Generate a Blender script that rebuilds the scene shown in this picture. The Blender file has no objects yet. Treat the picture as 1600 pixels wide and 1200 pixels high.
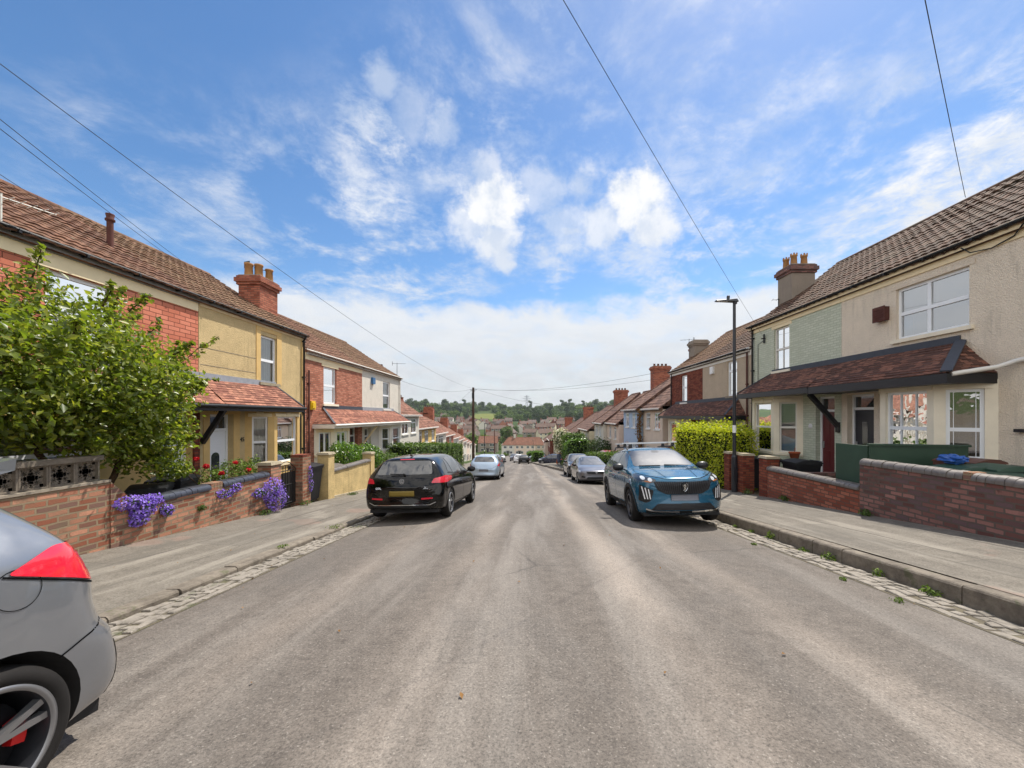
import bpy, bmesh, math, random
import numpy as np
from mathutils import Vector, Matrix
from mathutils.bvhtree import BVHTree
R = math.radians
rnd = random.Random(7)
nprng = np.random.default_rng(11)
SC = bpy.context.scene
COL = SC.collection
CAMH = 1.48
SUN = Vector((0.37, 0.46, 1.0)).normalized()      # towards the sun

def lin(h):
    h = h.lstrip('#'); v = [int(h[i:i+2], 16)/255 for i in (0, 2, 4)]
    return tuple(c/12.92 if c <= .04045 else ((c+.055)/1.055)**2.4 for c in v)

# ------------------------------------------------------------------ terrain heights
_BP = np.array([(-60, 6), (0, 0), (165, -16.5), (185, -18.2), (205, -18.9), (270, -19), (330, -17.2), (450, -11.5), (600, -1.0), (760, 15), (900, 21), (1200, 14), (2500, -25)], float)
def base(y):
    s = 0; w = (8 if y > 120 else .01)
    for k in (-1, 0, 1): s += np.interp(y + k*w, _BP[:, 0], _BP[:, 1])
    return float(s/3)
GL, GR = -3.9, 4.6          # gutters' outer edge = kerb faces
def road_z(x, y):
    c = .35
    t = (x-c)/4.25
    return base(y) - .115*min(1.0, t*t)*abs(t)**.3
def pave_l(x, y): return base(y) - .06 + .14*max(0, min(1, (-x-3.9)/2.3))
def pave_r(x, y): return base(y) + .10 + .15*max(0, min(1, (x-4.6)/2.35))

# ------------------------------------------------------------------ nodes
MATS = {}
class NT:
    def __init__(s, m):
        m.use_nodes = True; s.t = m.node_tree; s.n = s.t.nodes; s.n.clear()
    def N(s, typ, **kw):
        nd = s.n.new(typ)
        for k, v in kw.items():
            if k.startswith('i_'):
                k2 = k[2:]; k2 = int(k2) if k2.isdigit() else k2.replace('_', ' ')
                s.set(nd.inputs[k2], v)
            else: setattr(nd, k, v)
        return nd
    def set(s, sock, v):
        if isinstance(v, bpy.types.NodeSocket): s.t.links.new(v, sock)
        elif isinstance(v, bpy.types.Node): s.t.links.new(v.outputs[0], sock)
        else:
            if isinstance(v, (tuple, list)) and sock.type == 'RGBA' and len(v) == 3: v = (*v, 1)
            sock.default_value = v
    def noise(s, vec, scale, detail=4, rough=.55, dist=0, out='Fac'):
        nd = s.N('ShaderNodeTexNoise', i_Scale=scale, i_Detail=detail, i_Roughness=rough, i_Distortion=dist)
        if vec is not None: s.set(nd.inputs['Vector'], vec)
        return nd.outputs[out]
    def ramp(s, fac, stops, interp='LINEAR'):
        nd = s.N('ShaderNodeValToRGB'); s.set(nd.inputs[0], fac)
        cr = nd.color_ramp; cr.interpolation = interp
        while len(cr.elements) < len(stops): cr.elements.new(.5)
        for e, (p, c) in zip(cr.elements, stops):
            e.position = p; e.color = (*c, 1) if isinstance(c, (tuple, list)) else (c, c, c, 1)
        return nd.outputs[0]
    def mix(s, fac, a, b, mode='MIX'):
        nd = s.N('ShaderNodeMix', data_type='RGBA', blend_type=mode)
        s.set(nd.inputs[0], fac); s.set(nd.inputs[6], a); s.set(nd.inputs[7], b)
        return nd.outputs[2]
    def math(s, op, a, b=0, c=0, clamp=False):
        nd = s.N('ShaderNodeMath', operation=op, use_clamp=clamp)
        s.set(nd.inputs[0], a); s.set(nd.inputs[1], b); s.set(nd.inputs[2], c)
        return nd.outputs[0]
    def mr(s, v, a, b, c=0, d=1, smooth=True):
        nd = s.N('ShaderNodeMapRange', interpolation_type='SMOOTHSTEP' if smooth else 'LINEAR')
        for i, x in enumerate((v, a, b, c, d)): s.set(nd.inputs[i], x)
        return nd.outputs[0]
    def uv(s, sx=1, sy=1, sz=1, kind='UV'):
        tc = s.N('ShaderNodeTexCoord')
        mp = s.N('ShaderNodeMapping'); s.t.links.new(tc.outputs[kind], mp.inputs[0])
        mp.inputs['Scale'].default_value = (sx, sy, sz)
        return mp.outputs[0]
    def pos(s, sx=1, sy=1, sz=1):
        g = s.N('ShaderNodeNewGeometry')
        mp = s.N('ShaderNodeMapping'); s.t.links.new(g.outputs['Position'], mp.inputs[0])
        mp.inputs['Scale'].default_value = (sx, sy, sz)
        return mp.outputs[0]
    def bump(s, h, strength=.3, dist=.01, normal=None):
        nd = s.N('ShaderNodeBump', i_Strength=strength, i_Distance=dist); s.set(nd.inputs['Height'], h)
        if normal is not None: s.set(nd.inputs['Normal'], normal)
        return nd.outputs[0]
    def bsdf(s, color, rough=.8, normal=None, spec=.3, metal=0, coat=0, **kw):
        b = s.N('ShaderNodeBsdfPrincipled')
        s.set(b.inputs['Base Color'], color); s.set(b.inputs['Roughness'], rough)
        s.set(b.inputs['Metallic'], metal); s.set(b.inputs['Specular IOR Level'], spec)
        b.inputs['Coat Weight'].default_value = coat; b.inputs['Coat Roughness'].default_value = .03
        if normal is not None: s.set(b.inputs['Normal'], normal)
        for k, v in kw.items(): s.set(b.inputs[k.replace('_', ' ')], v)
        s.out(b); return b
    def out(s, sh):
        o = s.N('ShaderNodeOutputMaterial'); s.t.links.new(sh.outputs[0] if hasattr(sh, 'outputs') else sh, o.inputs[0])

def newmat(name):
    m = bpy.data.materials.new(name); MATS[name] = m
    return m, NT(m)
def col3(c): return lin(c) if isinstance(c, str) else c
def sc3(c, k): return tuple(min(1, x*k) for x in c)

def plain(name, c, rough=.6, spec=.4, metal=0, coat=0, var=.12, vscale=3, bump=0, bscale=60):
    m, n = newmat(name); c = col3(c)
    p = n.pos()
    f = n.noise(p, vscale, 5, .6)
    colr = n.ramp(f, [(.25, sc3(c, 1-var)), (.75, sc3(c, 1+var))])
    nor = n.bump(n.noise(p, bscale, 3), bump, .01) if bump else None
    n.bsdf(colr, rough, nor, spec, metal, coat)
    return m

def brick_mat(name, c1, c2, mortar, bw=.225, bh=.075, ms=.010, dirt=.5, var=.25, bump=.6, extra=None, msmooth=.1, wobble=.012):
    m, n = newmat(name); c1, c2, mortar = col3(c1), col3(c2), col3(mortar)
    uv = n.uv(); wob = n.noise(uv, 5, 3, out='Color')
    uvw = n.mix(wobble, uv, wob)
    b = n.N('ShaderNodeTexBrick', offset=.5, i_Scale=1.0, i_Mortar_Size=ms, i_Mortar_Smooth=msmooth, i_Bias=0.0, i_Brick_Width=bw, i_Row_Height=bh)
    n.set(b.inputs['Vector'], uvw)
    b.inputs['Color1'].default_value = (0, 0, 0, 1); b.inputs['Color2'].default_value = (1, 1, 1, 1); b.inputs['Mortar'].default_value = (.5, .5, .5, 1)
    stops = [(0, sc3(c1, 1-var)), (.35, c1), (.65, c2), (1, sc3(c2, 1+var*.5))]
    if extra: stops = [(0, col3(extra)), (.15, col3(extra)), (.2, sc3(c1, 1-var)), (.45, c1), (.7, c2), (1, sc3(c2, 1+var))]
    bc = n.ramp(b.outputs['Color'], stops)
    bc = n.mix(n.math('MULTIPLY', n.noise(uv, 38, 4, .7), .5), bc, sc3(c1, .45), 'MIX')
    big = n.noise(uv, 1.1, 5, .65)
    bc = n.mix(n.math('MULTIPLY', n.mr(big, .5, .72), dirt), bc, sc3(mortar, .55))
    bc = n.mix(n.mr(n.noise(uv, 2.6, 5, .7), .60, .72, 0, dirt*.6), bc, sc3(mortar, 1.15)); bc = n.mix(n.mr(n.noise(uv, 4.2, 4, .7), .60, .7, 0, dirt*.7), bc, sc3(c1, .35))
    out = n.mix(b.outputs['Fac'], bc, n.mix(n.noise(uv, 9, 3), mortar, sc3(mortar, .7)))
    h = n.math('SUBTRACT', n.math('MULTIPLY', n.noise(uv, 70, 3), .35), b.outputs['Fac'])
    n.bsdf(out, .88, n.bump(h, bump, .012), .2)
    return m

def render_mat(name, c, bump=.5, scale=55, var=.12, stain=.25, speck=.35):
    """pebble-dash / render"""
    m, n = newmat(name); c = col3(c)
    uv = n.uv()
    v = n.N('ShaderNodeTexVoronoi', i_Scale=scale); n.set(v.inputs['Vector'], uv)
    f = n.noise(uv, 2.2, 6, .65)
    cc = n.ramp(f, [(.3, sc3(c, 1-var)), (.7, sc3(c, 1+var))])
    cc = n.mix(n.math('MULTIPLY', n.mr(n.noise(uv, scale*1.2, 2, .6), .45, .7), speck), cc, sc3(c, .5))
    st = n.noise(n.uv(2.2, .25, 1), 3, 5, .6)
    cc = n.mix(n.math('MULTIPLY', n.mr(st, .52, .75), stain), cc, sc3(c, .55))
    n.bsdf(cc, .92, n.bump(v.outputs['Distance'], bump, .012), .15)
    return m

def tile_mat(name, c1, c2, tw, th, dirt='#5a4a3a', dk=.5, bump=.5, moss=None, gap=True):
    m, n = newmat(name); c1, c2 = col3(c1), col3(c2)
    uv = n.uv()
    b = n.N('ShaderNodeTexBrick', offset=.5, i_Scale=1.0, i_Mortar_Size=.006 if gap else .0, i_Mortar_Smooth=.3, i_Brick_Width=tw, i_Row_Height=th)
    n.set(b.inputs['Vector'], uv)
    b.inputs['Color1'].default_value = (0, 0, 0, 1); b.inputs['Color2'].default_value = (1, 1, 1, 1); b.inputs['Mortar'].default_value = (0, 0, 0, 1)
    cc = n.ramp(b.outputs['Color'], [(0, sc3(c1, .7)), (.4, c1), (.7, c2), (1, sc3(c2, 1.25))])
    cc = n.mix(n.math('MULTIPLY', n.mr(n.noise(uv, .9, 6, .7), .42, .7), dk), cc, col3(dirt))
    cc = n.mix(n.math('MULTIPLY', n.mr(n.noise(uv, 14, 4, .7), .5, .75), .5), cc, sc3(c1, .45))
    if moss: cc = n.mix(n.mr(n.noise(uv, 3.1, 5, .75), .6, .7, 0, .8), cc, col3(moss))
    nor = None
    if gap:
        cc = n.mix(b.outputs['Fac'], cc, sc3(c1, .25))
        h = n.math('SUBTRACT', n.math('MULTIPLY', n.noise(uv, 60, 2), .3), b.outputs['Fac'])
        nor = n.bump(h, bump, .015)
    else: nor = n.bump(n.noise(uv, 60, 3), .3, .006)
    n.bsdf(cc, .85, nor, .25)
    return m

def glass_mat(name, tint=(.75, .8, .8), base_refl=.08, rough=.0, wob=0.0, wscale=2.0):
    m, n = newmat(name)
    tr = n.N('ShaderNodeBsdfTransparent'); tr.inputs[0].default_value = (*tint, 1)
    gl = n.N('ShaderNodeBsdfGlossy'); gl.inputs['Roughness'].default_value = rough; gl.inputs['Color'].default_value = (1, 1, 1, 1)
    if wob:
        nz = n.bump(n.noise(n.pos(), wscale, 2, .4), wob, .02); n.set(gl.inputs['Normal'], nz)
    fr = n.N('ShaderNodeFresnel'); fr.inputs[0].default_value = 1.55
    f = n.math('MULTIPLY_ADD', fr.outputs[0], 1-base_refl, base_refl, True)
    mx = n.N('ShaderNodeMixShader'); n.set(mx.inputs[0], f)
    n.t.links.new(tr.outputs[0], mx.inputs[1]); n.t.links.new(gl.outputs[0], mx.inputs[2])
    n.out(mx); return m

def leaf_mat(name, c1, c2, c3, trans=.35, rough=.42, spec=.45):
    m, n = newmat(name); c1, c2, c3 = col3(c1), col3(c2), col3(c3)
    at = n.N('ShaderNodeAttribute', attribute_name='rnd')
    cc = n.ramp(at.outputs['Fac'], [(0, c1), (.5, c2), (1, c3)])
    b = n.N('ShaderNodeBsdfPrincipled'); n.set(b.inputs['Base Color'], cc)
    b.inputs['Roughness'].default_value = rough; b.inputs['Specular IOR Level'].default_value = spec
    t = n.N('ShaderNodeBsdfTranslucent'); n.set(t.inputs[0], n.mix(.5, cc, n.mix(1.0, cc, (1.5, 1.7, .5, 1), 'MULTIPLY')))
    mx = n.N('ShaderNodeMixShader'); mx.inputs[0].default_value = trans
    n.t.links.new(b.outputs[0], mx.inputs[1]); n.t.links.new(t.outputs[0], mx.inputs[2])
    n.out(mx); return m

def paint_mat(name, c, metal=.0, rough=.28, coat=1.0, flake=0.0, spec=.5):
    m, n = newmat(name); c = col3(c)
    p = n.uv(kind='Object')
    dirt = n.mr(n.noise(p, 2.5, 6, .7), .45, .8)
    cc = n.mix(n.math('MULTIPLY', dirt, .18), c, (.22, .2, .17))
    if flake: cc = n.mix(n.math('MULTIPLY', n.noise(p, 900, 1), flake), cc, sc3(c, 2.2))
    n.bsdf(cc, n.math('MULTIPLY_ADD', dirt, .12, rough), None, spec, metal, coat)
    return m

# ------------------------------------------------------------------ mesh builder
BASE = {}
class MB:
    def __init__(s): s.v = []; s.f = []; s.m = []; s.s = []
    def add(s, vs, fs, mi=0, smooth=False):
        o = len(s.v); s.v.extend([tuple(x) for x in vs])
        for f in fs:
            s.f.append([o+i for i in f]); s.m.append(mi); s.s.append(smooth)
    def quad(s, a, b, c, d, mi=0): s.add([a, b, c, d], [(0, 1, 2, 3)], mi)
    def tri(s, a, b, c, mi=0): s.add([a, b, c], [(0, 1, 2)], mi)
    def hexa(s, p, mi=0):
        s.add(p, [(0, 3, 2, 1), (4, 5, 6, 7), (0, 1, 5, 4), (1, 2, 6, 5), (2, 3, 7, 6), (3, 0, 4, 7)], mi)
    def box(s, x0, x1, y0, y1, z0, z1, mi=0):
        s.hexa([(x0, y0, z0), (x1, y0, z0), (x1, y1, z0), (x0, y1, z0), (x0, y0, z1), (x1, y0, z1), (x1, y1, z1), (x0, y1, z1)], mi)
    def fbox(s, P, u0, u1, n0, n1, z0, z1, mi=0):
        s.hexa([P(u0, n0, z0), P(u1, n0, z0), P(u1, n1, z0), P(u0, n1, z0), P(u0, n0, z1), P(u1, n0, z1), P(u1, n1, z1), P(u0, n1, z1)], mi)
    def obox(s, c, ax, ay, az, hx, hy, hz, mi=0):
        c = Vector(c); ax = Vector(ax)*hx; ay = Vector(ay)*hy; az = Vector(az)*hz
        s.hexa([c-ax-ay-az, c+ax-ay-az, c+ax+ay-az, c-ax+ay-az, c-ax-ay+az, c+ax-ay+az, c+ax+ay+az, c-ax+ay+az], mi)
    def beam(s, a, b, w, h, up=(0, 0, 1), mi=0):
        a, b = Vector(a), Vector(b); d = (b-a); L = d.length; d.normalize()
        x = d.cross(Vector(up)); 
        if x.length < 1e-4: x = d.cross(Vector((1, 0, 0)))
        x.normalize(); z = x.cross(d)
        s.obox((a+b)/2, d, x, z, L/2, w/2, h/2, mi)
    def tube(s, pts, r, seg=8, mi=0, caps=True, smooth=True):
        pts = [Vector(p) for p in pts]; n = len(pts); rings = []
        rr = r if isinstance(r, (list, tuple)) else [r]*n
        prev = None
        for i, p in enumerate(pts):
            d = (pts[min(i+1, n-1)] - pts[max(i-1, 0)]).normalized()
            x = prev - d*prev.dot(d) if prev is not None else (d.cross(Vector((0, 0, 1))) if abs(d.z) < .95 else d.cross(Vector((1, 0, 0))))
            x.normalize(); prev = x; y = d.cross(x)
            rings.append([p + (x*math.cos(2*math.pi*k/seg) + y*math.sin(2*math.pi*k/seg))*rr[i] for k in range(seg)])
        vs = [q for rg in rings for q in rg]
        fs = [(i*seg+k, i*seg+(k+1) % seg, (i+1)*seg+(k+1) % seg, (i+1)*seg+k) for i in range(n-1) for k in range(seg)]
        s.add(vs, fs, mi, smooth)
        if caps: s.add(rings[0], [tuple(reversed(range(seg)))], mi); s.add(rings[-1], [tuple(range(seg))], mi)
    def lathe(s, prof, c=(0, 0, 0), axis='Z', seg=24, mi=0, smooth=True):
        n = len(prof); vs = []
        for r, h in prof:
            for k in range(seg):
                a = 2*math.pi*k/seg; x, y = r*math.cos(a), r*math.sin(a)
                q = (x, y, h) if axis == 'Z' else ((h, x, y) if axis == 'X' else (x, h, y))
                vs.append((q[0]+c[0], q[1]+c[1], q[2]+c[2]))
        fs = [(i*seg+k, i*seg+(k+1) % seg, (i+1)*seg+(k+1) % seg, (i+1)*seg+k) for i in range(n-1) for k in range(seg)]
        s.add(vs, fs, mi, smooth)
    def poly(s, pts, mi=0): s.add(pts, [tuple(range(len(pts)))], mi)
    def prism(s, pts, d, mi=0):
        n = len(pts); d = Vector(d); a = [Vector(p) for p in pts]; b = [p+d for p in a]
        s.add(a+b, [tuple(reversed(range(n))), tuple(range(n, 2*n))] + [(i, (i+1) % n, n+(i+1) % n, n+i) for i in range(n)], mi)
    def build(s, name, mats, parent=None, world=True, recalc=True, uv=True, flat_smooth=None):
        me = bpy.data.meshes.new(name)
        off = Vector(BASE.get(parent.name, (0, 0, 0))) if (parent is not None and world) else Vector((0, 0, 0))
        V = np.array(s.v, float).reshape(-1, 3)
        if world and parent is None and len(V): off = Vector(((V[:, 0].min()+V[:, 0].max())/2, (V[:, 1].min()+V[:, 1].max())/2, V[:, 2].min()))
        me.from_pydata((V-np.array(off)).tolist(), [], s.f)
        if not isinstance(mats, (list, tuple)): mats = [mats]
        for mt in mats: me.materials.append(mt if not isinstance(mt, str) else MATS[mt])
        me.polygons.foreach_set('material_index', s.m); me.polygons.foreach_set('use_smooth', s.s)
        if recalc:
            bm = bmesh.new(); bm.from_mesh(me); bmesh.ops.recalc_face_normals(bm, faces=bm.faces); bm.to_mesh(me); bm.free()
        if uv: tangent_uv(me, off)
        me.update()
        o = bpy.data.objects.new(name, me); COL.objects.link(o)
        if parent is not None:
            o.parent = parent; BASE[o.name] = tuple(off)
        elif world: o.location = off; BASE[o.name] = tuple(off)
        return o

def tangent_uv(me, off=(0, 0, 0)):
    if not len(me.polygons): return
    uvl = me.uv_layers.new(name='UVMap')
    nl = len(me.loops); lv = np.empty(nl, int); me.loops.foreach_get('vertex_index', lv)
    co = np.empty(len(me.vertices)*3); me.vertices.foreach_get('co', co); co = co.reshape(-1, 3) + np.array(off)
    npoly = len(me.polygons); nr = np.empty(npoly*3); me.polygons.foreach_get('normal', nr); nr = nr.reshape(-1, 3)
    lt = np.empty(npoly, int); me.polygons.foreach_get('loop_total', lt)
    nr = np.repeat(nr, lt, 0)
    flat = np.abs(nr[:, 2]) > .985
    u = np.stack([-nr[:, 1], nr[:, 0], np.zeros(nl)], 1); ln = np.linalg.norm(u, axis=1); ln[ln < 1e-6] = 1
    u /= ln[:, None]; u[flat] = (1, 0, 0)
    sgn = np.where(np.abs(u[:, 0]) > np.abs(u[:, 1]), np.sign(u[:, 0]), np.sign(u[:, 1])); u *= sgn[:, None]
    v = np.cross(nr, u); v[flat] = (0, 1, 0); sg = np.where(v[:, 2] < 0, -1, 1); sg[flat] = 1; v *= sg[:, None]
    p = co[lv]
    uvl.data.foreach_set('uv', np.stack([(p*u).sum(1), (p*v).sum(1)], 1).ravel())

def tag(o, label=None, cat=None, group=None, kind=None):
    for k, v in (('label', label), ('category', cat), ('group', group), ('kind', kind)):
        if v: o[k] = v
    return o
def thing(name, label, cat, loc=(0, 0, 0), rot=(0, 0, 0), group=None):
    o = bpy.data.objects.new(name, None); COL.objects.link(o); o.location = loc; o.rotation_euler = rot
    o.empty_display_size = .2; BASE[o.name] = tuple(loc)
    return tag(o, label, cat, group)
def copy_tree(o, parent=None):
    c = o.copy(); COL.objects.link(c)
    if parent is not None: c.parent = parent
    for ch in list(o.children): copy_tree(ch, c)
    return c
def empty_part(name, parent, loc=(0, 0, 0)):
    o = bpy.data.objects.new(name, None); COL.objects.link(o); o.parent = parent; o.location = loc; o.empty_display_size = .1
    return o
def add_obj(name, me, mats, parent=None):
    me.materials.clear()
    for mt in (mats if isinstance(mats, (list, tuple)) else [mats]): me.materials.append(MATS[mt] if isinstance(mt, str) else mt)
    o = bpy.data.objects.new(name, me); COL.objects.link(o); o.parent = parent
    return o
def text_mesh(txt, size, depth=.004):
    cu = bpy.data.curves.new('lettering', 'FONT'); cu.body = txt; cu.size = size; cu.extrude = depth; cu.align_x = 'CENTER'; cu.align_y = 'CENTER'; cu.resolution_u = 3
    o = bpy.data.objects.new('lettering', cu); COL.objects.link(o)
    me = bpy.data.meshes.new_from_object(o.evaluated_get(bpy.context.evaluated_depsgraph_get()))
    bpy.data.objects.remove(o); bpy.data.curves.remove(cu)
    return me
def letters(name, txt, size, mat, parent, loc, right, up, depth=.004, condense=1.0):
    """lettering whose reading direction is `right`; loc in the parent's local space"""
    me = text_mesh(txt, size, depth); r, u = Vector(right).normalized(), Vector(up).normalized(); w = r.cross(u)
    M = Matrix.Translation(loc) @ Matrix(((r.x*condense, u.x, w.x, 0), (r.y*condense, u.y, w.y, 0), (r.z*condense, u.z, w.z, 0), (0, 0, 0, 1)))
    me.transform(M)
    return add_obj(name, me, mat, parent)

# ------------------------------------------------------------------ leaves
def leaf_object(name, pts, nrm, size, mat, parent=None, loc=(0, 0, 0), aspect=.55, jit=.8, var=.35, rvals=None, fold=.25):
    """one mesh of many folded leaf faces; pts in world space"""
    n = len(pts); pts = np.asarray(pts, float) - np.array(loc); nrm = np.asarray(nrm, float)
    d = nrm + nprng.normal(0, jit, (n, 3)); d /= np.linalg.norm(d, axis=1)[:, None] + 1e-9        # face normal
    t = np.cross(d, nprng.normal(0, 1, (n, 3))); t /= np.linalg.norm(t, axis=1)[:, None] + 1e-9
    b = np.cross(d, t)
    s = (size*(1 + nprng.uniform(-var, var, n)))[:, None]
    v = np.empty((n, 4, 3))
    v[:, 0] = pts - t*s*.5; v[:, 1] = pts + b*s*.5*aspect + d*s*fold*.5; v[:, 2] = pts + t*s*.5 - d*s*.1; v[:, 3] = pts - b*s*.5*aspect + d*s*fold*.5
    me = bpy.data.meshes.new(name)
    me.vertices.add(4*n); me.vertices.foreach_set('co', v.ravel())
    tri = (np.arange(n)[:, None]*4 + np.array([0, 1, 2, 0, 2, 3])[None]).ravel()
    me.loops.add(6*n); me.loops.foreach_set('vertex_index', tri)
    me.polygons.add(2*n); me.polygons.foreach_set('loop_start', np.arange(0, 6*n, 3)); me.polygons.foreach_set('loop_total', np.full(2*n, 3))
    r = nprng.uniform(0, 1, n) if rvals is None else np.clip(rvals, 0, 1)
    at = me.attributes.new('rnd', 'FLOAT', 'POINT'); at.data.foreach_set('value', np.repeat(r, 4).astype(np.float32))
    me.update(calc_edges=True); me.validate()
    me.materials.append(MATS[mat] if isinstance(mat, str) else mat)
    o = bpy.data.objects.new(name, me); COL.objects.link(o)
    if parent is not None: o.parent = parent
    else: o.location = loc
    return o
def blob_points(blobs, n, shell=.55):
    """random points in a set of ellipsoids (cx,cy,cz,rx,ry,rz), denser towards the surface; returns pts, outward normals"""
    B = np.array(blobs, float); w = B[:, 3]*B[:, 4] + B[:, 4]*B[:, 5] + B[:, 3]*B[:, 5]; w /= w.sum()
    k = nprng.choice(len(B), n, p=w)
    d = nprng.normal(0, 1, (n, 3)); d /= np.linalg.norm(d, axis=1)[:, None]
    r = shell + (1-shell)*nprng.uniform(0, 1, n)**.6
    r *= 1 + .12*nprng.normal(0, 1, n)
    p = B[k, :3] + d*B[k, 3:6]*r[:, None]
    return p, d
# ================================================================== materials
def SX(y): return -.075*max(0.0, min(y, 160)-20)
def asphalt():
    m, n = newmat('asphalt')
    p = n.pos(); ps = n.pos(1.0, .06, 1)
    fine = n.noise(p, 130, 3, .7); mid = n.noise(p, 7, 6, .65); big = n.noise(p, .55, 5, .6)
    streak = n.noise(ps, 1.6, 5, .6, .6); streak2 = n.noise(n.pos(1, .03, 1), 4.5, 4, .6, .3)
    c = n.ramp(mid, [(.3, (.092, .078, .066)), (.7, (.140, .120, .102))])
    c = n.mix(n.mr(streak, .46, .70, 0, .38), c, (.28, .25, .215))
    c = n.mix(n.mr(streak2, .55, .75, 0, .28), c, (.10, .09, .08))
    c = n.mix(n.mr(big, .5, .68, 0, .55), c, (.115, .103, .092))
    # wheel-polished lanes: paler bands along the road
    sx = n.N('ShaderNodeSeparateXYZ'); n.set(sx.inputs[0], n.mix(.25, p, n.noise(n.pos(1, .15, 1), .9, 3, out='Color'), 'ADD'))
    for x0, w, k in ((1.15, .42, .66), (-.75, .42, .36), (2.35, .38, .38), (-2.1, .35, .35)):
        d = n.math('ABSOLUTE', n.math('SUBTRACT', sx.outputs[0], x0+.12))
        f = n.math('MULTIPLY', n.mr(d, 0, w, k, 0), n.mr(n.noise(n.pos(1, .4, 1), 1.1, 3), .3, .6))
        c = n.mix(f, c, (.29, .245, .203))
    for x0, w, k in ((3.3, .6, .5), (.2, .4, .35), (-1.55, .55, .3), (1.72, .2, .3), (-2.9, .5, .35)):
        d = n.math('ABSOLUTE', n.math('SUBTRACT', sx.outputs[0], x0+.12))
        f = n.math('MULTIPLY', n.mr(d, 0, w, k, 0), n.mr(n.noise(n.pos(1, .3, 1), 1.4, 4, .65), .32, .6))
        c = n.mix(f, c, (.085, .075, .066))
    # tar seams and a repaired trench
    s2 = n.N('ShaderNodeSeparateXYZ'); n.set(s2.inputs[0], n.mix(.05, p, n.noise(p, 6, 3, out='Color'), 'ADD'))
    for (cx, cy, hx, hy) in ((-.46, 3.1, .15, .34), (1.9, 7.2, .32, .9), (-1.2, 13.5, .5, 1.2)):
        dx = n.math('SUBTRACT', n.math('ABSOLUTE', n.math('SUBTRACT', s2.outputs[0], cx)), hx); dy = n.math('SUBTRACT', n.math('ABSOLUTE', n.math('SUBTRACT', s2.outputs[1], cy)), hy)
        dd = n.math('MAXIMUM', dx, dy)
        c = n.mix(n.mr(n.math('ABSOLUTE', dd), .004, .018, .26, 0), c, (.05, .045, .04)); c = n.mix(n.mr(dd, 0, -.01, 0, .14), c, (.10, .09, .08))
    c = n.mix(n.mr(fine, .30, .42, .75, 0), c, (.055, .05, .044))
    c = n.mix(n.mr(n.noise(p, 60, 2, .6), .60, .70, 0, .38), c, (.34, .31, .27))
    c = n.mix(n.mr(n.noise(p, 42, 3, .7), .30, .38, .55, 0), c, (.06, .055, .05))
    v = n.N('ShaderNodeTexVoronoi', feature='DISTANCE_TO_EDGE', i_Scale=.32); n.set(v.inputs['Vector'], n.mix(.12, p, n.noise(p, 3, 4, out='Color'), 'ADD'))
    c = n.mix(n.math('MULTIPLY', n.mr(v.outputs[0], 0, .006, .55, 0), n.mr(n.noise(p, .35, 2), .5, .6)), c, (.05, .045, .04))
    g1 = n.noise(p, 62, 4, .8); g2 = n.noise(p, 17, 5, .75)
    c = n.mix(1.0, c, n.ramp(g1, [(.30, .35), (.47, .95), (.7, 1.45)]), 'MULTIPLY'); c = n.mix(1.0, c, n.ramp(g2, [(.28, .86), (.5, 1.0), (.72, 1.10)]), 'MULTIPLY')
    h = n.math('ADD', n.math('MULTIPLY', fine, .6), n.math('MULTIPLY', n.noise(p, 38, 3), .5))
    n.bsdf(c, n.mr(streak, .4, .7, .86, .7), n.bump(h, .55, .008), .35)
def pavement_m():
    m, n = newmat('footway'); p = n.pos()
    mid = n.noise(p, 5, 6, .65); st = n.noise(n.pos(1, .09, 1), 2.3, 5, .6, .8)
    c = n.ramp(mid, [(.3, (.125, .110, .090)), (.7, (.180, .160, .132))])
    c = n.mix(1.0, c, n.ramp(n.noise(p, 46, 4, .75), [(.30, .5), (.5, .98), (.7, 1.3)]), 'MULTIPLY')
    c = n.mix(n.mr(st, .5, .66, 0, .42), c, (.33, .30, .25))
    c = n.mix(n.mr(n.noise(n.pos(1, .12, 1), 3.4, 4, .6), .56, .66, 0, .55), c, (.105, .095, .08))
    fine = n.noise(p, 110, 3, .7)
    c = n.mix(n.mr(fine, .3, .42, .6, 0), c, (.07, .062, .055))
    c = n.mix(n.mr(n.noise(p, .8, 3), .62, .68, 0, .25), c, (.30, .17, .13))
    s2 = n.N('ShaderNodeSeparateXYZ'); n.set(s2.inputs[0], n.mix(.06, p, n.noise(p, 4, 4, out='Color'), 'ADD'))
    for x0, hw in ((-5.35, .012), (-4.62, .009), (5.72, .010), (6.55, .014)):
        c = n.mix(n.math('MULTIPLY', n.mr(n.math('ABSOLUTE', n.math('SUBTRACT', s2.outputs[0], x0)), hw, hw*3, .7, 0), n.mr(n.noise(n.pos(1, .5, 1), .8, 3), .38, .5)), c, (.06, .052, .045))
    for (cx, cy, hx, hy, k) in ((-5.0, 7.6, .35, 1.3, .35), (-5.7, 4.2, .3, .9, .3), (-4.9, 11.6, .4, .8, .3), (5.3, 6.4, .35, .9, .28), (6.2, 9.4, .3, 1.5, .3), (5.6, 4.4, .25, .4, .3)):
        dx = n.math('SUBTRACT', n.math('ABSOLUTE', n.math('SUBTRACT', s2.outputs[0], cx)), hx); dy = n.math('SUBTRACT', n.math('ABSOLUTE', n.math('SUBTRACT', s2.outputs[1], cy)), hy); dd = n.math('MAXIMUM', dx, dy)
        c = n.mix(n.mr(n.math('ABSOLUTE', dd), .004, .016, .5, 0), c, (.06, .052, .045)); c = n.mix(n.mr(dd, 0, -.012, 0, k), c, (.11, .10, .085))
    n.bsdf(c, .85, n.bump(fine, .5, .006), .3)
asphalt(); pavement_m()
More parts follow.
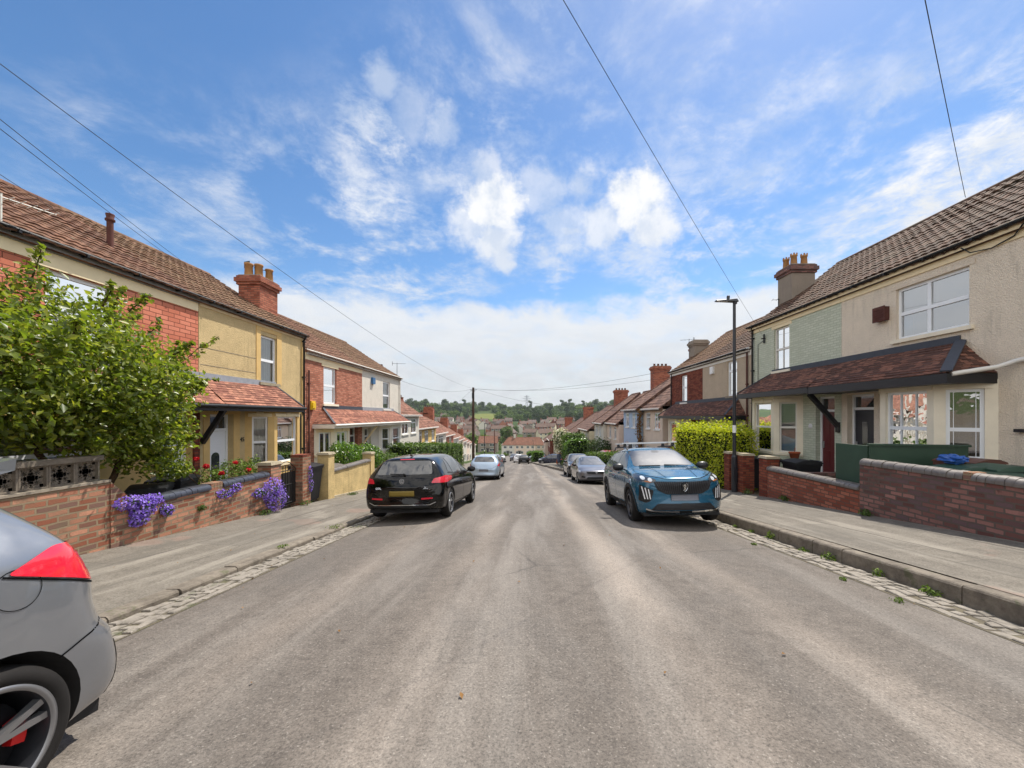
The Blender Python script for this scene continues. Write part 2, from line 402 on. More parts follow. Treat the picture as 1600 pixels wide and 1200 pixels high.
def stone(name, a, b, bump=.6):
    m, n = newmat(name); p = n.pos(); a, b = col3(a), col3(b)
    c = n.ramp(n.noise(p, 9, 6, .7), [(.3, a), (.7, b)])
    c = n.mix(n.mr(n.noise(p, 1.2, 5, .7), .5, .7, 0, .5), c, sc3(a, .5))
    c = n.mix(n.mr(n.noise(p, 3.3, 4, .7), .6, .68, 0, .5), c, (.07, .085, .03))
    n.bsdf(c, .85, n.bump(n.noise(p, 60, 5, .7), bump, .01), .3)
stone('kerb_granite', (.12, .10, .08), (.25, .215, .17), .9); stone('sett_granite', (.17, .15, .125), (.33, .295, .25), .9)
stone('joint_dirt', (.09, .075, .05), (.14, .12, .08)); stone('garden_earth', (.09, .07, .045), (.15, .12, .08))
stone('cap_stone', (.26, .22, .15), (.40, .34, .24)); stone('screen_concrete', (.13, .108, .085), (.22, .185, .145))
def hill_m():
    m, n = newmat('hill_grass'); p = n.pos()
    c = n.ramp(n.noise(p, .012, 5, .6), [(.35, (.03, .052, .016)), (.6, (.055, .082, .022)), (.8, (.10, .12, .035))])
    c = n.mix(n.mr(n.noise(p, .25, 4, .7), .4, .7, 0, .6), c, (.05, .075, .02))
    vd = n.N('ShaderNodeVectorMath', operation='DISTANCE'); n.set(vd.inputs[0], n.pos(1, .55, 0)); vd.inputs[1].default_value = (-62, 352, 0)
    c = n.mix(n.mr(vd.outputs['Value'], 34, 26, 0, .7), c, (.16, .17, .045))
    n.bsdf(c, .95, None, .1)
hill_m()
brick_mat('brick_smooth', '#cf7c62', '#da8a70', '#7f4a3c', .29, .098, .008, .12, .15, .5)          # house A, painted bright
brick_mat('brick_house', '#b06a54', '#c4826a', '#94705e', .225, .075, .011, .25, .3)
brick_mat('brick_dark', '#7c3a2c', '#94503a', '#5a4238', .225, .075, .010, .3, .3)
brick_mat('brick_wall', '#9c624c', '#b5836a', '#94826a', .225, .080, .013, .95, .34, 1.0, '#7c6258', wobble=0.03)
brick_mat('brick_wall_old', '#7d5650', '#936a62', '#685b54', .225, .080, .013, .9, .32, 1.0, '#6e5a5c', wobble=0.035)
brick_mat('brick_low', '#9a5644', '#ae6c56', '#6e5448', .225, .078, .011, .5, .25, .9, wobble=0.02)
brick_mat('brick_green', '#cdd2bd', '#d3d7c4', '#bdc3ad', .225, .075, .010, .1, .08, .8)
brick_mat('brick_chimney', '#a05a46', '#b47058', '#7a5a4c', .225, .075, .010, .5, .3, wobble=0.02)
render_mat('pebble_tan', '#c9b285', .7, 60, .14, 0.5, .5)
render_mat('pebble_cream', '#e2d4c0', 1.0, 42, .07, 0.5, .45)
render_mat('pebble_grey', '#baa994', .8, 55, .08, .3, .4)
render_mat('render_white', '#cfc9bd', .35, 40, .06, .35, .15)
render_mat('render_tan_wall', '#c6ae7c', .5, 30, .25, .9, .3)
render_mat('render_cream', '#d9ccb0', .25, 40, .07, .3, .1)
render_mat('render_yellow', '#d9b878', .25, 40, .07, .3, .1)
render_mat('render_blue', '#a9bfd6', .25, 40, .05, .3, .1)
render_mat('render_pink', '#d9c6b4', .25, 40, .06, .35, .1)
render_mat('render_grey', '#8f8478', .5, 40, .08, .5, .3)
plain('paint_cream', '#e8d6b0', .65, .3, var=.08, bump=.15, bscale=25); plain('paint_ochre', '#cfae72', .65, .3, var=.12, bump=.15, bscale=25)
plain('paint_white', '#dedad2', .5, .4, var=.05); plain('paint_stone', '#e6dcc6', .6, .3, var=.07, bump=.15, bscale=25)
plain('upvc', '#e8ebee', .25, .5, var=.02); plain('upvc_blue', '#b9cfe0', .3, .5, var=.03)
plain('black_paint', '#1b1c20', .35, .5, var=.2); plain('black_plastic', '#16171a', .55, .4, var=.25); plain('black_iron', '#22201f', .5, .4, var=.2)
plain('fascia_grey', '#8b8a86', .6, .4, var=.15); plain('lead', '#8f9299', .55, .5, var=.2, vscale=9)
plain('lead_dark', '#3f434c', .6, .4, var=.15, vscale=9)
plain('door_red', '#5e1f24', .4, .5, var=.1); plain('door_dark', '#25272f', .35, .5, var=.1)
plain('green_paint', '#2f4636', .55, .4, var=.15); plain('green_bin', '#2f4a3c', .5, .4, var=.15); plain('brown_bin', '#5b3a31', .5, .4, var=.15)
plain('blue_plastic', '#28569f', .4, .5, var=.15); plain('terracotta', '#9e5236', .8, .2, var=.2)
plain('yellow_plastic', '#e0b81e', .4, .5); plain('blue_box', '#2f6290', .4, .5); plain('curtain_cloth', '#c7c3ba', .9, .1, var=.1)
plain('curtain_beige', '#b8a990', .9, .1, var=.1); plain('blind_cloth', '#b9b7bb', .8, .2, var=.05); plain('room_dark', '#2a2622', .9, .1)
plain('copings_blue', '#3a3c44', .28, .6, var=.25, vscale=14); plain('copings_grey', '#67605a', .4, .5, var=.25, vscale=14)
plain('timber_pole', '#4a3a30', .85, .2, var=.25); plain('lamp_metal', '#23252b', .4, .5, var=.1); plain('cable', '#26282c', .6, .3)
plain('clay_pot', '#a07850', .85, .2, var=.2, vscale=8); plain('clay_red', '#5a3a34', .85, .2, var=.2, vscale=8); plain('white_sticker', '#e6e6e6', .5, .3)
plain('cement', '#8f8577', .9, .2, var=.25, vscale=6, bump=.3); plain('aluminium', '#b9bcc0', .3, .5, metal=.8)
plain('bark', '#4a3b2c', .95, .1, var=.3, vscale=14, bump=.6, bscale=30)
tile_mat('tile_rust', '#5e4032', '#745240', .22, .24, '#75604a', .55, gap=False, moss=(.20, .17, .10))
tile_mat('tile_brown', '#573d2b', '#6d503d', .22, .24, '#857256', .6, gap=False)
tile_mat('tile_dark', '#453228', '#5c4234', .22, .24, '#6f6554', .55, gap=False)
tile_mat('plain_tile_red', '#88584a', '#9f6e5a', .17, .10, '#8a6a55', .3)
tile_mat('plain_tile_dark', '#62453c', '#855c4c', .17, .10, '#3f3434', .5, .8)
tile_mat('plain_tile_far', '#704a3c', '#855c4b', .30, .25, '#6f5a45', .55)
tile_mat('plain_tile_far_dark', '#624840', '#765a4c', .30, .25, '#5a4c40', .5)
tile_mat('roof_estate', '#5c4a42', '#6f5a50', .30, .25, '#5a4c40', .5)
tile_mat('slate_far', '#5a4f4c', '#6f625c', .5, .4, '#7a6a5c', .5)
glass_mat('pane_glass', (.80, .84, .84), .16, .0, .05, 1.5); glass_mat('pane_sky', (.6, .66, .7), .42, .0, .08, 1.2); glass_mat('pane_wavy', (.6, .62, .62), .26, .0, .4, 3.2)
def dark_glass(name, c=(.01, .011, .013), rough=.03):
    m, n = newmat(name); n.bsdf(c, rough, None, .6, 0, 1.0)
dark_glass('far_glass', (.03, .035, .04), .08)
leaf_mat('leaf_tree', (.065, .10, .012), (.165, .215, .022), (.37, .365, .045), .5, .36, .6); leaf_mat('leaf_hedge_gold', (.24, .30, .015), (.45, .48, .025), (.62, .60, .04), .5)
leaf_mat('leaf_hedge', (.04, .08, .014), (.075, .13, .02), (.15, .22, .03)); leaf_mat('leaf_laurel', (.035, .085, .012), (.09, .18, .02), (.20, .32, .04), rough=.3)
leaf_mat('leaf_dark', (.028, .052, .018), (.05, .082, .026), (.085, .12, .038), .2, .6, .2); leaf_mat('leaf_mid', (.045, .08, .02), (.08, .13, .03), (.13, .19, .045), .2, .6, .2)
leaf_mat('leaf_light', (.06, .10, .016), (.11, .17, .025), (.17, .24, .04), .25, .6, .2); leaf_mat('petal_purple', (.14, .06, .45), (.26, .15, .70), (.45, .33, .85), .3, .6, .2)
leaf_mat('petal_red', (.35, .005, .01), (.55, .01, .02), (.7, .05, .06), .25, .6, .2); leaf_mat('petal_pale', (.45, .42, .3), (.6, .58, .45), (.7, .68, .6), .3, .6, .2)
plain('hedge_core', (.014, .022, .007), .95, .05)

# ================================================================== camera, sun, sky
cam = bpy.data.cameras.new('street_camera'); co = bpy.data.objects.new('street_camera', cam); COL.objects.link(co)
cam.sensor_fit = 'HORIZONTAL'; cam.sensor_width = 36; cam.lens = 36*600/1600; cam.clip_start = .05; cam.clip_end = 6000
cam.shift_x = -22/1600; cam.shift_y = 50/1600
co.location = (0, 0, CAMH); co.rotation_euler = (R(90), 0, 0); SC.camera = co
sl = bpy.data.lights.new('sun', 'SUN'); sl.energy = 4.6; sl.angle = R(.53); sl.color = (1, .94, .85)
so = bpy.data.objects.new('sun', sl); COL.objects.link(so); so.rotation_euler = SUN.to_track_quat('Z', 'Y').to_euler(); so.location = (20, 30, 60)
SC.view_settings.view_transform = 'Standard'; SC.view_settings.look = 'None'; SC.view_settings.exposure = .46; SC.view_settings.gamma = 1
SC.cycles.max_bounces = 8; SC.cycles.transparent_max_bounces = 12; SC.cycles.caustics_reflective = False; SC.cycles.caustics_refractive = False
SC.cycles.sample_clamp_indirect = 6; SC.cycles.use_denoising = True
W = bpy.data.worlds.new('World'); SC.world = W; W.use_nodes = True
def sky():
    n = NT(W)
    st = n.N('ShaderNodeTexSky', sky_type='NISHITA', sun_disc=False, sun_elevation=math.asin(SUN.z), sun_rotation=math.atan2(SUN.x, SUN.y), air_density=1.0, dust_density=.35, ozone_density=2.2, altitude=60)
    tc = n.N('ShaderNodeTexCoord'); d = tc.outputs['Generated']
    sp = n.N('ShaderNodeSeparateXYZ'); n.set(sp.inputs[0], d)
    x, y, z = sp.outputs
    def dist(px, py):
        a, t = (px-822)/600, (650-py)/600; c = Vector((a, 1, t)).normalized()
        nd = n.N('ShaderNodeVectorMath', operation='DISTANCE'); n.set(nd.inputs[0], d); nd.inputs[1].default_value = c
        return nd.outputs['Value']
    mp = n.N('ShaderNodeMapping'); n.set(mp.inputs[0], d); mp.inputs['Scale'].default_value = (1, 1, 2.6)
    dz = mp.outputs[0]
    zz = n.math('ADD', n.math('MAXIMUM', z, 0), .14)
    pl = n.N('ShaderNodeVectorMath', operation='DIVIDE'); n.set(pl.inputs[0], d)
    cb = n.N('ShaderNodeCombineXYZ'); [n.set(cb.inputs[i], zz) for i in range(3)]; n.set(pl.inputs[1], cb.outputs[0])
    plane = pl.outputs[0]
    nf = n.noise(d, 13, 8, .62, .3); nc = n.noise(dz, 5.5, 7, .6, .4); nw = n.noise(plane, 2.6, 9, .66, .25); nfine = n.noise(plane, 6.0, 8, .7, .2); bil = n.noise(d, 9, 9, .62, .15)
    cent = lambda s: n.math('SUBTRACT', s, .5)
    fib = n.noise(plane, 9.0, 9, .72, .35)
    # cloud bank along the horizon, ragged top
    zb = n.math('ADD', z, n.math('ADD', n.math('MULTIPLY', cent(nc), .13), n.math('MULTIPLY', cent(nf), .07)))
    bank = n.math('MULTIPLY', n.mr(zb, .292, .240), n.mr(n.noise(n.math('MULTIPLY', 1, 1) if False else dz, 11, 6, .6, .3), .25, .6, .80, .97))
    dens = bank
    def puff(px, py, r, k=1.0, amp=2.0, lo=.05, hi=.70):
        nonlocal dens
        v = n.math('ADD', n.math('SUBTRACT', 1, n.math('DIVIDE', dist(px, py), r)), n.math('ADD', n.math('MULTIPLY', cent(bil), amp), n.math('MULTIPLY', cent(fib), amp*.35)))
        dens = n.math('MAXIMUM', dens, n.mr(v, lo, hi, 0, k))
    for a in ((768, 325, .10, .96), (775, 375, .08, .85), (735, 350, .075, .7), (990, 318, .095, .96), (1015, 352, .075, .9), (945, 350, .085, .75), (860, 300, .10, .5), (880, 345, .10, .55), (690, 195, .06, .5), (600, 130, .05, .55), (755, 268, .06, .6), (640, 175, .08, .35), (905, 290, .06, .6), (785, 400, .06, .8)): puff(*a)
    def wisp(px, py, r, k, lo=.50, hi=.68, nz=nw):
        nonlocal dens
        f = n.math('MULTIPLY', n.math('MULTIPLY', n.mr(dist(px, py), r, r*.2, 0, k), n.mr(nz, lo, hi)), n.mr(fib, .32, .62, .35, 1))
        dens = n.math('MAXIMUM', dens, f)
    for a in ((640, 205, .22, .6, .45, .66), (700, 250, .18, .6, .44, .66), (590, 225, .15, .7, .43, .64, nfine), (880, 130, .40, .30, .47, .74), (1000, 80, .38, .5, .45, .70), (1190, 70, .36, .62, .42, .66), (1290, 390, .30, .85, .43, .64), (1440, 320, .32, 1.0, .40, .60), (1560, 280, .28, 1.0, .38, .58),
              (300, 345, .30, .5, .45, .68), (540, 400, .36, .95, .42, .64), (650, 425, .28, .8, .42, .62), (1140, 450, .36, .95, .42, .62), (930, 430, .45, .75, .46, .66), (1180, 350, .26, .6, .44, .66), (830, 200, .35, .4, .46, .70, nfine), (740, 215, .3, .7, .45, .68), (1330, 100, .3, .35, .46, .7)): wisp(*a)
    dens = n.math('MAXIMUM', dens, n.math('MULTIPLY', n.mr(nw, .52, .8), n.math('MULTIPLY', n.mr(z, .8, .2, .0, .25), n.mr(x, -.5, .3, .3, 1))))
    # haze near horizon
    shade = n.mr(n.noise(dz, 9, 7, .62, .6), .3, .7)
    low = n.mr(z, .02, .27)
    cc = n.mix(low, (.62, .645, .68, 1), (.80, .83, .87, 1))
    cc = n.mix(n.math('MULTIPLY', shade, .35), cc, (.93, .94, .95, 1))
    top = n.mr(z, .34, .46)
    cc = n.mix(top, cc, n.mix(n.mr(n.math('ADD', bil, n.math('MULTIPLY', cent(nf), .8)), .36, .62), (.70, .77, .88, 1), (1.0, 1.0, 1.0, 1)))
    # unseen bright clouds added behind and beside the camera, lifting the shaded fronts
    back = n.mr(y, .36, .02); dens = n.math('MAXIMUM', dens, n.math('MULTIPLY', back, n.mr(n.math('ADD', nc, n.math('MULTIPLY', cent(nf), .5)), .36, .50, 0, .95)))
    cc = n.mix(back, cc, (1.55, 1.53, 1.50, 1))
    skyc = n.N('ShaderNodeHueSaturation', i_Hue=.5, i_Saturation=SKY_SAT, i_Value=1); n.set(skyc.inputs['Color'], st.outputs[0])
    b1 = n.N('ShaderNodeBackground', i_Strength=SKY_S); n.set(b1.inputs[0], skyc.outputs[0])
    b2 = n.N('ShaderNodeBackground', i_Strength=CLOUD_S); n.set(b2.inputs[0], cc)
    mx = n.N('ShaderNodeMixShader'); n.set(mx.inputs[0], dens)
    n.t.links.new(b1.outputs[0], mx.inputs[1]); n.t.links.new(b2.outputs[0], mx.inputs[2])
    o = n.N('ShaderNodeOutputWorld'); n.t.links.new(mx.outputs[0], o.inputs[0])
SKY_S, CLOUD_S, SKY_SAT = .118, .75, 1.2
sky()

# ================================================================== ground
def ysteps(y0, y1):
    ys = [y0]; 
    while ys[-1] < y1: ys.append(ys[-1] + (.5 if ys[-1] < 25 else (1.5 if ys[-1] < 60 else 4)))
    ys[-1] = y1; return ys
def strip(name, xs, y0, y1, zf, mat, kind='structure', dz=0, smooth=True):
    ys = ysteps(y0, y1); vs = []; fs = []; nx = len(xs)
    for y in ys:
        for x in xs: vs.append((x+SX(y), y, zf(x, y)+dz))
    for j in range(len(ys)-1):
        for i in range(nx-1): fs.append((j*nx+i, j*nx+i+1, (j+1)*nx+i+1, (j+1)*nx+i))
    mb = MB(); mb.add(vs, fs, 0, smooth); o = mb.build(name, mat); tag(o, kind=kind); return o
strip('road', np.linspace(GL, GR, 26), -9, 186, road_z, 'asphalt')
def kerb(name, xf, side, y0, y1, ztop, zbot):
    mb = MB(); y = y0; r2 = random.Random(3 if side < 0 else 4)
    while y < y1:
        L = r2.uniform(.55, 1.05) if y < 40 else 4
        a, b = y+.006, min(y+L, y1)-.006; j = r2.uniform(-.018, .018); jz = r2.uniform(-.018, .014) if y < 40 else 0
        x0, x1 = xf+j, xf+side*.17
        rr = .03
        for (ya, yb) in ((a, b),):
            sa, sb = SX(ya), SX(yb)
            prof = [(x0, 0), (x0, 1), (x0+side*rr*.4, 2), (x0+side*rr, 3), (x1, 3), (x1, 0)]
            def Z(k, yy): return [zbot(xf, yy)-.25, ztop(yy)-rr+jz, ztop(yy)-rr*.35+jz, ztop(yy)+jz][k]
            A = [(px+sa, ya, Z(k, ya)) for px, k in prof]; Bp = [(px+sb, yb, Z(k, yb)) for px, k in prof]
            n = len(prof); mb.add(A+Bp, [tuple(range(n)), tuple(reversed(range(n, 2*n)))]+[(i, (i+1) % n, n+(i+1) % n, n+i) for i in range(n)], 0)
        y += L
    tag(mb.build(name, 'kerb_granite'), kind='structure')
kerb('kerb', GR, 1, -8, 175, lambda y: pave_r(4.6, y)+.012, road_z)
kerb('kerb', GL, -1, -8, 175, lambda y: pave_l(-3.9, y)+.018, road_z)
strip('pavement', np.linspace(4.775, 6.97, 7), -9, 176, pave_r, 'footway')
strip('pavement', np.linspace(-6.22, -4.075, 7), -9, 176, pave_l, 'footway')
# granite setts in the gutters
def setts(xa, xb, y0, y1, rows, seed):
    mb = MB(); r2 = random.Random(seed); w = (xb-xa)/rows
    for k in range(rows):
        y = y0 + r2.uniform(0, .2)
        while y < y1:
            L = r2.uniform(.10, .21); g = .010
            if r2.random() > .07:
                x0, x1 = xa+k*w+g+r2.uniform(-.01, .01), xa+(k+1)*w-g+r2.uniform(-.01, .01)
                ya, yb = y+g, y+L-g; cx, cy = (x0+x1)/2, (ya+yb)/2
                t = r2.uniform(.010, .026); sl_ = r2.uniform(-.006, .006)
                low = [(x0, ya), (x1, ya), (x1, yb), (x0, yb)]; low = [(a+r2.uniform(-.012, .012), b+r2.uniform(-.012, .012)) for a, b in low]
                top = [(cx+(a-cx)*.86, cy+(b-cy)*.88) for a, b in low]
                P0 = [(a, b, road_z(a, b)-.03) for a, b in low]; P1 = [(a, b, road_z(a, b)+t*.6) for a, b in low]
                P2 = [(a, b, road_z(a, b)+t+sl_*(1 if i < 2 else -1)) for i, (a, b) in enumerate(top)]
                vs = P0+P1+P2; fs = [(8, 9, 10, 11)]
                for o in (0, 4): fs += [(o+i, o+(i+1) % 4, o+4+(i+1) % 4, o+4+i) for i in range(4)]
                mb.add(vs, fs)
            y += L
    return mb
strip('gutter_bed', [GL+.001, GL+.25, GL+.47], -6, 24, road_z, 'joint_dirt', dz=.004)
strip('gutter_bed', [4.06, 4.3, 4.599], -6, 24, road_z, 'joint_dirt', dz=.004)
tag(setts(GL+.02, GL+.46, .5, 24, 4, 5).build('gutter_setts', 'sett_granite'), kind='structure')
tag(setts(4.08, 4.58, .5, 24, 4, 6).build('gutter_setts', 'sett_granite'), kind='structure')
# terrain, gardens, valley, far hill
def terr():
    xs = [-1500, -700, -400, -250, -160, -110, -80, -60, -45, -30, -20, -14, -9, -6.9, -6.5, -6.25, -5.5, 0, 5.2, 6.9, 7.0, 7.4, 7.8, 10, 14, 20, 30, 45, 60, 80, 110, 160, 250, 400, 700, 1500]
    ys = [-60, -20, -9] + list(np.arange(-4, 60, 2)) + list(np.arange(60, 200, 6)) + list(np.arange(200, 620, 20)) + list(np.arange(620, 1000, 30)) + [1100, 1300, 1700, 2500]
    vs, fs = [], []; nx = len(xs)
    for y in ys:
        for x in xs:
            z = base(y); far = max(0, min(1, (y-230)/250))
            z += far*(6*math.sin(x*.012+1.3)*math.sin(y*.006) + .018*max(0, x) + (-.01*max(0, -x-60)))
            if y < 190: z += -.55 if -6.3 < x < 7.0 else (.06 if x < 0 else .22)
            vs.append((x+(SX(y) if abs(x) < 60 else 0), y, z))
    for j in range(len(ys)-1):
        for i in range(nx-1): fs.append((j*nx+i, j*nx+i+1, (j+1)*nx+i+1, (j+1)*nx+i))
    mb = MB(); near = []; mb.add(vs, fs, 0, True)
    for k, f in enumerate(mb.f): mb.m[k] = 1 if vs[f[0]][1] < 60 and abs(vs[f[0]][0]) < 29 else 0
    o = mb.build('terrain', ['hill_grass', 'garden_earth']); tag(o, kind='structure')
terr()
def terrain_z(x, y):
    far = max(0, min(1, (y-230)/250))
    return base(y) + far*(6*math.sin(x*.012+1.3)*math.sin(y*.006) + .018*max(0, x) + (-.01*max(0, -x-60)))
strip('road', np.linspace(-60, 40, 6), 186.0, 193, lambda x, y: base(y)+.02, 'asphalt')

def haze():
    mb = MB(); mb.box(-1560, 1560, -70, 2600, -60, 75); o = mb.build('haze', plain('haze_air', '#ffffff'), None); m = MATS['haze_air']; n = NT(m)
    v = n.N('ShaderNodeVolumePrincipled'); v.inputs['Color'].default_value = (.80, .87, .95, 1); v.inputs['Density'].default_value = HAZE; v.inputs['Anisotropy'].default_value = .2
    ou = n.N('ShaderNodeOutputMaterial'); n.t.links.new(v.outputs[0], ou.inputs['Volume']); tag(o, kind='stuff')
HAZE = .00011
haze()
# ================================================================== house builders
def frame(ox, oy, ux, uy, nx, ny):
    """local facade frame: P(u, n, z); u along the wall, n out of it"""
    return lambda u, n, z: (ox+ux*u+nx*n, oy+uy*u+ny*n, z)
def side_frame(side, xf): return frame(xf, 0, 0, 1, -side, 0)          # side -1 = houses at x<0, facing +X

def facade(mb, P, u0, u1, z0, z1, holes, depth=.12, mi=0, rmi=None):
    us = sorted({u0, u1, *[h[0] for h in holes], *[h[1] for h in holes]}); zs = sorted({z0, z1, *[h[2] for h in holes], *[h[3] for h in holes]})
    for a, b in zip(us, us[1:]):
        for c, d in zip(zs, zs[1:]):
            m1, m2 = (a+b)/2, (c+d)/2
            if any(h[0] < m1 < h[1] and h[2] < m2 < h[3] for h in holes): continue
            mb.quad(P(a, 0, c), P(b, 0, c), P(b, 0, d), P(a, 0, d), mi)
    for a, b, c, d in [h[:4] for h in holes]:
        k = mi if rmi is None else rmi
        for q in (((a, c), (a, d)), ((b, c), (b, d)), ((a, c), (b, c)), ((a, d), (b, d))):
            (p1, q1), (p2, q2) = q
            mb.quad(P(p1, 0, q1), P(p2, 0, q2), P(p2, -depth, q2), P(p1, -depth, q1), k)

def window(parent, P, u0, u1, z0, z1, n=-.09, mull=(), trans=(.5,), mat='upvc', glass='pane_glass', cover=None, fw=.055, sill=None, bead=0, tilt=None, back=True, bars=()):
    mb = MB(); d0, d1 = n-.035, n+.03
    def bar(a, b, c, d, e=0): mb.fbox(P, a, b, d0-e, d1+e, c, d)
    bar(u0, u1, z1-fw, z1); bar(u0, u1, z0, z0+fw); bar(u0, u0+fw, z0+fw, z1-fw); bar(u1-fw, u1, z0+fw, z1-fw)
    for m in mull: c = u0+(u1-u0)*m; bar(c-fw*.6, c+fw*.6, z0+fw, z1-fw, -.004)
    for t in trans: c = z0+(z1-z0)*t; bar(u0+fw, u1-fw, c-fw*.65, c+fw*.65, .006)
    for (a, b, c, d) in bars: mb.fbox(P, u0+(u1-u0)*a, u0+(u1-u0)*b, d0+.01, d1-.01, z0+(z1-z0)*c, z0+(z1-z0)*d)
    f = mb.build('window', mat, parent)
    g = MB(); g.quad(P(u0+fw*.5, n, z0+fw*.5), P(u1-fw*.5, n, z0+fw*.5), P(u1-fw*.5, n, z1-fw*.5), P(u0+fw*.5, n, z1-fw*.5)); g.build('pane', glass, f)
    if cover:
        c = MB(); kind, mt = cover[:2]; a, b, zt, zb = u0+.02, u1-.02, z1-.03, z0+.03
        if len(cover) > 2: zb = zt-(zt-zb)*cover[2]
        if kind == 'curtain':
            k = max(6, int((b-a)/.025)); vs = []
            for i in range(k+1):
                uu = a+(b-a)*i/k; off = n-.09+.02*math.sin(i*1.35)+.01*math.sin(i*.53)
                vs += [P(uu, off, zb), P(uu, off, zt)]
            c.add(vs, [(2*i, 2*i+2, 2*i+3, 2*i+1) for i in range(k)], 0, True)
        else:
            k = int((zt-zb)/.035)
            for i in range(k):
                z = zb+(zt-zb)*(i+.5)/k; c.quad(P(a, n-.09, z-.013), P(b, n-.09, z-.013), P(b, n-.065, z+.015), P(a, n-.065, z+.015))
        c.build(kind, mt, f)
    if sill:
        s = MB(); s.fbox(P, u0-.09, u1+.09, -.05, .07, z0-.085, z0-.001); s.build('sill', sill, parent)
    if back:
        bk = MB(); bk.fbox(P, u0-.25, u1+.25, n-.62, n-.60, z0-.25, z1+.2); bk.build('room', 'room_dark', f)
    return f

def door(parent, P, u0, u1, z0, z1, n, mat, style='plain', frame_mat='upvc', fan=.42):
    mb = MB(); fw = .06; zt = z1-fan
    mb.fbox(P, u0, u0+fw, n-.04, n+.05, z0, z1); mb.fbox(P, u1-fw, u1, n-.04, n+.05, z0, z1); mb.fbox(P, u0+fw, u1-fw, n-.04, n+.05, z1-fw, z1); mb.fbox(P, u0+fw, u1-fw, n-.04, n+.045, zt-.03, zt+.04)
    f = mb.build('door_frame', frame_mat, parent)
    g = MB(); g.quad(P(u0+.03, n, zt), P(u1-.03, n, zt), P(u1-.03, n, z1-.03), P(u0+.03, n, z1-.03)); g.build('pane', 'far_glass', f)
    a, b, c, d = u0+fw+.005, u1-fw-.005, z0+.03, zt-.035
    m2 = MB(); m2.fbox(P, a, b, n-.03, n+.02, c, d)
    w = b-a; h = d-c
    gl = MB(); panes = []
    if style == 'four':
        for i in (0, 1):
            for (z_0, z_1) in ((.10, .30), (.36, .62), (.70, .86)):
                aa, bb = a+w*(.13+.42*i), a+w*(.45+.42*i)
                m2.fbox(P, aa, bb, n+.02, n+.032, c+h*z_0, c+h*z_1)
                if z_0 > .3: panes.append(MB()); panes[-1].fbox(P, aa+w*.07, bb-w*.07, n+.0325, n+.036, c+h*(z_0+.025), c+h*(z_1-.025))
    elif style == 'arch':
        pts = [(.3, .1), (.7, .1)]+[(.5+.2*math.cos(t), .66+.06*math.sin(t)) for t in np.linspace(0, math.pi, 9)]
        gl.prism([P(a+w*x, n+.0215, c+h*z) for x, z in pts], Vector(P(0, .006, 0))-Vector(P(0, 0, 0)))
        m2.fbox(P, a+w*.22, a+w*.78, n+.02, n+.03, c+h*.76, c+h*.90)
    elif style == 'slit':
        gl.fbox(P, a+w*.45, a+w*.68, n+.021, n+.026, c+h*.30, c+h*.84)
    else:
        for i in (0, 1):
            for (z_0, z_1) in ((.08, .42), (.52, .92)): m2.fbox(P, a+w*(.12+.42*i), a+w*(.46+.42*i), n+.02, n+.03, c+h*z_0, c+h*z_1)
    dd = m2.build('door', mat, parent)
    for q in panes+([gl] if gl.v else []): q.build('pane', 'far_glass', dd)
    hd = MB(); hd.fbox(P, a+w*.86, a+w*.95, n+.03, n+.06, c+h*.46, c+h*.56); hd.build('handle', 'aluminium', dd)
    return dd

def stepped(mb, A, B, C, D, row, step, wave=0.0, tile=.3, per=4, mi=0):
    """tiled slope: A,B eave ends, C,D the ridge ends above B,A"""
    A, B, C, D = map(Vector, (A, B, C, D)); N = (B-A).cross(D-A); N.normalize()
    if N.z < 0: N = -N
    ud = (B-A).normalized(); vd = ud.cross(N); 
    if vd.z < 0: vd = -vd
    S = (D-A).dot(vd); k = max(1, round(S/row)); org = A
    for r in range(k):
        ln = []
        for t, off in ((r/k, step), ((r+1.18)/k if r < k-1 else 1.0, 0.0)):
            tt = min(1, t); L = A.lerp(D, tt); Rr = B.lerp(C, tt)
            w = (Rr-L).length; m = max(1, int(math.ceil(w/tile*per))) if wave else 1
            pts = []
            for i in range(m+1):
                p = L.lerp(Rr, i/m); u = (p-org).dot(ud)
                ph = (u/tile) % 1.0
                z = wave*(abs(math.sin(math.pi*ph))**.8) if wave else 0
                pts.append(p+N*(off+z+(.010*math.sin(u*1.3+r*.45)+.007*math.sin(u*3.1+r*1.1)+(.007*(((int(u//tile)*73+r*37) % 19)/19-.5) if wave else 0))))
            ln.append(pts)
        n0, n1 = len(ln[0]), len(ln[1])
        if n0 != n1:      # resample the top line to match
            L, Rr = ln[1][0], ln[1][-1]; ln[1] = [L.lerp(Rr, i/(n0-1)) if n0 > 1 else L for i in range(n0)]
        drop = [p-N*(step+.006) for p in ln[0]]
        n = n0; vs = drop+ln[0]+ln[1]
        fs = [(i, i+1, n+i+1, n+i) for i in range(n-1)]+[(n+i, n+i+1, 2*n+i+1, 2*n+i) for i in range(n-1)]
        mb.add(vs, fs, mi, False)

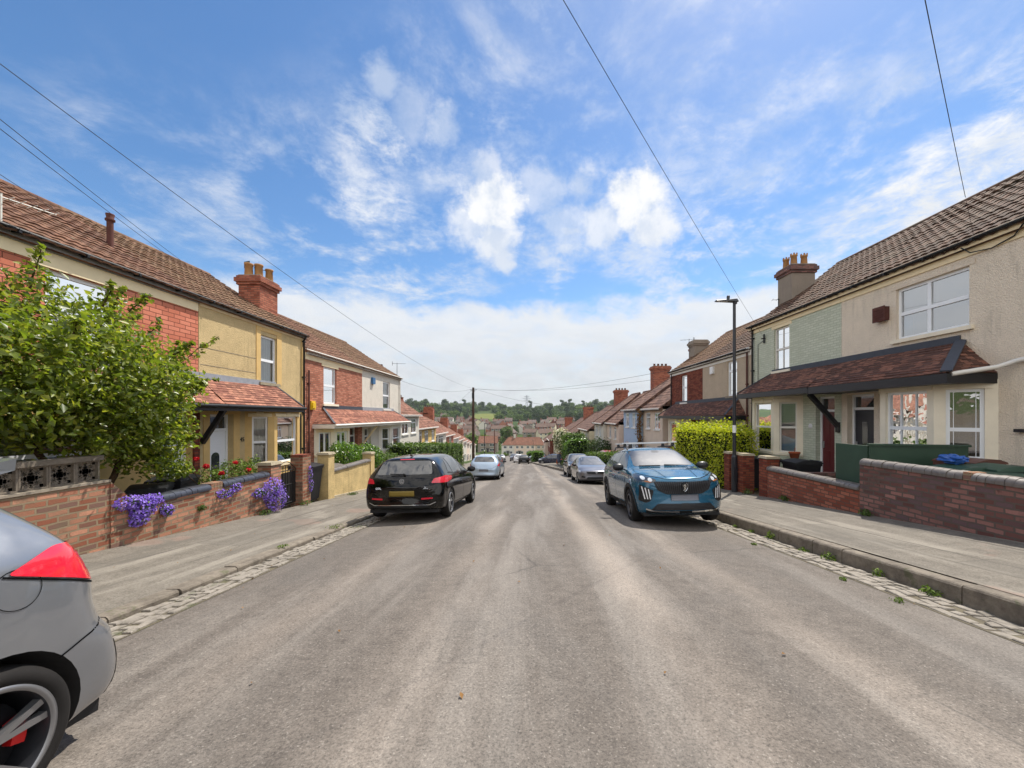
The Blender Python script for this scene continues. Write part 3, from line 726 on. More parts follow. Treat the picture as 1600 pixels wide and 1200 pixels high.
def main_roof(parent, P, u0, u1, ze, rise, half, mat, near=True, over=.13, hip0=0, hip1=0, ridge_mat=None, verge=(0, 0), depth=None):
    mb = MB(); depth = depth or 2*half
    A, B = P(u0-verge[0], over, ze-over*rise/half), P(u1+verge[1], over, ze-over*rise/half)
    C, D = P(u1+verge[1]-hip1, -half, ze+rise), P(u0-verge[0]+hip0, -half, ze+rise)
    if near: stepped(mb, A, B, C, D, .24, .026, .030, .22, 4)
    else: stepped(mb, A, B, C, D, .35, .02)
    E, F = P(u1+verge[1], -depth-over, ze-over*rise/half), P(u0-verge[0], -depth-over, ze-over*rise/half)
    mb.quad(C, D, F, E)
    mb.tri(A, D, F); mb.tri(B, C, E)
    lo = [Vector(v)-Vector((0, 0, .07)) for v in (A, B, E, F)]; mb.quad(*lo)
    rf = mb.build('roof', mat, parent)
    rd = MB()
    seg = []
    L = (Vector(C)-Vector(D)).length; k = max(1, int(L/.42))
    for i in range(k):
        p, q = Vector(D).lerp(Vector(C), (i+.01)/k), Vector(D).lerp(Vector(C), (i+.99)/k)
        rd.tube([p-Vector((0, 0, .03)), q-Vector((0, 0, .03))], .11, 10 if near else 6)
    for h, a, b in ((hip0, A, D), (hip1, B, C)):
        if h: rd.tube([a, b], .09, 6)
    rd.build('ridge', ridge_mat or mat, rf)
    return rf

def gutter(parent, P, u0, u1, z, n, mat='black_plastic', board='fascia_grey', r=.055, brackets=True, bh=.17):
    g = MB(); k = 8
    prof = [(n+.01+r+r*math.cos(a), z-r*math.sin(a)) for a in np.linspace(0, math.pi, k)]
    pin = [(n+.01+r+r*.86*math.cos(a), z-r*.86*math.sin(a)) for a in np.linspace(math.pi, 0, k)]
    loop = prof+pin
    A = [P(u0, a, b) for a, b in loop]; B = [P(u1, a, b) for a, b in loop]; n_ = len(loop)
    g.add(A+B, [(i, (i+1) % n_, n_+(i+1) % n_, n_+i) for i in range(n_)], 0, True)
    if brackets:
        u = u0+.3
        while u < u1: g.fbox(P, u-.02, u+.02, n+.0, n+2*r+.03, z-r-.015, z-.02); u += .95
    g.build('gutter', mat, parent)
    b = MB(); b.fbox(P, u0, u1, n-.02, n+.008, z-bh, z+.05)
    b.fbox(P, u0, u1, -.01, n-.021, z-bh+.004, z-bh+.02)
    b.build('fascia', board, parent)

def downpipe(parent, P, u, z0, z1, n=.06, mat='black_plastic', r=.035, top_n=None):
    d = MB(); pts = ([P(u, top_n, z1+.16), P(u, n+.02, z1+.02)] if top_n else [])+[P(u, n, z1), P(u, n, z0)]
    d.tube(pts, r, 8)
    z = z0+.4
    while z < z1: d.fbox(P, u-.05, u+.05, 0, n+r+.008, z-.02, z+.02); z += 1.3
    d.build('downpipe', mat, parent)

def bay(parent, P, u0, u1, n, sp, z0, z1, zs, wmat, win, base_mat=None, near_first=True, covers=(None, None, None), wz=None, wins=(True, True, True), glass=('pane_glass',)*3, surround=None, sill=True, barsets=((), (), ())):
    """splayed bay: side, front, side.  win = frame style dict"""
    covers = list(covers); covers[2] = covers[2] or ('curtain', 'curtain_cloth')
    pts = [(u0, 0), (u0+sp, n), (u1-sp, n), (u1, 0)]
    mb = MB(); zw0, zw1 = wz
    for i in range(3):
        (ua, na), (ub, nb) = pts[i], pts[i+1]
        a, b = Vector(P(ua, na, 0)), Vector(P(ub, nb, 0)); d = b-a; L = d.length; d.normalize()
        cen = Vector(P((u0+u1)/2, -1, 0)); nn = Vector((d.y, -d.x, 0))
        if nn.dot(a-cen) < 0: nn = -nn
        F = frame(a.x, a.y, d.x, d.y, nn.x, nn.y)
        m = .17 if i != 1 else .14
        holes = [(m, L-m, zw0, zw1)] if wins[i] else []
        facade(mb, F, 0, L, zs, z1, holes, .10, 0)
        facade(mb, F, 0, L, z0, zs, [], .1, 1)
        if wins[i]:
            window(parent, F, m, L-m, zw0, zw1, cover=covers[i], glass=glass[i], bars=barsets[i], **win)
            if surround:
                s = MB(); s.fbox(F, m-.1, L-m+.1, .001, .022, zw1+.0, zw1+.10); s.fbox(F, L/2-.09, L/2+.09, .001, .035, zw1+.0, zw1+.13)
                s.build('lintel', surround, parent); s = MB(); s.fbox(F, 0, L, .001, .05, zw0-.09, zw0-.01); s.build('sill', surround, parent)
    top = [P(u, nn, z1) for u, nn in pts]; mb.poly(top)
    mb.build('bay', [wmat, base_mat or wmat], parent)

def canopy(parent, P, u0, u1, zl, zt, n, mat, hip0=0, hip1=0, board='black_paint', flash='lead', board_h=.16, row=.10, hipmat=None, top0=None, top1=None, gut=None):
    """lean-to tiled roof over porch and bays; hips run back to the wall at its ends"""
    mb = MB()
    A, B, C, D = P(u0, n, zl), P(u1, n, zl), P(u1-hip1, 0.0, zt), P(u0+hip0, 0.0, zt)
    stepped(mb, A, B, C, D, row, .012)
    if hip0: stepped(mb, P(u0, 0, zl), A, D, D, row, .012)
    if hip1: stepped(mb, B, P(u1, 0, zl), C, C, row, .012)
    for h, a, d, u in ((hip0, A, D, u0), (hip1, B, C, u1)):
        if not h: mb.tri(a, d, P(u, 0, zl))
    c = mb.build('canopy', mat, parent)
    f = MB(); f.fbox(P, u0-.012, u1+.012, n-.04, n-.005, zl-board_h-.012, zl-.014)
    f.fbox(P, u0-.012, u0+.02, 0, n-.041, zl-board_h-.012, zl-.014); f.fbox(P, u1-.02, u1+.012, 0, n-.041, zl-board_h-.012, zl-.014)
    f.fbox(P, u0+.021, u1-.021, 0.003, n-.042, zl-board_h, zl-board_h+.02)
    f.build('fascia', board, c)
    l = MB(); l.fbox(P, u0+hip0, u1-hip1, .0, .035, zt-.06, zt+.13)
    for h, a, d in ((hip0, A, D), (hip1, B, C)):
        if h: l.beam(Vector(a)+Vector((0, 0, .03)), Vector(d)+Vector((0, 0, .03)), .17 if hipmat else .07, .03)
    l.build('flashing', flash, c)
    if gut: gutter_m = MB(); gutter_m.tube([P(u0-.03, n+.045, zl-.05), P(u1+.03, n+.045, zl-.05)], .045, 8); gutter_m.build('gutter', gut, c)
    return c

def chimney(parent, x0, x1, y0, y1, z0, z1, mat, pots, corb=None, potmat='clay_pot', crown=False):
    mb = MB(); mb.box(x0, x1, y0, y1, z0, z1-.32)
    e = .05
    mb.box(x0-e, x1+e, y0-e, y1+e, z1-.32, z1-.22, 1); mb.box(x0-2*e, x1+2*e, y0-2*e, y1+2*e, z1-.22, z1-.08, 1); mb.box(x0-e, x1+e, y0-e, y1+e, z1-.08, z1, 1)
    mb.box(x0-.01, x1+.01, y0-.01, y1+.01, z1, z1+.04, 2)
    c = mb.build('chimney', [mat, corb or mat, 'cement'], parent)
    for (px, py, h, r) in pots:
        p = MB(); p.lathe([(r*.95, 0), (r, h*.1), (r*.86, h*.86), (r*1.02, h*.88), (r*1.05, h), (r*.8, h), (r*.75, h*.6), (0, h*.6)], (px, py, z1+.03), 'Z', 14)
        if crown:
            for k in range(6):
                a = k*math.pi/3; p.obox((px+r*.9*math.cos(a), py+r*.9*math.sin(a), z1+.03+h+.03), (math.cos(a), math.sin(a), 0), (-math.sin(a), math.cos(a), 0), (0, 0, 1), .015, .03, .035)
        p.build('chimney_pot', potmat, c)
    return c

def aerial(parent, base_pt, h, yaw, mat='aluminium', L=.9, n=7, off=0):
    mb = MB(); b = Vector(base_pt); t = b+Vector((0, 0, h)); mb.tube([b, t], .014, 6)
    d = Vector((math.cos(yaw), math.sin(yaw), .03)); s = Vector((-d.y, d.x, 0)); p = t-Vector((0, 0, .05))
    mb.tube([p-d*L*.35, p+d*L*.65], .010, 6)
    for i in range(n): q = p+d*L*(-.33+.95*i/(n-1)); w = .17-.006*i; mb.tube([q-s*w, q+s*w], .006, 5)
    q = p-d*L*.36; mb.obox(q, d, s, (0, 0, 1), .01, .14, .12)
    mb.build('aerial', mat, parent)

def shell(parent, P, u0, u1, zb, ze, mats, holes, depth=7.2, split=None):
    """party walls, back and street front with openings; split=(z, material index) gives the ground floor its own finish"""
    mb = MB()
    if split:
        zs = split; facade(mb, P, u0, u1, zs, ze, [h for h in holes if h[2] >= zs], .13, 0); facade(mb, P, u0, u1, zb, zs, [h for h in holes if h[2] < zs], .22, 1)
    else: facade(mb, P, u0, u1, zb, ze, holes, .13, 0)
    k = 0
    for u in (u0, u1): mb.quad(P(u, 0, zb), P(u, -depth, zb), P(u, -depth, ze), P(u, 0, ze), k)
    mb.quad(P(u0, -depth, zb), P(u1, -depth, zb), P(u1, -depth, ze), P(u0, -depth, ze), k)
    mb.quad(P(u0, 0, ze), P(u1, 0, ze), P(u1, -depth, ze), P(u0, -depth, ze), k)
    return mb.build('wall', mats, parent)
def band(parent, P, u0, u1, z0, z1, mat, n=.02, name='frieze'):
    b = MB(); b.fbox(P, u0, u1, -.01, n, z0, z1); return b.build(name, mat, parent)
def gable(parent, P, u, ze, rise, half, mat, depth=7.2, t=.02):
    pass

# ================================================================== left side, near
XL = -8.2; PL = side_frame(-1, XL)
PROUD = dict(mull=(), trans=(.5,))
# --- brick house with the double porch
hA = thing('terraced_house', 'red brick terraced house behind the big leafy shrub, white panelled front door', 'house', (XL, 7.0, -.95), group='houses along the street')
wa = (6.55, 7.66, 2.72, 4.02)
shell(hA, PL, 2.0, 9.6, -1.6, 4.45, ['brick_smooth', 'paint_ochre'], [wa, (4.2, 5.4, 2.72, 4.02), (8.62, 9.42, -1.6, 1.52), (3.2, 7.2, -.1, 1.4)], split=2.42)
window(hA, PL, *wa, mull=(), trans=(.42,), cover=('curtain', 'curtain_cloth'), sill='paint_cream', fw=.075)
window(hA, PL, 4.2, 5.4, 2.72, 4.02, trans=(.42,), cover=('curtain', 'curtain_cloth'), sill='paint_cream')
window(hA, PL, 3.2, 7.2, -.1, 1.4, mull=(.33, .66), trans=(.6,), cover=('curtain', 'curtain_cloth'), sill='paint_cream')
band(hA, PL, 2.0, 9.585, 4.09, 4.30, 'paint_cream'); band(hA, PL, 6.35, 7.86, 4.022, 4.088, 'paint_cream', .028, 'lintel')
main_roof(hA, PL, 2.0, 9.62, 4.47, 2.25, 3.6, 'tile_rust', True)
gutter(hA, PL, 2.0, 9.6, 4.46, .035)
door(hA, PL, 8.62, 9.42, -.95, 1.52, -.2, 'upvc', 'four')
canopy(hA, PL, 6.9, 9.6, 1.78, 2.45, .68, 'plain_tile_red', gut='black_plastic')
band(hA, PL, 9.44, 9.60, -1.2, 1.55, 'brick_dark', .05, 'pier')
aerial(hA, (XL+.2, 5.85, 4.45), .42, R(75), 'paint_white', .9, 8)
vp = MB(); vp.tube([(XL-1.55, 9.0, 5.3), (XL-1.55, 9.0, 6.05)], .06, 10); vp.lathe([(.06, 0), (.09, .02), (.09, .06), (.065, .08), (.08, .16), (.08, .18), (0, .18)], (XL-1.55, 9.0, 6.03), 'Z', 12); vp.build('vent_pipe', 'clay_red', hA)
# --- tan pebble-dashed house
hB = thing('terraced_house', 'tan pebble-dashed terraced house with red tiled porch canopy and black brace', 'house', (XL, 11.9, -.98), group='houses along the street')
wb = (11.85, 12.62, 2.53, 4.0)
shell(hB, PL, 9.62, 14.2, -1.9, 4.45, ['pebble_tan', 'pebble_tan', 'paint_ochre'], [wb, (9.95, 10.75, -1.9, 1.52)], split=2.42)
window(hB, PL, *wb, trans=(.48,), cover=('curtain', 'curtain_cloth'), sill='cap_stone', fw=.065)
for a, b, c, d in ((11.66, 11.85, 2.5, 4.12), (12.62, 12.86, 2.5, 4.12), (11.66, 12.86, 4.125, 4.25)): band(hB, PL, a, b, c, d, 'paint_ochre', .018, 'window_surround')
band(hB, PL, 9.63, 14.19, 4.255, 4.36, 'paint_cream', .024)
for zz_ in (3.22, 2.78): band(hB, PL, 9.66, 11.64, zz_, zz_+.012, 'cement', .006, 'render_joint')
band(hB, PL, 13.98, 14.2, -1.5, 4.25, 'paint_ochre', .014, 'quoin_strip')
main_roof(hB, PL, 9.62, 14.22, 4.47, 2.25, 3.6, 'tile_brown', True, verge=(0, .05))
gutter(hB, PL, 9.6, 14.28, 4.46, .035, bh=.12)
door(hB, PL, 9.95, 10.75, -.98, 1.52, -.2, 'upvc', 'arch', 'upvc')
for a, b in ((9.75, 9.945), (10.755, 10.98)): band(hB, PL, a, b, -1.5, 1.53, 'paint_ochre', .015, 'door_surround')
band(hB, PL, 9.64, 11.0, 1.535, 1.72, 'paint_ochre', .02, 'lintel')
letters('house_name', 'WYBERT', .15, 'bark', hB, Vector((XL+.022, 10.32, 1.63))-Vector(BASE[hB.name]), (0, 1, 0), (0, 0, 1), .002)
letters('house_number', '45', .17, 'black_iron', hB, Vector((XL+.012, 11.08, .80))-Vector(BASE[hB.name]), (0, 1, 0), (0, 0, 1), .006)
canopy(hB, PL, 9.62, 13.0, 1.78, 2.45, .68, 'plain_tile_red', hip1=.45, gut='black_plastic')
bay(hB, PL, 11.2, 13.55, .52, .52, -1.6, 1.70, -.05, 'paint_ochre', dict(trans=(.47,), fw=.05, back=True), 'paint_ochre', covers=(('curtain', 'curtain_cloth'),)*3, wz=(.02, 1.46), surround='paint_cream')
br = MB(); br.beam(PL(9.68, .03, .80), PL(9.68, .60, 1.66), .11, .09, (0, 1, 0)); br.build('brace', 'black_paint', hB)
downpipe(hB, PL, 14.06, -1.4, 4.25, .07, top_n=.16); downpipe(hB, PL, 13.86, -1.4, 1.55, .06, r=.025)
chimney(hB, XL-2.0, XL-1.25, 13.62, 14.6, 4.9, 6.46, 'brick_chimney', [(XL-1.80, 13.85, .48, .14), (XL-1.58, 14.05, .52, .14), (XL-1.42, 14.38, .46, .13)])
aerial(hB, (XL-1.9, 14.3, 6.45), .62, R(70), 'black_iron', .8, 6)
# --- red brick house + white rendered house
hC = thing('terraced_house', 'red brick terraced house with cream splayed bay and yellow alarm box', 'house', (XL, 16.7, -1.1), group='houses along the street')
wc = (15.55, 16.6, 1.98, 3.50)
shell(hC, PL, 14.22, 19.2, -2.2, 3.93, ['brick_house', 'brick_house'], [wc, (17.9, 18.7, -2.2, .95)], split=1.8)
window(hC, PL, *wc, trans=(.5,), cover=('curtain', 'curtain_cloth', .52), sill='paint_stone', fw=.07)
band(hC, PL, 14.24, 19.19, 3.60, 3.86, 'paint_cream', .02); band(hC, PL, 15.4, 16.75, 3.50, 3.598, 'paint_cream', .026, 'lintel')
main_roof(hC, PL, 14.27, 19.2, 3.95, 2.32, 3.6, 'tile_rust', True)
gutter(hC, PL, 14.3, 19.2, 3.95, .035, 'paint_white', 'paint_white', brackets=False)
canopy(hC, PL, 14.75, 19.2, 1.17, 1.80, .85, 'plain_tile_red', hip0=.75, board='paint_white', flash='lead_dark', gut='paint_white')
bay(hC, PL, 14.85, 17.2, .55, .55, -2.2, 1.03, -.12, 'paint_stone', dict(trans=(), mull=(.5,), fw=.055), 'paint_stone', wz=(-.03, .84), surround='paint_cream')
door(hC, PL, 17.9, 18.7, -1.1, .95, -.2, 'door_dark', 'arch'); ab = MB(); ab.fbox(PL, 14.5, 14.78, .0, .1, 1.72, 2.05); ab.fbox(PL, 14.54, 14.74, .1, .14, 1.78, 1.98); ab.build('alarm_box', 'yellow_plastic', hC)
downpipe(hC, PL, 14.42, -1.6, 3.2, .05, 'clay_red', .03)
hD = thing('terraced_house', 'white rendered end house with small blue alarm box under its eaves', 'house', (XL, 22.1, -1.5), group='houses along the street')
wd = (22.0, 23.1, 1.88, 3.47)
shell(hD, PL, 19.21, 25.0, -2.9, 3.93, ['render_white', 'render_white'], [wd, (19.5, 20.3, -2.9, .85)], split=1.75)
window(hD, PL, *wd, trans=(.5,), cover=('curtain', 'curtain_cloth', .5), sill='paint_white', fw=.07)
main_roof(hD, PL, 19.2, 25.05, 3.95, 2.32, 3.6, 'tile_brown', True, verge=(0, .05))
gutter(hD, PL, 19.2, 25.1, 3.95, .035, 'paint_white', 'paint_white', brackets=False)
canopy(hD, PL, 19.2, 24.3, 1.17, 1.80, .85, 'plain_tile_red', hip1=.6, board='paint_white', flash='lead', gut='paint_white')
bay(hD, PL, 21.4, 24.0, .55, .55, -2.9, 1.03, -.5, 'paint_white', dict(trans=(.5,), fw=.06), 'render_white', covers=(('blind', 'blind_cloth'),)*3, wz=(-.42, .80))
door(hD, PL, 19.5, 20.3, -1.5, .85, -.2, 'door_dark', 'slit')
ab = MB(); ab.fbox(PL, 20.3, 20.62, 0, .12, 3.18, 3.52); ab.build('alarm_box', 'blue_box', hD)
br = MB(); br.beam(PL(19.3, .03, .1), PL(19.3, .75, 1.05), .08, .06, (0, 1, 0)); br.build('brace', 'paint_cream', hD)
downpipe(hD, PL, 24.8, -2, 3.8, .06, 'paint_white'); aerial(hD, (XL-.1, 24.7, 4.0), .9, R(20), 'black_iron', .8, 4)

# ================================================================== right side, near
XR = 9.2; PR = side_frame(1, XR)
h1 = thing('terraced_house', 'cream pebble-dashed terraced house with wide upstairs window and dark front door', 'house', (XR, 8.5, -.4), group='houses along the street')
w1 = (7.97, 9.55, 3.36, 4.61)
shell(h1, PR, 4.6, 11.2, -1.5, 5.08, ['pebble_cream', 'pebble_cream'], [w1, (10.15, 11.0, -1.5, 2.08)], split=2.9)
mbx = [(0, 1, 0, .0)]
window(h1, PR, *w1, n=-.10, mull=(.545,), trans=(.5,), cover=('blind', 'blind_cloth', .52), sill='paint_stone', fw=.065, glass='pane_sky')
band(h1, PR, 4.6, 11.2, 4.80, 5.03, 'paint_cream', .03); band(h1, PR, 7.86, 9.66, 4.615, 4.72, 'pebble_cream', .012, 'lintel')
main_roof(h1, PR, 4.6, 11.2, 5.10, 2.62, 3.6, 'tile_dark', True)
gutter(h1, PR, 4.6, 11.22, 5.09, .09, board='paint_cream', bh=.14)
canopy(h1, PR, 7.5, 11.2, 2.33, 3.06, 1.0, 'plain_tile_dark', hip0=.62, flash='lead_dark', board_h=.20, hipmat=1)
bay(h1, PR, 7.48, 9.95, .6, .62, -1.5, 2.2, .52, 'paint_stone', dict(trans=(.42,), fw=.06), 'render_cream', covers=(None, ('blind', 'blind_cloth'), None), wz=(.60, 2.03), glass=('pane_wavy',)*3, surround='paint_stone', barsets=(((.2, .22, 0, 1), (.78, .80, 0, 1)), ((.3, .33, 0, 1), (.66, .69, 0, 1)), ()))
door(h1, PR, 10.15, 11.0, -.40, 2.08, -.2, 'door_dark', 'slit', fan=.40)
band(h1, PR, 9.96, 10.14, -1, 2.1, 'pebble_cream', .015, 'door_surround')
pl_ = MB(); pl_.fbox(PR, 9.70, 9.92, .0, .02, 1.10, 1.22); pq = pl_.build('number_plate', 'black_paint', h1)
letters('house_number', '54', .085, 'white_sticker', h1, Vector((XR-.0225, 9.81, 1.16))-Vector(BASE[h1.name]), (0, -1, 0), (0, 0, 1), .002)
bx = MB(); bx.fbox(PR, 9.72, 10.02, 0, .13, 3.92, 4.26); bx.fbox(PR, 9.70, 10.04, .131, .15, 3.90, 4.28)
for k in range(5): bx.fbox(PR, 9.74, 10.0, .151, .165, 3.95+k*.06, 3.975+k*.06)
bx.build('vent_box', 'clay_red', h1)
pp = MB(); pp.tube([PR(7.5, .9, 2.3), PR(7.35, .18, 2.42), PR(7.1, .06, 2.52), PR(4.8, .06, 2.72)], .045, 8); pp.build('waste_pipe', 'paint_white', h1)
cb_ = MB(); cb_.tube([PR(8.0, .14, 4.98), PR(7.85, .12, 4.82), PR(7.55, .05, 4.78), PR(7.2, .05, 4.86), PR(7.0, .13, 5.0)], .012, 5); cb_.build('cable_loop', 'cable', h1)
lt = MB(); lt.fbox(PR, 7.05, 7.18, 0, .09, 1.18, 1.24); lt.build('wall_light', 'black_paint', h1)
h2 = thing('terraced_house', 'pale green painted brick terraced house with maroon front door', 'house', (XR, 13.4, -.5), group='houses along the street')
w2 = (13.42, 14.25, 3.13, 4.68)
shell(h2, PR, 11.21, 15.65, -1.8, 5.08, ['brick_green', 'brick_green'], [w2, (11.45, 12.2, -1.8, 2.08)], split=2.9)
window(h2, PR, *w2, trans=(.5,), mull=(), fw=.055, sill='paint_stone', mat='paint_white', cover=('blind', 'blind_cloth', .12), bars=((.48, .52, .5, 1), (.48, .52, 0, .5)))
band(h2, PR, 11.21, 15.64, 4.80, 5.03, 'paint_cream', .03); band(h2, PR, 13.3, 14.37, 4.69, 4.795, 'paint_cream', .015, 'lintel')
main_roof(h2, PR, 11.2, 15.7, 5.10, 2.62, 3.6, 'tile_dark', True, verge=(0, .06))
gutter(h2, PR, 11.2, 15.75, 5.09, .09, board='paint_cream', bh=.14)
canopy(h2, PR, 11.2, 14.95, 2.33, 3.06, 1.0, 'plain_tile_dark', hip1=.62, flash='lead_dark', board_h=.17)
bay(h2, PR, 12.75, 15.2, .6, .6, -1.8, 2.2, .12, 'paint_stone', dict(trans=(.5,), fw=.05, mat='paint_white'), 'brick_green', covers=(('blind', 'blind_cloth'), ('curtain', 'curtain_beige'), None), wz=(.24, 1.95), surround='paint_stone')
door(h2, PR, 11.45, 12.2, -.5, 2.08, -.2, 'door_red', 'plain', fan=.44)
br = MB(); br.beam(PR(11.3, .03, 1.18), PR(11.3, .86, 2.12), .12, .10, (0, 1, 0)); br.fbox(PR, 11.24, 11.36, 0.0, .06, 1.0, 1.3); br.build('brace', 'black_paint', h2)
dk = MB(); dk.lathe([(0, .012), (.085, .012), (.085, 0)], (0, 0, 0), 'X', 20); 
for i, v in enumerate(dk.v): dk.v[i] = (XR-v[0], 12.42+v[1], 1.15+v[2])
dk.build('number_disc', 'white_sticker', h2)
downpipe(h2, PR, 15.5, -1, 4.95, .07, top_n=.16)
ib = MB(); ib.tube([PR(14.75, .06, 4.28), PR(14.75, .06, 4.62)], .03, 8); ib.tube([PR(14.75, .02, 4.45), PR(14.75, .16, 4.45)], .025, 6); ib.tube([PR(14.8, .02, 4.4), PR(15.2, .02, 4.3), PR(15.2, .02, 1.9)], .01, 5); ib.build('cable_bracket', 'black_plastic', h2)
chimney(h2, XR+1.28, XR+2.2, 15.15, 15.98, 5.6, 7.46, 'render_grey', [(XR+1.5, 15.8, .42, .12), (XR+1.55, 15.42, .44, .125), (XR+1.98, 15.45, .44, .125)], 'brick_wall_old', crown=True)
aerial(h2, (XR+1.25, 15.9, 6.0), .35, R(160), 'black_iron', .35, 3)
h3 = thing('terraced_house', 'grey-brown pebble-dashed terraced house behind the gold-green hedge', 'house', (XR, 17.8, -.9), group='houses along the street')
w3 = (16.75, 17.55, 2.38, 3.93)
shell(h3, PR, 15.66, 20.0, -2.4, 4.25, ['pebble_grey', 'pebble_grey'], [w3, (19.0, 19.8, -2.4, 1.2)], split=2.2)
window(h3, PR, *w3, trans=(.72,), fw=.07, sill='cement', cover=('blind', 'blind_cloth'))
band(h3, PR, 15.66, 20.0, 3.98, 4.2, 'paint_white', .03)
main_roof(h3, PR, 15.7, 20.0, 4.27, 2.5, 3.6, 'tile_dark', True); gutter(h3, PR, 15.7, 20, 4.26, .09, board='paint_white', bh=.12)
canopy(h3, PR, 16.05, 20.0, 1.5, 2.22, .9, 'plain_tile_dark', hip0=.6, flash='lead_dark', board_h=.2)
bay(h3, PR, 16.1, 18.6, .55, .55, -2.4, 1.32, -.3, 'paint_stone', dict(trans=(.6,), fw=.06), 'pebble_grey', wz=(-.2, 1.15))
door(h3, PR, 19.0, 19.8, -1.0, 1.2, -.2, 'door_dark', 'slit'); ab = MB(); ab.fbox(PR, 18.75, 19.05, 0, .1, 3.55, 3.9); ab.build('alarm_box', 'white_sticker', h3)
downpipe(h3, PR, 15.9, -1.5, 4.1, .06, 'clay_red')
h4 = thing('terraced_house', 'red brick end terrace with arched bay window and grey block chimney', 'house', (XR, 22.2, -1.3), group='houses along the street')
w4 = (21.95, 22.75, 2.27, 3.84)
shell(h4, PR, 20.01, 24.4, -2.9, 4.25, ['brick_dark', 'brick_dark'], [w4, (20.2, 21.0, -2.9, 1.2)], split=2.2)
window(h4, PR, *w4, trans=(.55,), fw=.07, sill='paint_white'); band(h4, PR, 20.0, 24.4, 3.98, 4.2, 'paint_white', .03)
main_roof(h4, PR, 20.0, 24.45, 4.27, 2.5, 3.6, 'tile_brown', True, verge=(0, .05)); gutter(h4, PR, 20, 24.5, 4.26, .09, board='paint_white', bh=.12)
canopy(h4, PR, 20.0, 24.2, 1.5, 2.22, .9, 'plain_tile_dark', hip1=.6, flash='lead_dark', board_h=.15)
bay(h4, PR, 21.4, 23.9, .55, .55, -2.9, 1.32, -.3, 'paint_stone', dict(trans=(), fw=.06), 'brick_dark', wz=(-.2, 1.15))
door(h4, PR, 20.2, 21.0, -1.3, 1.2, -.2, 'door_red', 'plain'); downpipe(h4, PR, 24.2, -1.5, 4.1, .06)
chimney(h4, XR+1.28, XR+2.1, 23.9, 24.7, 4.9, 6.2, 'render_grey', [], 'render_grey'); aerial(h4, (XR+1.2, 24.5, 5.0), 1.4, R(150), 'black_iron', .8, 4)
chimney(h4, XR+1.7, XR+2.2, 24.75, 25.5, 4.5, 6.0, 'brick_chimney', [(XR+1.95, 25.0, .25, .11)], potmat='clay_red')

# ================================================================== rows farther down the hill
def row_house(side, u0, u1, eave, wallmat, roofmat, label, hip0=0, hip1=0, chim=None, wins=((.18, .36), (.62, .80)), detail=True, doorm='door_dark', set_back=0, rise=2.3, chim_h=1.5):
    um = (u0+u1)/2; xf = (XL-set_back if side < 0 else XR+set_back) + SX(um)
    P = side_frame(side, xf); L = u1-u0
    h = thing('row_house', label, 'house', (xf, um, eave-5.0), group='houses along the street')
    W1 = [(u0+L*a, u0+L*b, eave-1.55, eave-.42) for a, b in wins]; W0 = [(u0+L*a, u0+L*b, eave-4.1, eave-2.75) for a, b in wins]
    shell(h, P, u0, u1, eave-6.2, eave, [wallmat], W1+W0)
    main_roof(h, P, u0, u1, eave, rise, 3.6, roofmat, False, .3, hip0, hip1)
    f = MB(); f.fbox(P, u0, u1, .22, .30, eave-.24, eave-.12); f.build('gutter', 'paint_white', h)
    for w in W1+W0:
        if detail: window(h, P, *w, n=-.06, mull=(.5,), trans=(.72,), fw=.07, sill='paint_white', cover=('curtain', 'curtain_cloth', .6), back=False)
        else:
            m = MB(); m.fbox(P, w[0]-.02, w[1]+.02, -.06, .02, w[2]-.02, w[3]+.02); fr = m.build('window', 'upvc', h)
            g = MB(); c = (w[0]+w[1])/2
            for a, b in ((w[0]+.08, c-.05), (c+.05, w[1]-.08)): g.fbox(P, a, b, .021, .024, w[2]+.08, w[3]-.08)
            g.build('pane', 'far_glass', fr)
    dm = MB(); dm.fbox(P, um-.45, um+.45, .0, .04, eave-5.0, eave-2.9); dm.build('door', doorm, h)
    if chim:
        uc = u1 if chim == 'far' else u0
        zr = eave+rise
        chimney(h, xf+side*2.9, xf+side*4.3, uc-.45, uc+.45, eave+1.2, zr+chim_h, 'brick_chimney', [(xf+side*(3.1+.33*i), uc, .22, .1) for i in range(4)], potmat='clay_red')
    return h
E = lambda u, k: base(u)+k
# left row
row_house(-1, 26.0, 31.8, 1.7, 'render_white', 'plain_tile_far', 'white rendered cottage just below the end of the first terrace', chim='far', wins=((.25, .5), (.62, .85)), doorm='paint_white')
row_house(-1, 31.9, 40.0, .52, 'render_yellow', 'plain_tile_far', 'yellow rendered house with red tiled roof behind the long clipped hedge', wins=((.18, .34), (.45, .62), (.78, .92)), rise=2.6)
row_house(-1, 40.1, 48, -.37, 'render_white', 'plain_tile_far', 'white rendered house next below the yellow one', chim='near', wins=((.2, .42), (.5, .8)))
lr = [('brick_house', 'red brick row house with cream bays, third below the yellow house', 'far'), ('render_white', 'white row house next below the red brick one in the long row', 'near'),
      ('render_cream', 'cream row house halfway down the long red-roofed row', 'far'), ('render_white', 'white row house with red roof in front of the timber pole', 'near'),
      ('render_pink', 'pinkish row house in the lower half of the red-roofed row', 'far'), ('render_white', 'white row house third from the bottom of the red-roofed row', 'near'),
      ('render_cream', 'cream row house second from the bottom of the red-roofed row', 'far'), ('render_white', 'white row house lowest in the red-roofed row', 'near')]
for i, (m, lb, ch) in enumerate(lr):
    u = 48.1+8.1*i; row_house(-1, u, u+8, E(u+4, 4.2), m, 'plain_tile_far', lb, chim=ch, detail=i < 2)
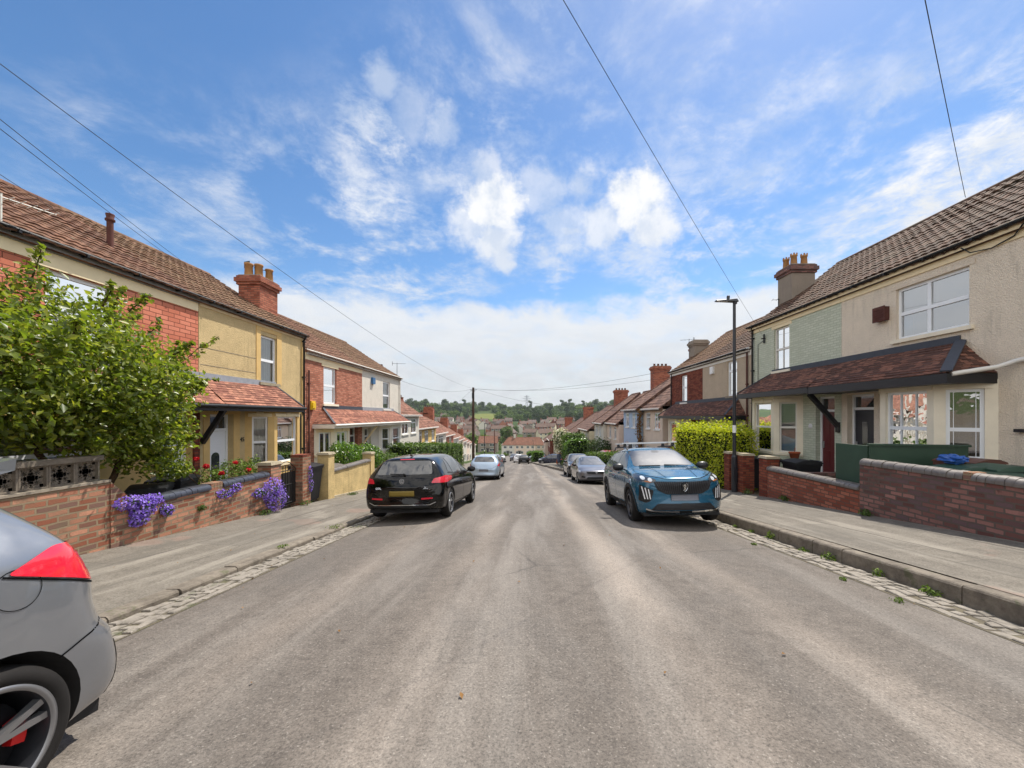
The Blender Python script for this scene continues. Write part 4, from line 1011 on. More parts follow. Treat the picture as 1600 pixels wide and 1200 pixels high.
# right row
row_house(1, 24.5, 28.6, 2.13, 'render_pink', 'plain_tile_far_dark', 'cream rendered house with black sills beside the red brick end terrace', wins=((.12, .38), (.6, .82)), rise=2.7)
row_house(1, 28.65, 33.0, 2.13, 'render_blue', 'plain_tile_far_dark', 'pale blue rendered house at the end of its pair', hip1=2.6, wins=((.2, .4), (.62, .84)), rise=2.7)
ml = MB(); P5 = side_frame(1, XR+SX(28.6)); ml.fbox(P5, 28.3, 28.95, .02, .12, -3, 2.0); ml.build('creeper_stain', 'bark', h4) if False else None
row_house(1, 33.3, 38.0, .95, 'render_pink', 'plain_tile_far_dark', 'cream rendered house with tall red chimney, next below the pale blue one', hip0=0, chim='near', rise=2.9, chim_h=1.9)
row_house(1, 38.05, 43.0, .88, 'render_white', 'plain_tile_far_dark', 'white corner house above the dark conifer and hedges', hip1=2.4, wins=((.25, .45), (.65, .85)), rise=2.9)
rr = [('render_cream', 'cream rendered house with a red chimney, behind the tall dark hedge', 'near', 2.4, 0), ('render_pink', 'pinkish house mostly hidden by the tall dark hedge', None, 0, 2.4),
      ('brick_house', 'brown brick house low on the slope behind the pale flowering bush', 'near', 2.4, 0), ('render_cream', 'cream house below the pale flowering bush', None, 0, 2.4),
      ('brick_dark', 'dark brick house near the bottom of the slope beside the low hedges', 'near', 2.4, 0), ('render_pink', 'pink rendered house at the very bottom of the slope', None, 0, 2.4)]
for i, (m, lb, ch, ha, hb) in enumerate(rr):
    u = 43.6+(7.6*i if i < 2 else 15.6+8.2*(i-2)); row_house(1, u, u+7.4, E(u+4, 4.75), m, 'plain_tile_far_dark', lb, hip0=0, hip1=hb, chim=ch, detail=i < 2, rise=2.8, chim_h=1.6)

# ---- terrace across the bottom, facing up the street
def cross_house(u0, u1, y, zg, wallmat, label, roofmat='plain_tile_far', hip0=0, hip1=0, chim=False, eh=5.6, rise=3.6):
    P = frame(0, y, 1, 0, 0, -1)
    h = thing('row_house', label, 'house', ((u0+u1)/2, y, zg), group='houses across the foot of the street')
    L = u1-u0; W = [(u0+L*a, u0+L*b, zg+zz, zg+zz+1.3) for a, b in ((.15, .4), (.6, .85)) for zz in (.9, 3.6)]
    shell(h, P, u0, u1, zg-1, zg+eh, [wallmat], W); main_roof(h, P, u0, u1, zg+eh, rise, 4, roofmat, False, .3, hip0, hip1)
    for w in W:
        m = MB(); m.fbox(P, w[0], w[1], -.06, .03, w[2], w[3]); fr = m.build('window', 'upvc', h)
        g = MB(); g.fbox(P, w[0]+.1, (w[0]+w[1])/2-.05, .031, .034, w[2]+.1, w[3]-.1); g.fbox(P, (w[0]+w[1])/2+.05, w[1]-.1, .031, .034, w[2]+.1, w[3]-.1); g.build('pane', 'far_glass', fr)
    dm = MB(); dm.fbox(P, (u0+u1)/2-.5, (u0+u1)/2+.5, .0, .05, zg, zg+2.1); dm.fbox(P, (u0+u1)/2-.9, (u0+u1)/2+.9, .05, .9, zg+2.3, zg+2.5); dm.build('door', 'door_dark', h)
    if chim: chimney(h, u0-.5, u0+.5, y+3.4, y+4.6, zg+eh+2, zg+eh+rise+1.4, 'render_white', [], 'render_white')
    return h
cross_house(-12.5, -6.0, 196, -18.7, 'render_white', 'white end house facing up the street at the bottom of the hill', hip0=3.5)
cross_house(-5.98, -.6, 196, -18.7, 'render_pink', 'beige house second along in the terrace at the foot of the street', chim=True)
cross_house(-.58, 4.8, 196, -18.7, 'render_pink', 'beige house third along in the terrace at the foot of the street')
cross_house(4.82, 10.5, 196, -18.7, 'pebble_grey', 'greyish end house of the terrace at the foot of the street', hip1=3.5)
cross_house(-27, -16, 215, -19, 'render_grey', 'grey-blue gabled house beside the bright trees at the valley floor', eh=5.5)
# ---- hillside estate
ht = []
def hill_proto(wm, rm, w, d, eh, rise, label, gable=True, n_w=3):
    h = thing('hillside_house', label, 'house', (0, 0, 0), group='houses on the far hillside')
    P = frame(0, -d/2, 1, 0, 0, -1); mb = MB()
    facade(mb, P, -w/2, w/2, -3, eh, []); 
    for u in (-w/2, w/2): mb.poly([P(u, 0, -3), P(u, -d, -3), P(u, -d, eh), P(u, -d/2, eh+rise), P(u, 0, eh)])
    mb.quad(P(-w/2, -d, -3), P(w/2, -d, -3), P(w/2, -d, eh), P(-w/2, -d, eh)); mb.build('wall', wm, h, world=False)
    r = MB()
    for s, n0 in ((0, .4), (1, -d-.4)): r.hexa([P(-w/2-.2, n0, eh-.3), P(w/2+.2, n0, eh-.3), P(w/2+.2, -d/2, eh+rise), P(-w/2-.2, -d/2, eh+rise), P(-w/2-.2, n0, eh-.05), P(w/2+.2, n0, eh-.05), P(w/2+.2, -d/2, eh+rise+.25), P(-w/2-.2, -d/2, eh+rise+.25)])
    rf = r.build('roof', rm, h, world=False)
    c = MB(); c.box(-w/2+.2, -w/2+1.1, -.5, .5, eh+rise-.8, eh+rise+1.5); c.build('chimney', 'brick_chimney', rf, world=False)
    for i in range(n_w):
        for zz in (.9, 3.6):
            if zz+1.3 > eh: continue
            u = -w/2+w*(i+.5)/n_w; m = MB(); m.fbox(P, u-.75, u+.75, -.02, .05, zz, zz+1.3); fr = m.build('window', 'upvc', h, world=False)
            g = MB(); g.fbox(P, u-.62, u+.62, .051, .06, zz+.12, zz+1.18); g.build('pane', 'far_glass', fr, world=False)
    return h
protos = [hill_proto('render_white', 'slate_far', 9, 8, 5.2, 3.2, ''), hill_proto('render_cream', 'roof_estate', 11, 8, 5.2, 3.0, ''), hill_proto('brick_house', 'slate_far', 9, 8, 5.2, 3.4, ''), hill_proto('render_grey', 'roof_estate', 13, 8, 5.2, 2.6, '', n_w=4), hill_proto('brick_dark', 'roof_estate', 10, 8, 5, 3.2, '')]
klabel = ['white rendered house with grey roof among others on the far hillside', 'cream rendered house with brown roof among others on the far hillside', 'red brick house with grey roof among others on the far hillside', 'long grey rendered house with brown roof among others on the far hillside', 'dark brick house with brown roof among others on the far hillside']
r3 = random.Random(21); spots = []
def hill_at(px, Y): return (px-822)/600*Y
for Y, pxs in ((268, range(655, 960, 22)), (300, range(640, 960, 19)), (345, range(652, 960, 16)), (395, range(640, 960, 16)), (445, range(640, 800, 15)), (452, range(860, 960, 20)), (500, range(655, 745, 17)), (560, (650, 668, 690, 886, 905))):
    for px in pxs:
        if Y == 268 and (770 < px < 860 and r3.random() < .5 or px < 770 and r3.random() < .5): continue
        if r3.random() < .2: continue
        spots.append((px+r3.uniform(-5, 5), Y+r3.uniform(-9, 9), r3.choice([0, 0, 1, 2, 3, 3, 4, 2])))
used = set()
for px, Y, k in spots:
    o = protos[k] if k not in used else copy_tree(protos[k]); used.add(k)
    x = hill_at(px, Y); o.location = (x, Y, terrain_z(x, Y)); o.rotation_euler = (0, 0, r3.choice([0, 0, .25, -.2, R(90), R(70), R(-60)])+r3.uniform(-.1, .1)); o['label'] = klabel[k]
# ================================================================== cars
def lerp(a, b, t): return a+(b-a)*t
def round_poly(pts, r=.04, k=4):
    out = []; n = len(pts)
    for i in range(n):
        p0, p, p1 = (Vector((*pts[j % n][:2], 0)) for j in (i-1, i, i+1)); rr = pts[i][2] if len(pts[i]) > 2 else r
        a, b = (p0-p), (p1-p); d = min(rr, a.length*.45, b.length*.45); a = p+a.normalized()*d; b = p+b.normalized()*d
        for j in range(k+1):
            t = j/k; q = a*(1-t)**2 + p*2*t*(1-t) + b*t*t; out.append((q.x, q.y))
    return out
def ring_pts(s):
    y, zb, zsh, zt, ws, wm, wsh, wt, bow = s
    h = [(0, zb), (ws*.5, zb), (ws*.92, zb+.005), (ws, zb+.05), (wm, lerp(zb, zsh, .40)), (wm*.998, lerp(zb, zsh, .70)), (lerp(wm, wsh, .75), lerp(zb, zsh, .92)), (wsh-.012, zsh+.012),
         (lerp(wsh, wt, .5)+.012, lerp(zsh, zt, .52)), (wt, lerp(zt, zsh, .10)-.012), (wt-.13*min(1, wt/.5), zt-.006), (wt*.42, zt), (0, zt+.004)]
    full = [(x, z) for x, z in h] + [(-x, z) for x, z in reversed(h[1:-1])]
    return [(x, y+bow*(abs(x)/.88)**2.2, z) for x, z in full]
def hatch_stations(c):
    W, nz, yF, yR = c['W']/2, c['nose'], c['yF'], c['yR']; (cy, cz), (wy, wz), (py, pz), (ey, ez), (hy, hz) = c['cowl'], c['wtop'], c['peak'], c['rend'], c['hbase']
    wt, zb = c['wt'], c['zb']; sh0, sh1 = c['sh']       # shoulder height at cowl / at rear
    fb, rb = c.get('fbow', -.20), c.get('rbow', .12); tz = c.get('tail', .80)
    sh = lambda y: lerp(sh0, sh1, max(0, min(1, (cy-y)/(cy-hy))))
    S = [(yF, zb+.14, nz-.20, nz-.13, W*.50, W*.60, W*.56, W*.42, fb*.8),
         (yF-.035, zb+.05, nz-.10, nz-.035, W*.78, W*.86, W*.80, W*.60, fb),
         (yF-.13, zb+.01, nz-.05, nz+.01, W*.90, W*.955, W*.90, W*.72, fb),
         (yF-.38, zb, nz-.01, nz+.055, W*.95, W*.99, W*.945, W*.76, fb*.55),
         (lerp(yF, cy, .55), zb, lerp(nz, sh0, .55), lerp(nz+.05, cz, .62), W*.96, W*1.0, W*.955, W*.78, fb*.2),
         (cy+.10, zb, sh0-.005, cz-.012, W*.96, W, W*.955, W*.80, -.05),
         (cy-.02, zb, sh0, cz+.02, W*.96, W, W*.955, W*.79, -.05)]
    for t in (.35, .72, .93): S.append((lerp(cy, wy, t), zb, sh(lerp(cy, wy, t)), lerp(cz, wz, t)+.03*math.sin(math.pi*t), W*.96, W, W*.955, lerp(W*.79, wt, t**.8), -.05*(1-t)))
    S.append((wy-.10, zb, sh(wy), lerp(wz, pz, .55), W*.96, W, W*.955, wt, 0))
    S.append((py, zb, sh(py), pz, W*.96, W, W*.96, wt, 0))
    S.append((lerp(py, ey, .55), zb, sh(lerp(py, ey, .55)), lerp(pz, ez, .38), W*.96, W, W*.96, wt*.99, 0))
    S.append((ey+.06, zb, sh(ey), ez+.012, W*.96, W*1.0, W*.95, wt*.97, .0))
    S.append((ey-.02, zb, sh(ey), ez-.02, W*.96, W*.995, W*.945, wt*.955, .04))
    for t in (.4, .8): S.append((lerp(ey, hy, t), zb+.02*t, lerp(sh(ey), min(sh1, hz-.02), t), lerp(ez, hz, t)+.012, W*.95, W*(.985-.01*t), W*(.94-.02*t), lerp(wt*.95, W*.80, t), rb*lerp(.4, 1, t)))
    S.append((hy-.02, zb+.03, min(sh1, hz)-.055, hz-.015, W*.94, W*.965, W*.90, W*.78, rb))
    S.append((lerp(hy, yR, .45), zb+.05, lerp(hz-.06, tz, .5), lerp(hz-.02, tz+.05, .45), W*.91, W*.95, W*.87, W*.72, rb))
    S.append((yR+.03, zb+.05, tz-.13, tz-.05, W*.86, W*.90, W*.82, W*.64, rb))
    S.append((yR, zb+.11, tz-.22, tz-.14, W*.66, W*.72, W*.66, W*.5, rb*.8))
    return S
class Body:
    def __init__(s, stations, paint, parent, wheels, ra, level=2, inner='black_plastic', tweak=None):
        bm = bmesh.new(); rings = [[bm.verts.new(p) for p in ring_pts(st)] for st in stations]; n = len(rings[0])
        for a, b in zip(rings, rings[1:]):
            for i in range(n): bm.faces.new((a[i], a[(i+1) % n], b[(i+1) % n], b[i]))
        bm.faces.new(rings[0]); bm.faces.new(list(reversed(rings[-1])))
        bmesh.ops.recalc_face_normals(bm, faces=bm.faces)
        me = bpy.data.meshes.new('body'); bm.to_mesh(me); bm.free()
        o = bpy.data.objects.new('body', me); COL.objects.link(o)
        md = o.modifiers.new('s', 'SUBSURF'); md.levels = md.render_levels = level
        dg = bpy.context.evaluated_depsgraph_get(); m2 = bpy.data.meshes.new_from_object(o.evaluated_get(dg)); o.modifiers.clear()
        if tweak:
            for v in m2.vertices: v.co = tweak(v.co)
        s.bvh = BVHTree.FromPolygons([v.co.copy() for v in m2.vertices], [tuple(p.vertices) for p in m2.polygons])
        o.data = m2; m2.materials.append(MATS[paint]); m2.materials.append(MATS[inner])
        cut = MB()
        for sx in (-1, 1):
            for (wy, wz) in wheels:
                k = 40; pr = [(sx*.55, wy+ra*math.cos(2*math.pi*i/k), wz+ra*math.sin(2*math.pi*i/k)) for i in range(k)]; cut.prism(pr, (sx*.8, 0, 0))
        co_ = cut.build('cutter', [inner, inner], None, world=False)
        for p in co_.data.polygons: p.material_index = 1
        b = o.modifiers.new('b', 'BOOLEAN'); b.operation = 'DIFFERENCE'; b.solver = 'EXACT'; b.object = co_
        bpy.context.view_layer.update(); dg = bpy.context.evaluated_depsgraph_get(); m3 = bpy.data.meshes.new_from_object(o.evaluated_get(dg)); o.modifiers.clear(); o.data = m3
        bpy.data.objects.remove(co_)
        un = bpy.data.objects.new('uncut', m2); COL.objects.link(un); m2.polygons.foreach_set('use_smooth', [True]*len(m2.polygons))
        for p in m3.polygons: p.use_smooth = True
        dt = o.modifiers.new('n', 'DATA_TRANSFER'); dt.object = un; dt.use_loop_data = True; dt.data_types_loops = {'CUSTOM_NORMAL'}; dt.loop_mapping = 'POLYINTERP_NEAREST'
        bpy.context.view_layer.update(); m4 = bpy.data.meshes.new_from_object(o.evaluated_get(bpy.context.evaluated_depsgraph_get())); o.modifiers.clear(); o.data = m4; bpy.data.objects.remove(un); m3 = m4
        o.parent = parent; s.o = o; s.parent = parent
    def hit(s, O, d, off):
        h = s.bvh.ray_cast(O, d)
        if h[0] is None: h = s.bvh.find_nearest(O+d*max(0, (Vector((0, 0, .7))-O).dot(d)-.4))
        p, nn = h[0], h[1]
        if nn.dot(d) > 0: nn = -nn
        return p+nn*off
    def axes(s, view):
        if view == 'L': return Vector((-3, 0, 0)), Vector((0, 1, 0)), Vector((0, 0, 1)), Vector((1, 0, 0))
        if view == 'R': return Vector((3, 0, 0)), Vector((0, 1, 0)), Vector((0, 0, 1)), Vector((-1, 0, 0))
        if view == 'F': return Vector((0, 6, 0)), Vector((1, 0, 0)), Vector((0, 0, 1)), Vector((0, -1, 0))
        if view == 'B': return Vector((0, -6, 0)), Vector((1, 0, 0)), Vector((0, 0, 1)), Vector((0, 1, 0))
        if view == 'T': return Vector((0, 0, 5)), Vector((1, 0, 0)), Vector((0, 1, 0)), Vector((0, 0, -1))
        return view
    def patch(s, name, poly, view, mat, off=.004, sp=.05, parent=None, mirror=False, rnd_=.03, smooth=True, depth=0):
        outs = []
        for mx in ((1, -1) if mirror else (1,)):
            pl = [(p[0], *p[1:]) for p in poly]
            vw = view
            if mirror and isinstance(view, str) and view in 'LR': vw = 'R' if mx == 1 else 'L'
            O, r, u, d = s.axes(vw)
            if mirror and not (isinstance(view, str) and view in 'LR'):
                if mx == -1: O, r, u, d = (Vector((-q.x, q.y, q.z)) for q in (O, r, u, d))
            P = round_poly(pl, rnd_) if rnd_ else [q[:2] for q in pl]
            bm = bmesh.new(); f = bm.faces.new([bm.verts.new((a, b, 0)) for a, b in P])
            xs = [a for a, b in P]; ys = [b for a, b in P]
            for ax, lo, hi in ((0, min(xs), max(xs)), (1, min(ys), max(ys))):
                k = int((hi-lo)/sp)
                for i in range(1, k+1):
                    c = lo+(hi-lo)*i/(k+1); co_ = (c, 0, 0) if ax == 0 else (0, c, 0); no = (1, 0, 0) if ax == 0 else (0, 1, 0)
                    bmesh.ops.bisect_plane(bm, geom=bm.verts[:]+bm.edges[:]+bm.faces[:], plane_co=co_, plane_no=no)
            for v in bm.verts: v.co = s.hit(O+r*v.co.x+u*v.co.y, d, off)
            if depth:
                ex = bmesh.ops.extrude_edge_only(bm, edges=[e for e in bm.edges if e.is_boundary]); 
                for v in [q for q in ex['geom'] if isinstance(q, bmesh.types.BMVert)]: v.co += d*depth
            bmesh.ops.triangulate(bm, faces=[f for f in bm.faces if len(f.verts) > 4])
            bmesh.ops.recalc_face_normals(bm, faces=bm.faces)
            me = bpy.data.meshes.new(name); bm.to_mesh(me); bm.free()
            if smooth: me.polygons.foreach_set('use_smooth', [True]*len(me.polygons))
            outs.append(add_obj(name, me, mat, parent or s.parent))
        return outs if mirror else outs[0]
    def line(s, name, pts, view, w, mat, off=.003, parent=None, mirror=False, close=False, sp=.04):
        """thin strip following a polyline on the body"""
        obs = []
        for mx in ((1, -1) if mirror else (1,)):
            vw = view
            if mirror and isinstance(view, str) and view in 'LR': vw = 'R' if mx == 1 else 'L'
            O, r, u, d = s.axes(vw)
            if mirror and not (isinstance(view, str) and view in 'LR') and mx == -1: O, r, u, d = (Vector((-q.x, q.y, q.z)) for q in (O, r, u, d))
            pp = list(pts)+([pts[0]] if close else []); q = []
            for (a, b), (c, e) in zip(pp, pp[1:]):
                k = max(1, int(math.hypot(c-a, e-b)/sp)); q += [(lerp(a, c, i/k), lerp(b, e, i/k)) for i in range(k)]
            q.append(pp[-1]); mb = MB(); vs = []
            for i, (a, b) in enumerate(q):
                p0, p1 = q[max(0, i-1)], q[min(len(q)-1, i+1)]; t = Vector((p1[0]-p0[0], p1[1]-p0[1])); t.normalize(); nn = Vector((-t.y, t.x))*w/2
                for sg in (1, -1): vs.append(s.hit(O+r*(a+nn.x*sg)+u*(b+nn.y*sg), d, off))
            mb.add(vs, [(2*i, 2*i+1, 2*i+3, 2*i+2) for i in range(len(q)-1)], 0, True)
            obs.append(mb.build(name, mat, parent or s.parent, world=False, recalc=False, uv=False))
        return obs
def wheel(parent, x, y, r, w, style='multi', n=5, rim_mat='alloy', rr=.68, caliper=None, seg=36, dark='black_plastic'):
    s = 1 if x > 0 else -1; wp = empty_part('wheel', parent, (x, y, r))
    t = MB(); R_ = r*rr; hw = w/2
    t.lathe([(R_, -hw*.9), (R_+.02, -hw), (r-.035, -hw), (r-.008, -hw*.8), (r, -hw*.5), (r, hw*.5), (r-.008, hw*.8), (r-.035, hw), (R_+.02, hw), (R_, hw*.9)], (0, 0, 0), 'X', seg); t.build('tyre', 'tyre', wp, world=False)
    m = MB(); o = s*hw
    m.lathe([(R_+.004, o*.55), (R_+.006, o*.97), (R_-.010, o*1.0), (R_-.018, o*.93)], (0, 0, 0), 'X', seg); m.lathe([(R_-.018, o*.93), (R_-.022, o*.8), (R_-.024, -o*.8)], (0, 0, 0), 'X', seg, 1)
    m.lathe([(.0, o*.74), (.045, o*.74), (.06, o*.66), (.06, o*.2)], (0, 0, 0), 'X', 16)
    for i in range(n):
        a = 2*math.pi*i/n+.3
        prs = [(0, .05, .085)] if style == 'multi' else ([(-.16, .022, .03), (.16, .022, .03)] if style == 'twin' else [(0, .045, .03)])
        for da, w0, w1 in prs:
            aa = a+(da if style == 'twin' else 0); c, q = math.cos(aa), math.sin(aa); c0, q0 = math.cos(a), math.sin(a)
            inn = (.05*c0, .05*q0); out = ((R_-.015)*c, (R_-.015)*q); tx, ty = -q, c
            pts = []
            for (px, py), ww, xo in ((inn, w0, .70), (out, w1, .84)):
                for dx in (1, .62): pts.append([(o*xo*dx, px-tx*ww*.5, py-ty*ww*.5), (o*xo*dx, px+tx*ww*.5, py+ty*ww*.5)])
            m.hexa([pts[1][0], pts[1][1], pts[3][1], pts[3][0], pts[0][0], pts[0][1], pts[2][1], pts[2][0]])
    m.build('rim', [rim_mat, 'alloy_dark'], wp, world=False)
    b = MB(); b.lathe([(0, o*.15), (R_-.06, o*.15), (R_-.06, -o*.1)], (0, 0, 0), 'X', 24); b.build('brake_disc', dark, wp, world=False)
    if caliper:
        c = MB()
        for i in range(4):
            a0, a1 = 2.75+i*.16, 2.75+(i+1)*.16
            c.hexa([(o*.16, math.cos(a)*rad, math.sin(a)*rad) for a, rad in ((a0, .14), (a1, .14), (a1, .19), (a0, .19))]+[(o*.50, math.cos(a)*rad, math.sin(a)*rad) for a, rad in ((a0, .14), (a1, .14), (a1, .19), (a0, .19))])
        c.build('brake_caliper', caliper, wp, world=False)
def mirror_part(parent, x, y, z, mat, s=1.0):
    sg = 1 if x > 0 else -1; mb = MB(); cx, cy, cz = x+sg*.09*s, y, z
    n, k = 9, 14; vs = []
    for i in range(n):
        th = math.pi*i/(n-1)
        for j in range(k):
            ph = 2*math.pi*j/k; px = -math.cos(th); rr = math.sin(th)**.6
            yy = rr*math.cos(ph); vs.append((cx+.115*s*px, cy+(.075 if yy > 0 else .035)*s*yy, cz+.075*s*rr*math.sin(ph)))
    mb.add(vs, [(i*k+j, i*k+(j+1) % k, (i+1)*k+(j+1) % k, (i+1)*k+j) for i in range(n-1) for j in range(k)], 0, True)
    mb.beam((x-sg*.05, y, z-.06), (x+sg*.05, y, z-.03), .06, .03)
    return mb.build('wing_mirror', mat, parent, world=False)
def car_glass_m():
    m, n = newmat('car_glass'); d = n.N('ShaderNodeBsdfPrincipled'); n.set(d.inputs['Base Color'], n.mix(n.mr(n.noise(n.uv(kind='Object'), 3.5, 3), .45, .6), (.012, .013, .015), (.05, .048, .045))); d.inputs['Roughness'].default_value = .5
    g = n.N('ShaderNodeBsdfGlossy'); g.inputs['Roughness'].default_value = .015
    fr = n.N('ShaderNodeFresnel'); fr.inputs[0].default_value = 1.6; mx = n.N('ShaderNodeMixShader'); n.set(mx.inputs[0], n.math('MULTIPLY_ADD', fr.outputs[0], .9, .05, True))
    n.t.links.new(d.outputs[0], mx.inputs[1]); n.t.links.new(g.outputs[0], mx.inputs[2]); n.out(mx)
paint_mat('paint_black', '#020203', 0, .10, .55, 0, .15); paint_mat('paint_blue', '#044f6c', .3, .25, 1.0, .25); paint_mat('paint_silver', '#7c7f84', .6, .30, 1.0, .3)
paint_mat('paint_iceblue', '#9fb0c4', .5, .3, 1.0, .2); paint_mat('paint_grey', '#6a6a70', .6, .3, 1.0, .2); paint_mat('paint_white_car', '#dcdcdc', 0, .3); paint_mat('paint_red', '#a8121c', 0, .25); paint_mat('paint_navy', '#16233f', .3, .25)
paint_mat('paint_darkgrey', '#2c2e33', .4, .25)
car_glass_m(); plain('tyre', '#1d1b1a', .8, .25, var=.3, vscale=8); plain('alloy', '#a9abae', .3, .5, metal=.8); plain('alloy_mid', '#8a8a8c', .35, .5, metal=.7); plain('alloy_dark', '#4a4b50', .35, .5, metal=.7); plain('chrome', '#c9ccd0', .12, .5, metal=1.0)
plain('red_caliper', '#c01a1a', .4, .5); plain('plate_yellow', '#7d6a2a', .5, .4, var=.1); plain('plate_grey', '#6e7078', .5, .4, var=.05); plain('seam', '#050506', .8, .1); plain('cladding', '#1d1e20', .6, .35, var=.2); plain('amber', '#c86a12', .3, .5)
def lamp_mat(name, c, c2):
    m, n = newmat(name); c, c2 = col3(c), col3(c2)
    w = n.N('ShaderNodeTexWave', i_Scale=14); n.set(w.inputs[0], n.uv(kind='Object'))
    n.bsdf(n.mix(n.noise(n.uv(kind='Object'), 12, 3), c, c2), .12, n.bump(w.outputs[1], .15, .003), .6, 0, 1.0)
lamp_mat('tail_red', (.50, .010, .025), (.70, .02, .05)); lamp_mat('tail_pink', (.80, .02, .06), (.62, .012, .02)); lamp_mat('head_clear', '#9aa0a6', '#d7dbe0'); lamp_mat('head_dark', '#15171b', '#3a3d42'); lamp_mat('drl', '#d0d3d8', '#f0f2f4')
FRONT_TILT = math.atan(.1)
def car_root(name, label, x, y, z, yaw, roll=0, group=None):
    return thing(name, label, 'car', (x, y, z), (-FRONT_TILT*math.cos(yaw), roll, yaw), group)

# ---------------------------------------------------------------- black hatchback, seen from behind
def black_hatch(root):
    c = dict(W=1.79, nose=.70, yF=2.17, yR=-2.09, cowl=(.98, .99), wtop=(.16, 1.385), peak=(-.35, 1.46), rend=(-1.70, 1.345), hbase=(-1.955, .985), wt=.575, zb=.20, sh=(.90, .955), tail=.84)
    B = Body(hatch_stations(c), 'paint_black', root, [(1.31, .315), (-1.31, .315)], .355, 3)
    B.patch('windscreen', [(-.66, .98), (.66, .98), (.56, 1.36), (-.56, 1.36)], 'F', 'car_glass', sp=.06)
    B.patch('rear_window', [(-.62, .985), (.62, .985), (.535, 1.275), (-.535, 1.275)], 'B', 'car_glass', sp=.06, rnd_=.06)
    B.patch('side_window', [(.74, 1.0, .02), (.30, 1.27), (-.02, 1.345, .02), (-.02, .985, .01)], 'R', 'car_glass', mirror=True)
    B.patch('side_window', [(-.08, .985, .01), (-.08, 1.35, .02), (-.62, 1.37), (-.98, 1.325), (-.98, .985, .01)], 'R', 'car_glass', mirror=True)
    B.patch('side_window', [(-1.03, .99, .01), (-1.03, 1.31, .01), (-1.14, 1.27), (-1.36, 1.03)], 'R', 'car_glass', mirror=True)
    for x in (1, -1):
        f = (Vector((x*2.2, -4, 0)), Vector((x*.876, .482, 0)), Vector((0, 0, 1)), Vector((-x*.482, .876, 0)))
    # tail lamps wrap the rear corner
    diag = (Vector((2.1, -3.9, 0)), Vector((.88, .475, 0)), Vector((0, 0, 1)), Vector((-.475, .88, 0)))
    B.patch('tail_light', [(-.40, .80, .02), (-.34, .895), (-.05, .95), (.20, .915, .03), (.18, .84), (.0, .80)], diag, 'tail_red', mirror=True, sp=.04, off=.006)
    B.patch('reflector', [(.42, .455), (.66, .47), (.66, .50), (.42, .49)], 'B', 'tail_red', mirror=True, rnd_=.008)
    pb = B.patch('number_plate', [(-.27, .53), (.27, .53), (.27, .645), (-.27, .645)], 'B', 'plate_yellow', off=.012, rnd_=.01, depth=.012)
    B.line('bumper_trim', [(-.72, .40), (-.6, .345), (.6, .345), (.72, .40)], 'B', .014, 'chrome', .006)
    B.patch('diffuser', [(-.62, .25), (.62, .25), (.58, .335), (-.58, .335)], 'B', 'cladding', .004)
    B.line('panel_gap', [(-.74, .70), (-.66, .62), (-.5, .50), (.5, .50), (.66, .62), (.74, .70)], 'B', .008, 'seam')
    B.line('panel_gap', [(-.05, .99), (-.05, .35), (.05, .28)], 'R', .007, 'seam', mirror=True)
    B.line('panel_gap', [(-1.0, 1.0), (-1.02, .80), (-.92, .62), (-.85, .30)], 'R', .007, 'seam', mirror=True)
    B.line('panel_gap', [(.84, .95), (.9, .65), (.86, .30)], 'R', .007, 'seam', mirror=True)
    B.line('window_trim', [(.80, .975), (-.98, .965), (-1.4, 1.0)], 'R', .018, 'black_plastic', .006, mirror=True)
    B.line('sill_trim', [(.90, .26), (-.90, .26)], 'R', .05, 'cladding', .004, mirror=True)
    h = MB()
    for sx in (1, -1):
        for y in (-.80, .16): h2 = MB(); p = B.hit(Vector((sx*3, y, .86)), Vector((-sx, 0, 0)), .018); h2.obox(p, (0, 1, 0), (1, 0, 0), (0, 0, 1), .10, .018, .018); h2.build('door_handle', 'paint_black', root, world=False)
    for sx in (1, -1): mirror_part(root, sx*.86, .66, 1.0, 'paint_black')
    # round badge with the letters made of bars, plus the name lettering
    ce = B.hit(Vector((0, -6, .845)), Vector((0, 1, 0)), .008); bd = MB(); k = 28
    def disc(r0, r1, yo, mi): 
        vs = []; 
        for i in range(k): a = 2*math.pi*i/k; vs += [(ce.x+r0*math.cos(a), ce.y-yo, ce.z+r0*math.sin(a)), (ce.x+r1*math.cos(a), ce.y-yo, ce.z+r1*math.sin(a))]
        bd.add(vs, [(2*i, 2*i+1, (2*i+3) % (2*k), (2*i+2) % (2*k)) for i in range(k)], mi)
    disc(.0, .052, .004, 1); disc(.045, .055, .009, 0)
    def bar(a, b): bd.beam((ce.x+a[0], ce.y-.010, ce.z+a[1]), (ce.x+b[0], ce.y-.010, ce.z+b[1]), .009, .006, (0, 1, 0), 0)
    for q in (((-.018, .038), (0, .004)), ((.018, .038), (0, .004)), ((-.038, .022), (-.017, -.036)), ((-.017, -.036), (0, -.002)), ((0, -.002), (.017, -.036)), ((.017, -.036), (.038, .022))): bar(*q)
    bd.build('badge', ['alloy', 'alloy_dark'], root, world=False)
    for txt, sz, x, z in (('GOLF', .058, -.50, .70), ('TDI', .030, .50, .715), ('BLUEMOTION', .022, .50, .685)):
        p = B.hit(Vector((x, -6, z)), Vector((0, 1, 0)), .004); letters('lettering', txt, sz, 'chrome', root, p, (1, 0, 0), (0, .12, 1), .002)
    wp = MB(); wp.beam((.02, -2.0, .995), (-.28, -1.985, 1.005), .02, .02); wp.lathe([(.0, -.02), (.025, -.02), (.025, .02), (0, .02)], (.03, -2.0, .995), 'Y', 10); wp.build('rear_wiper', 'black_plastic', root, world=False)
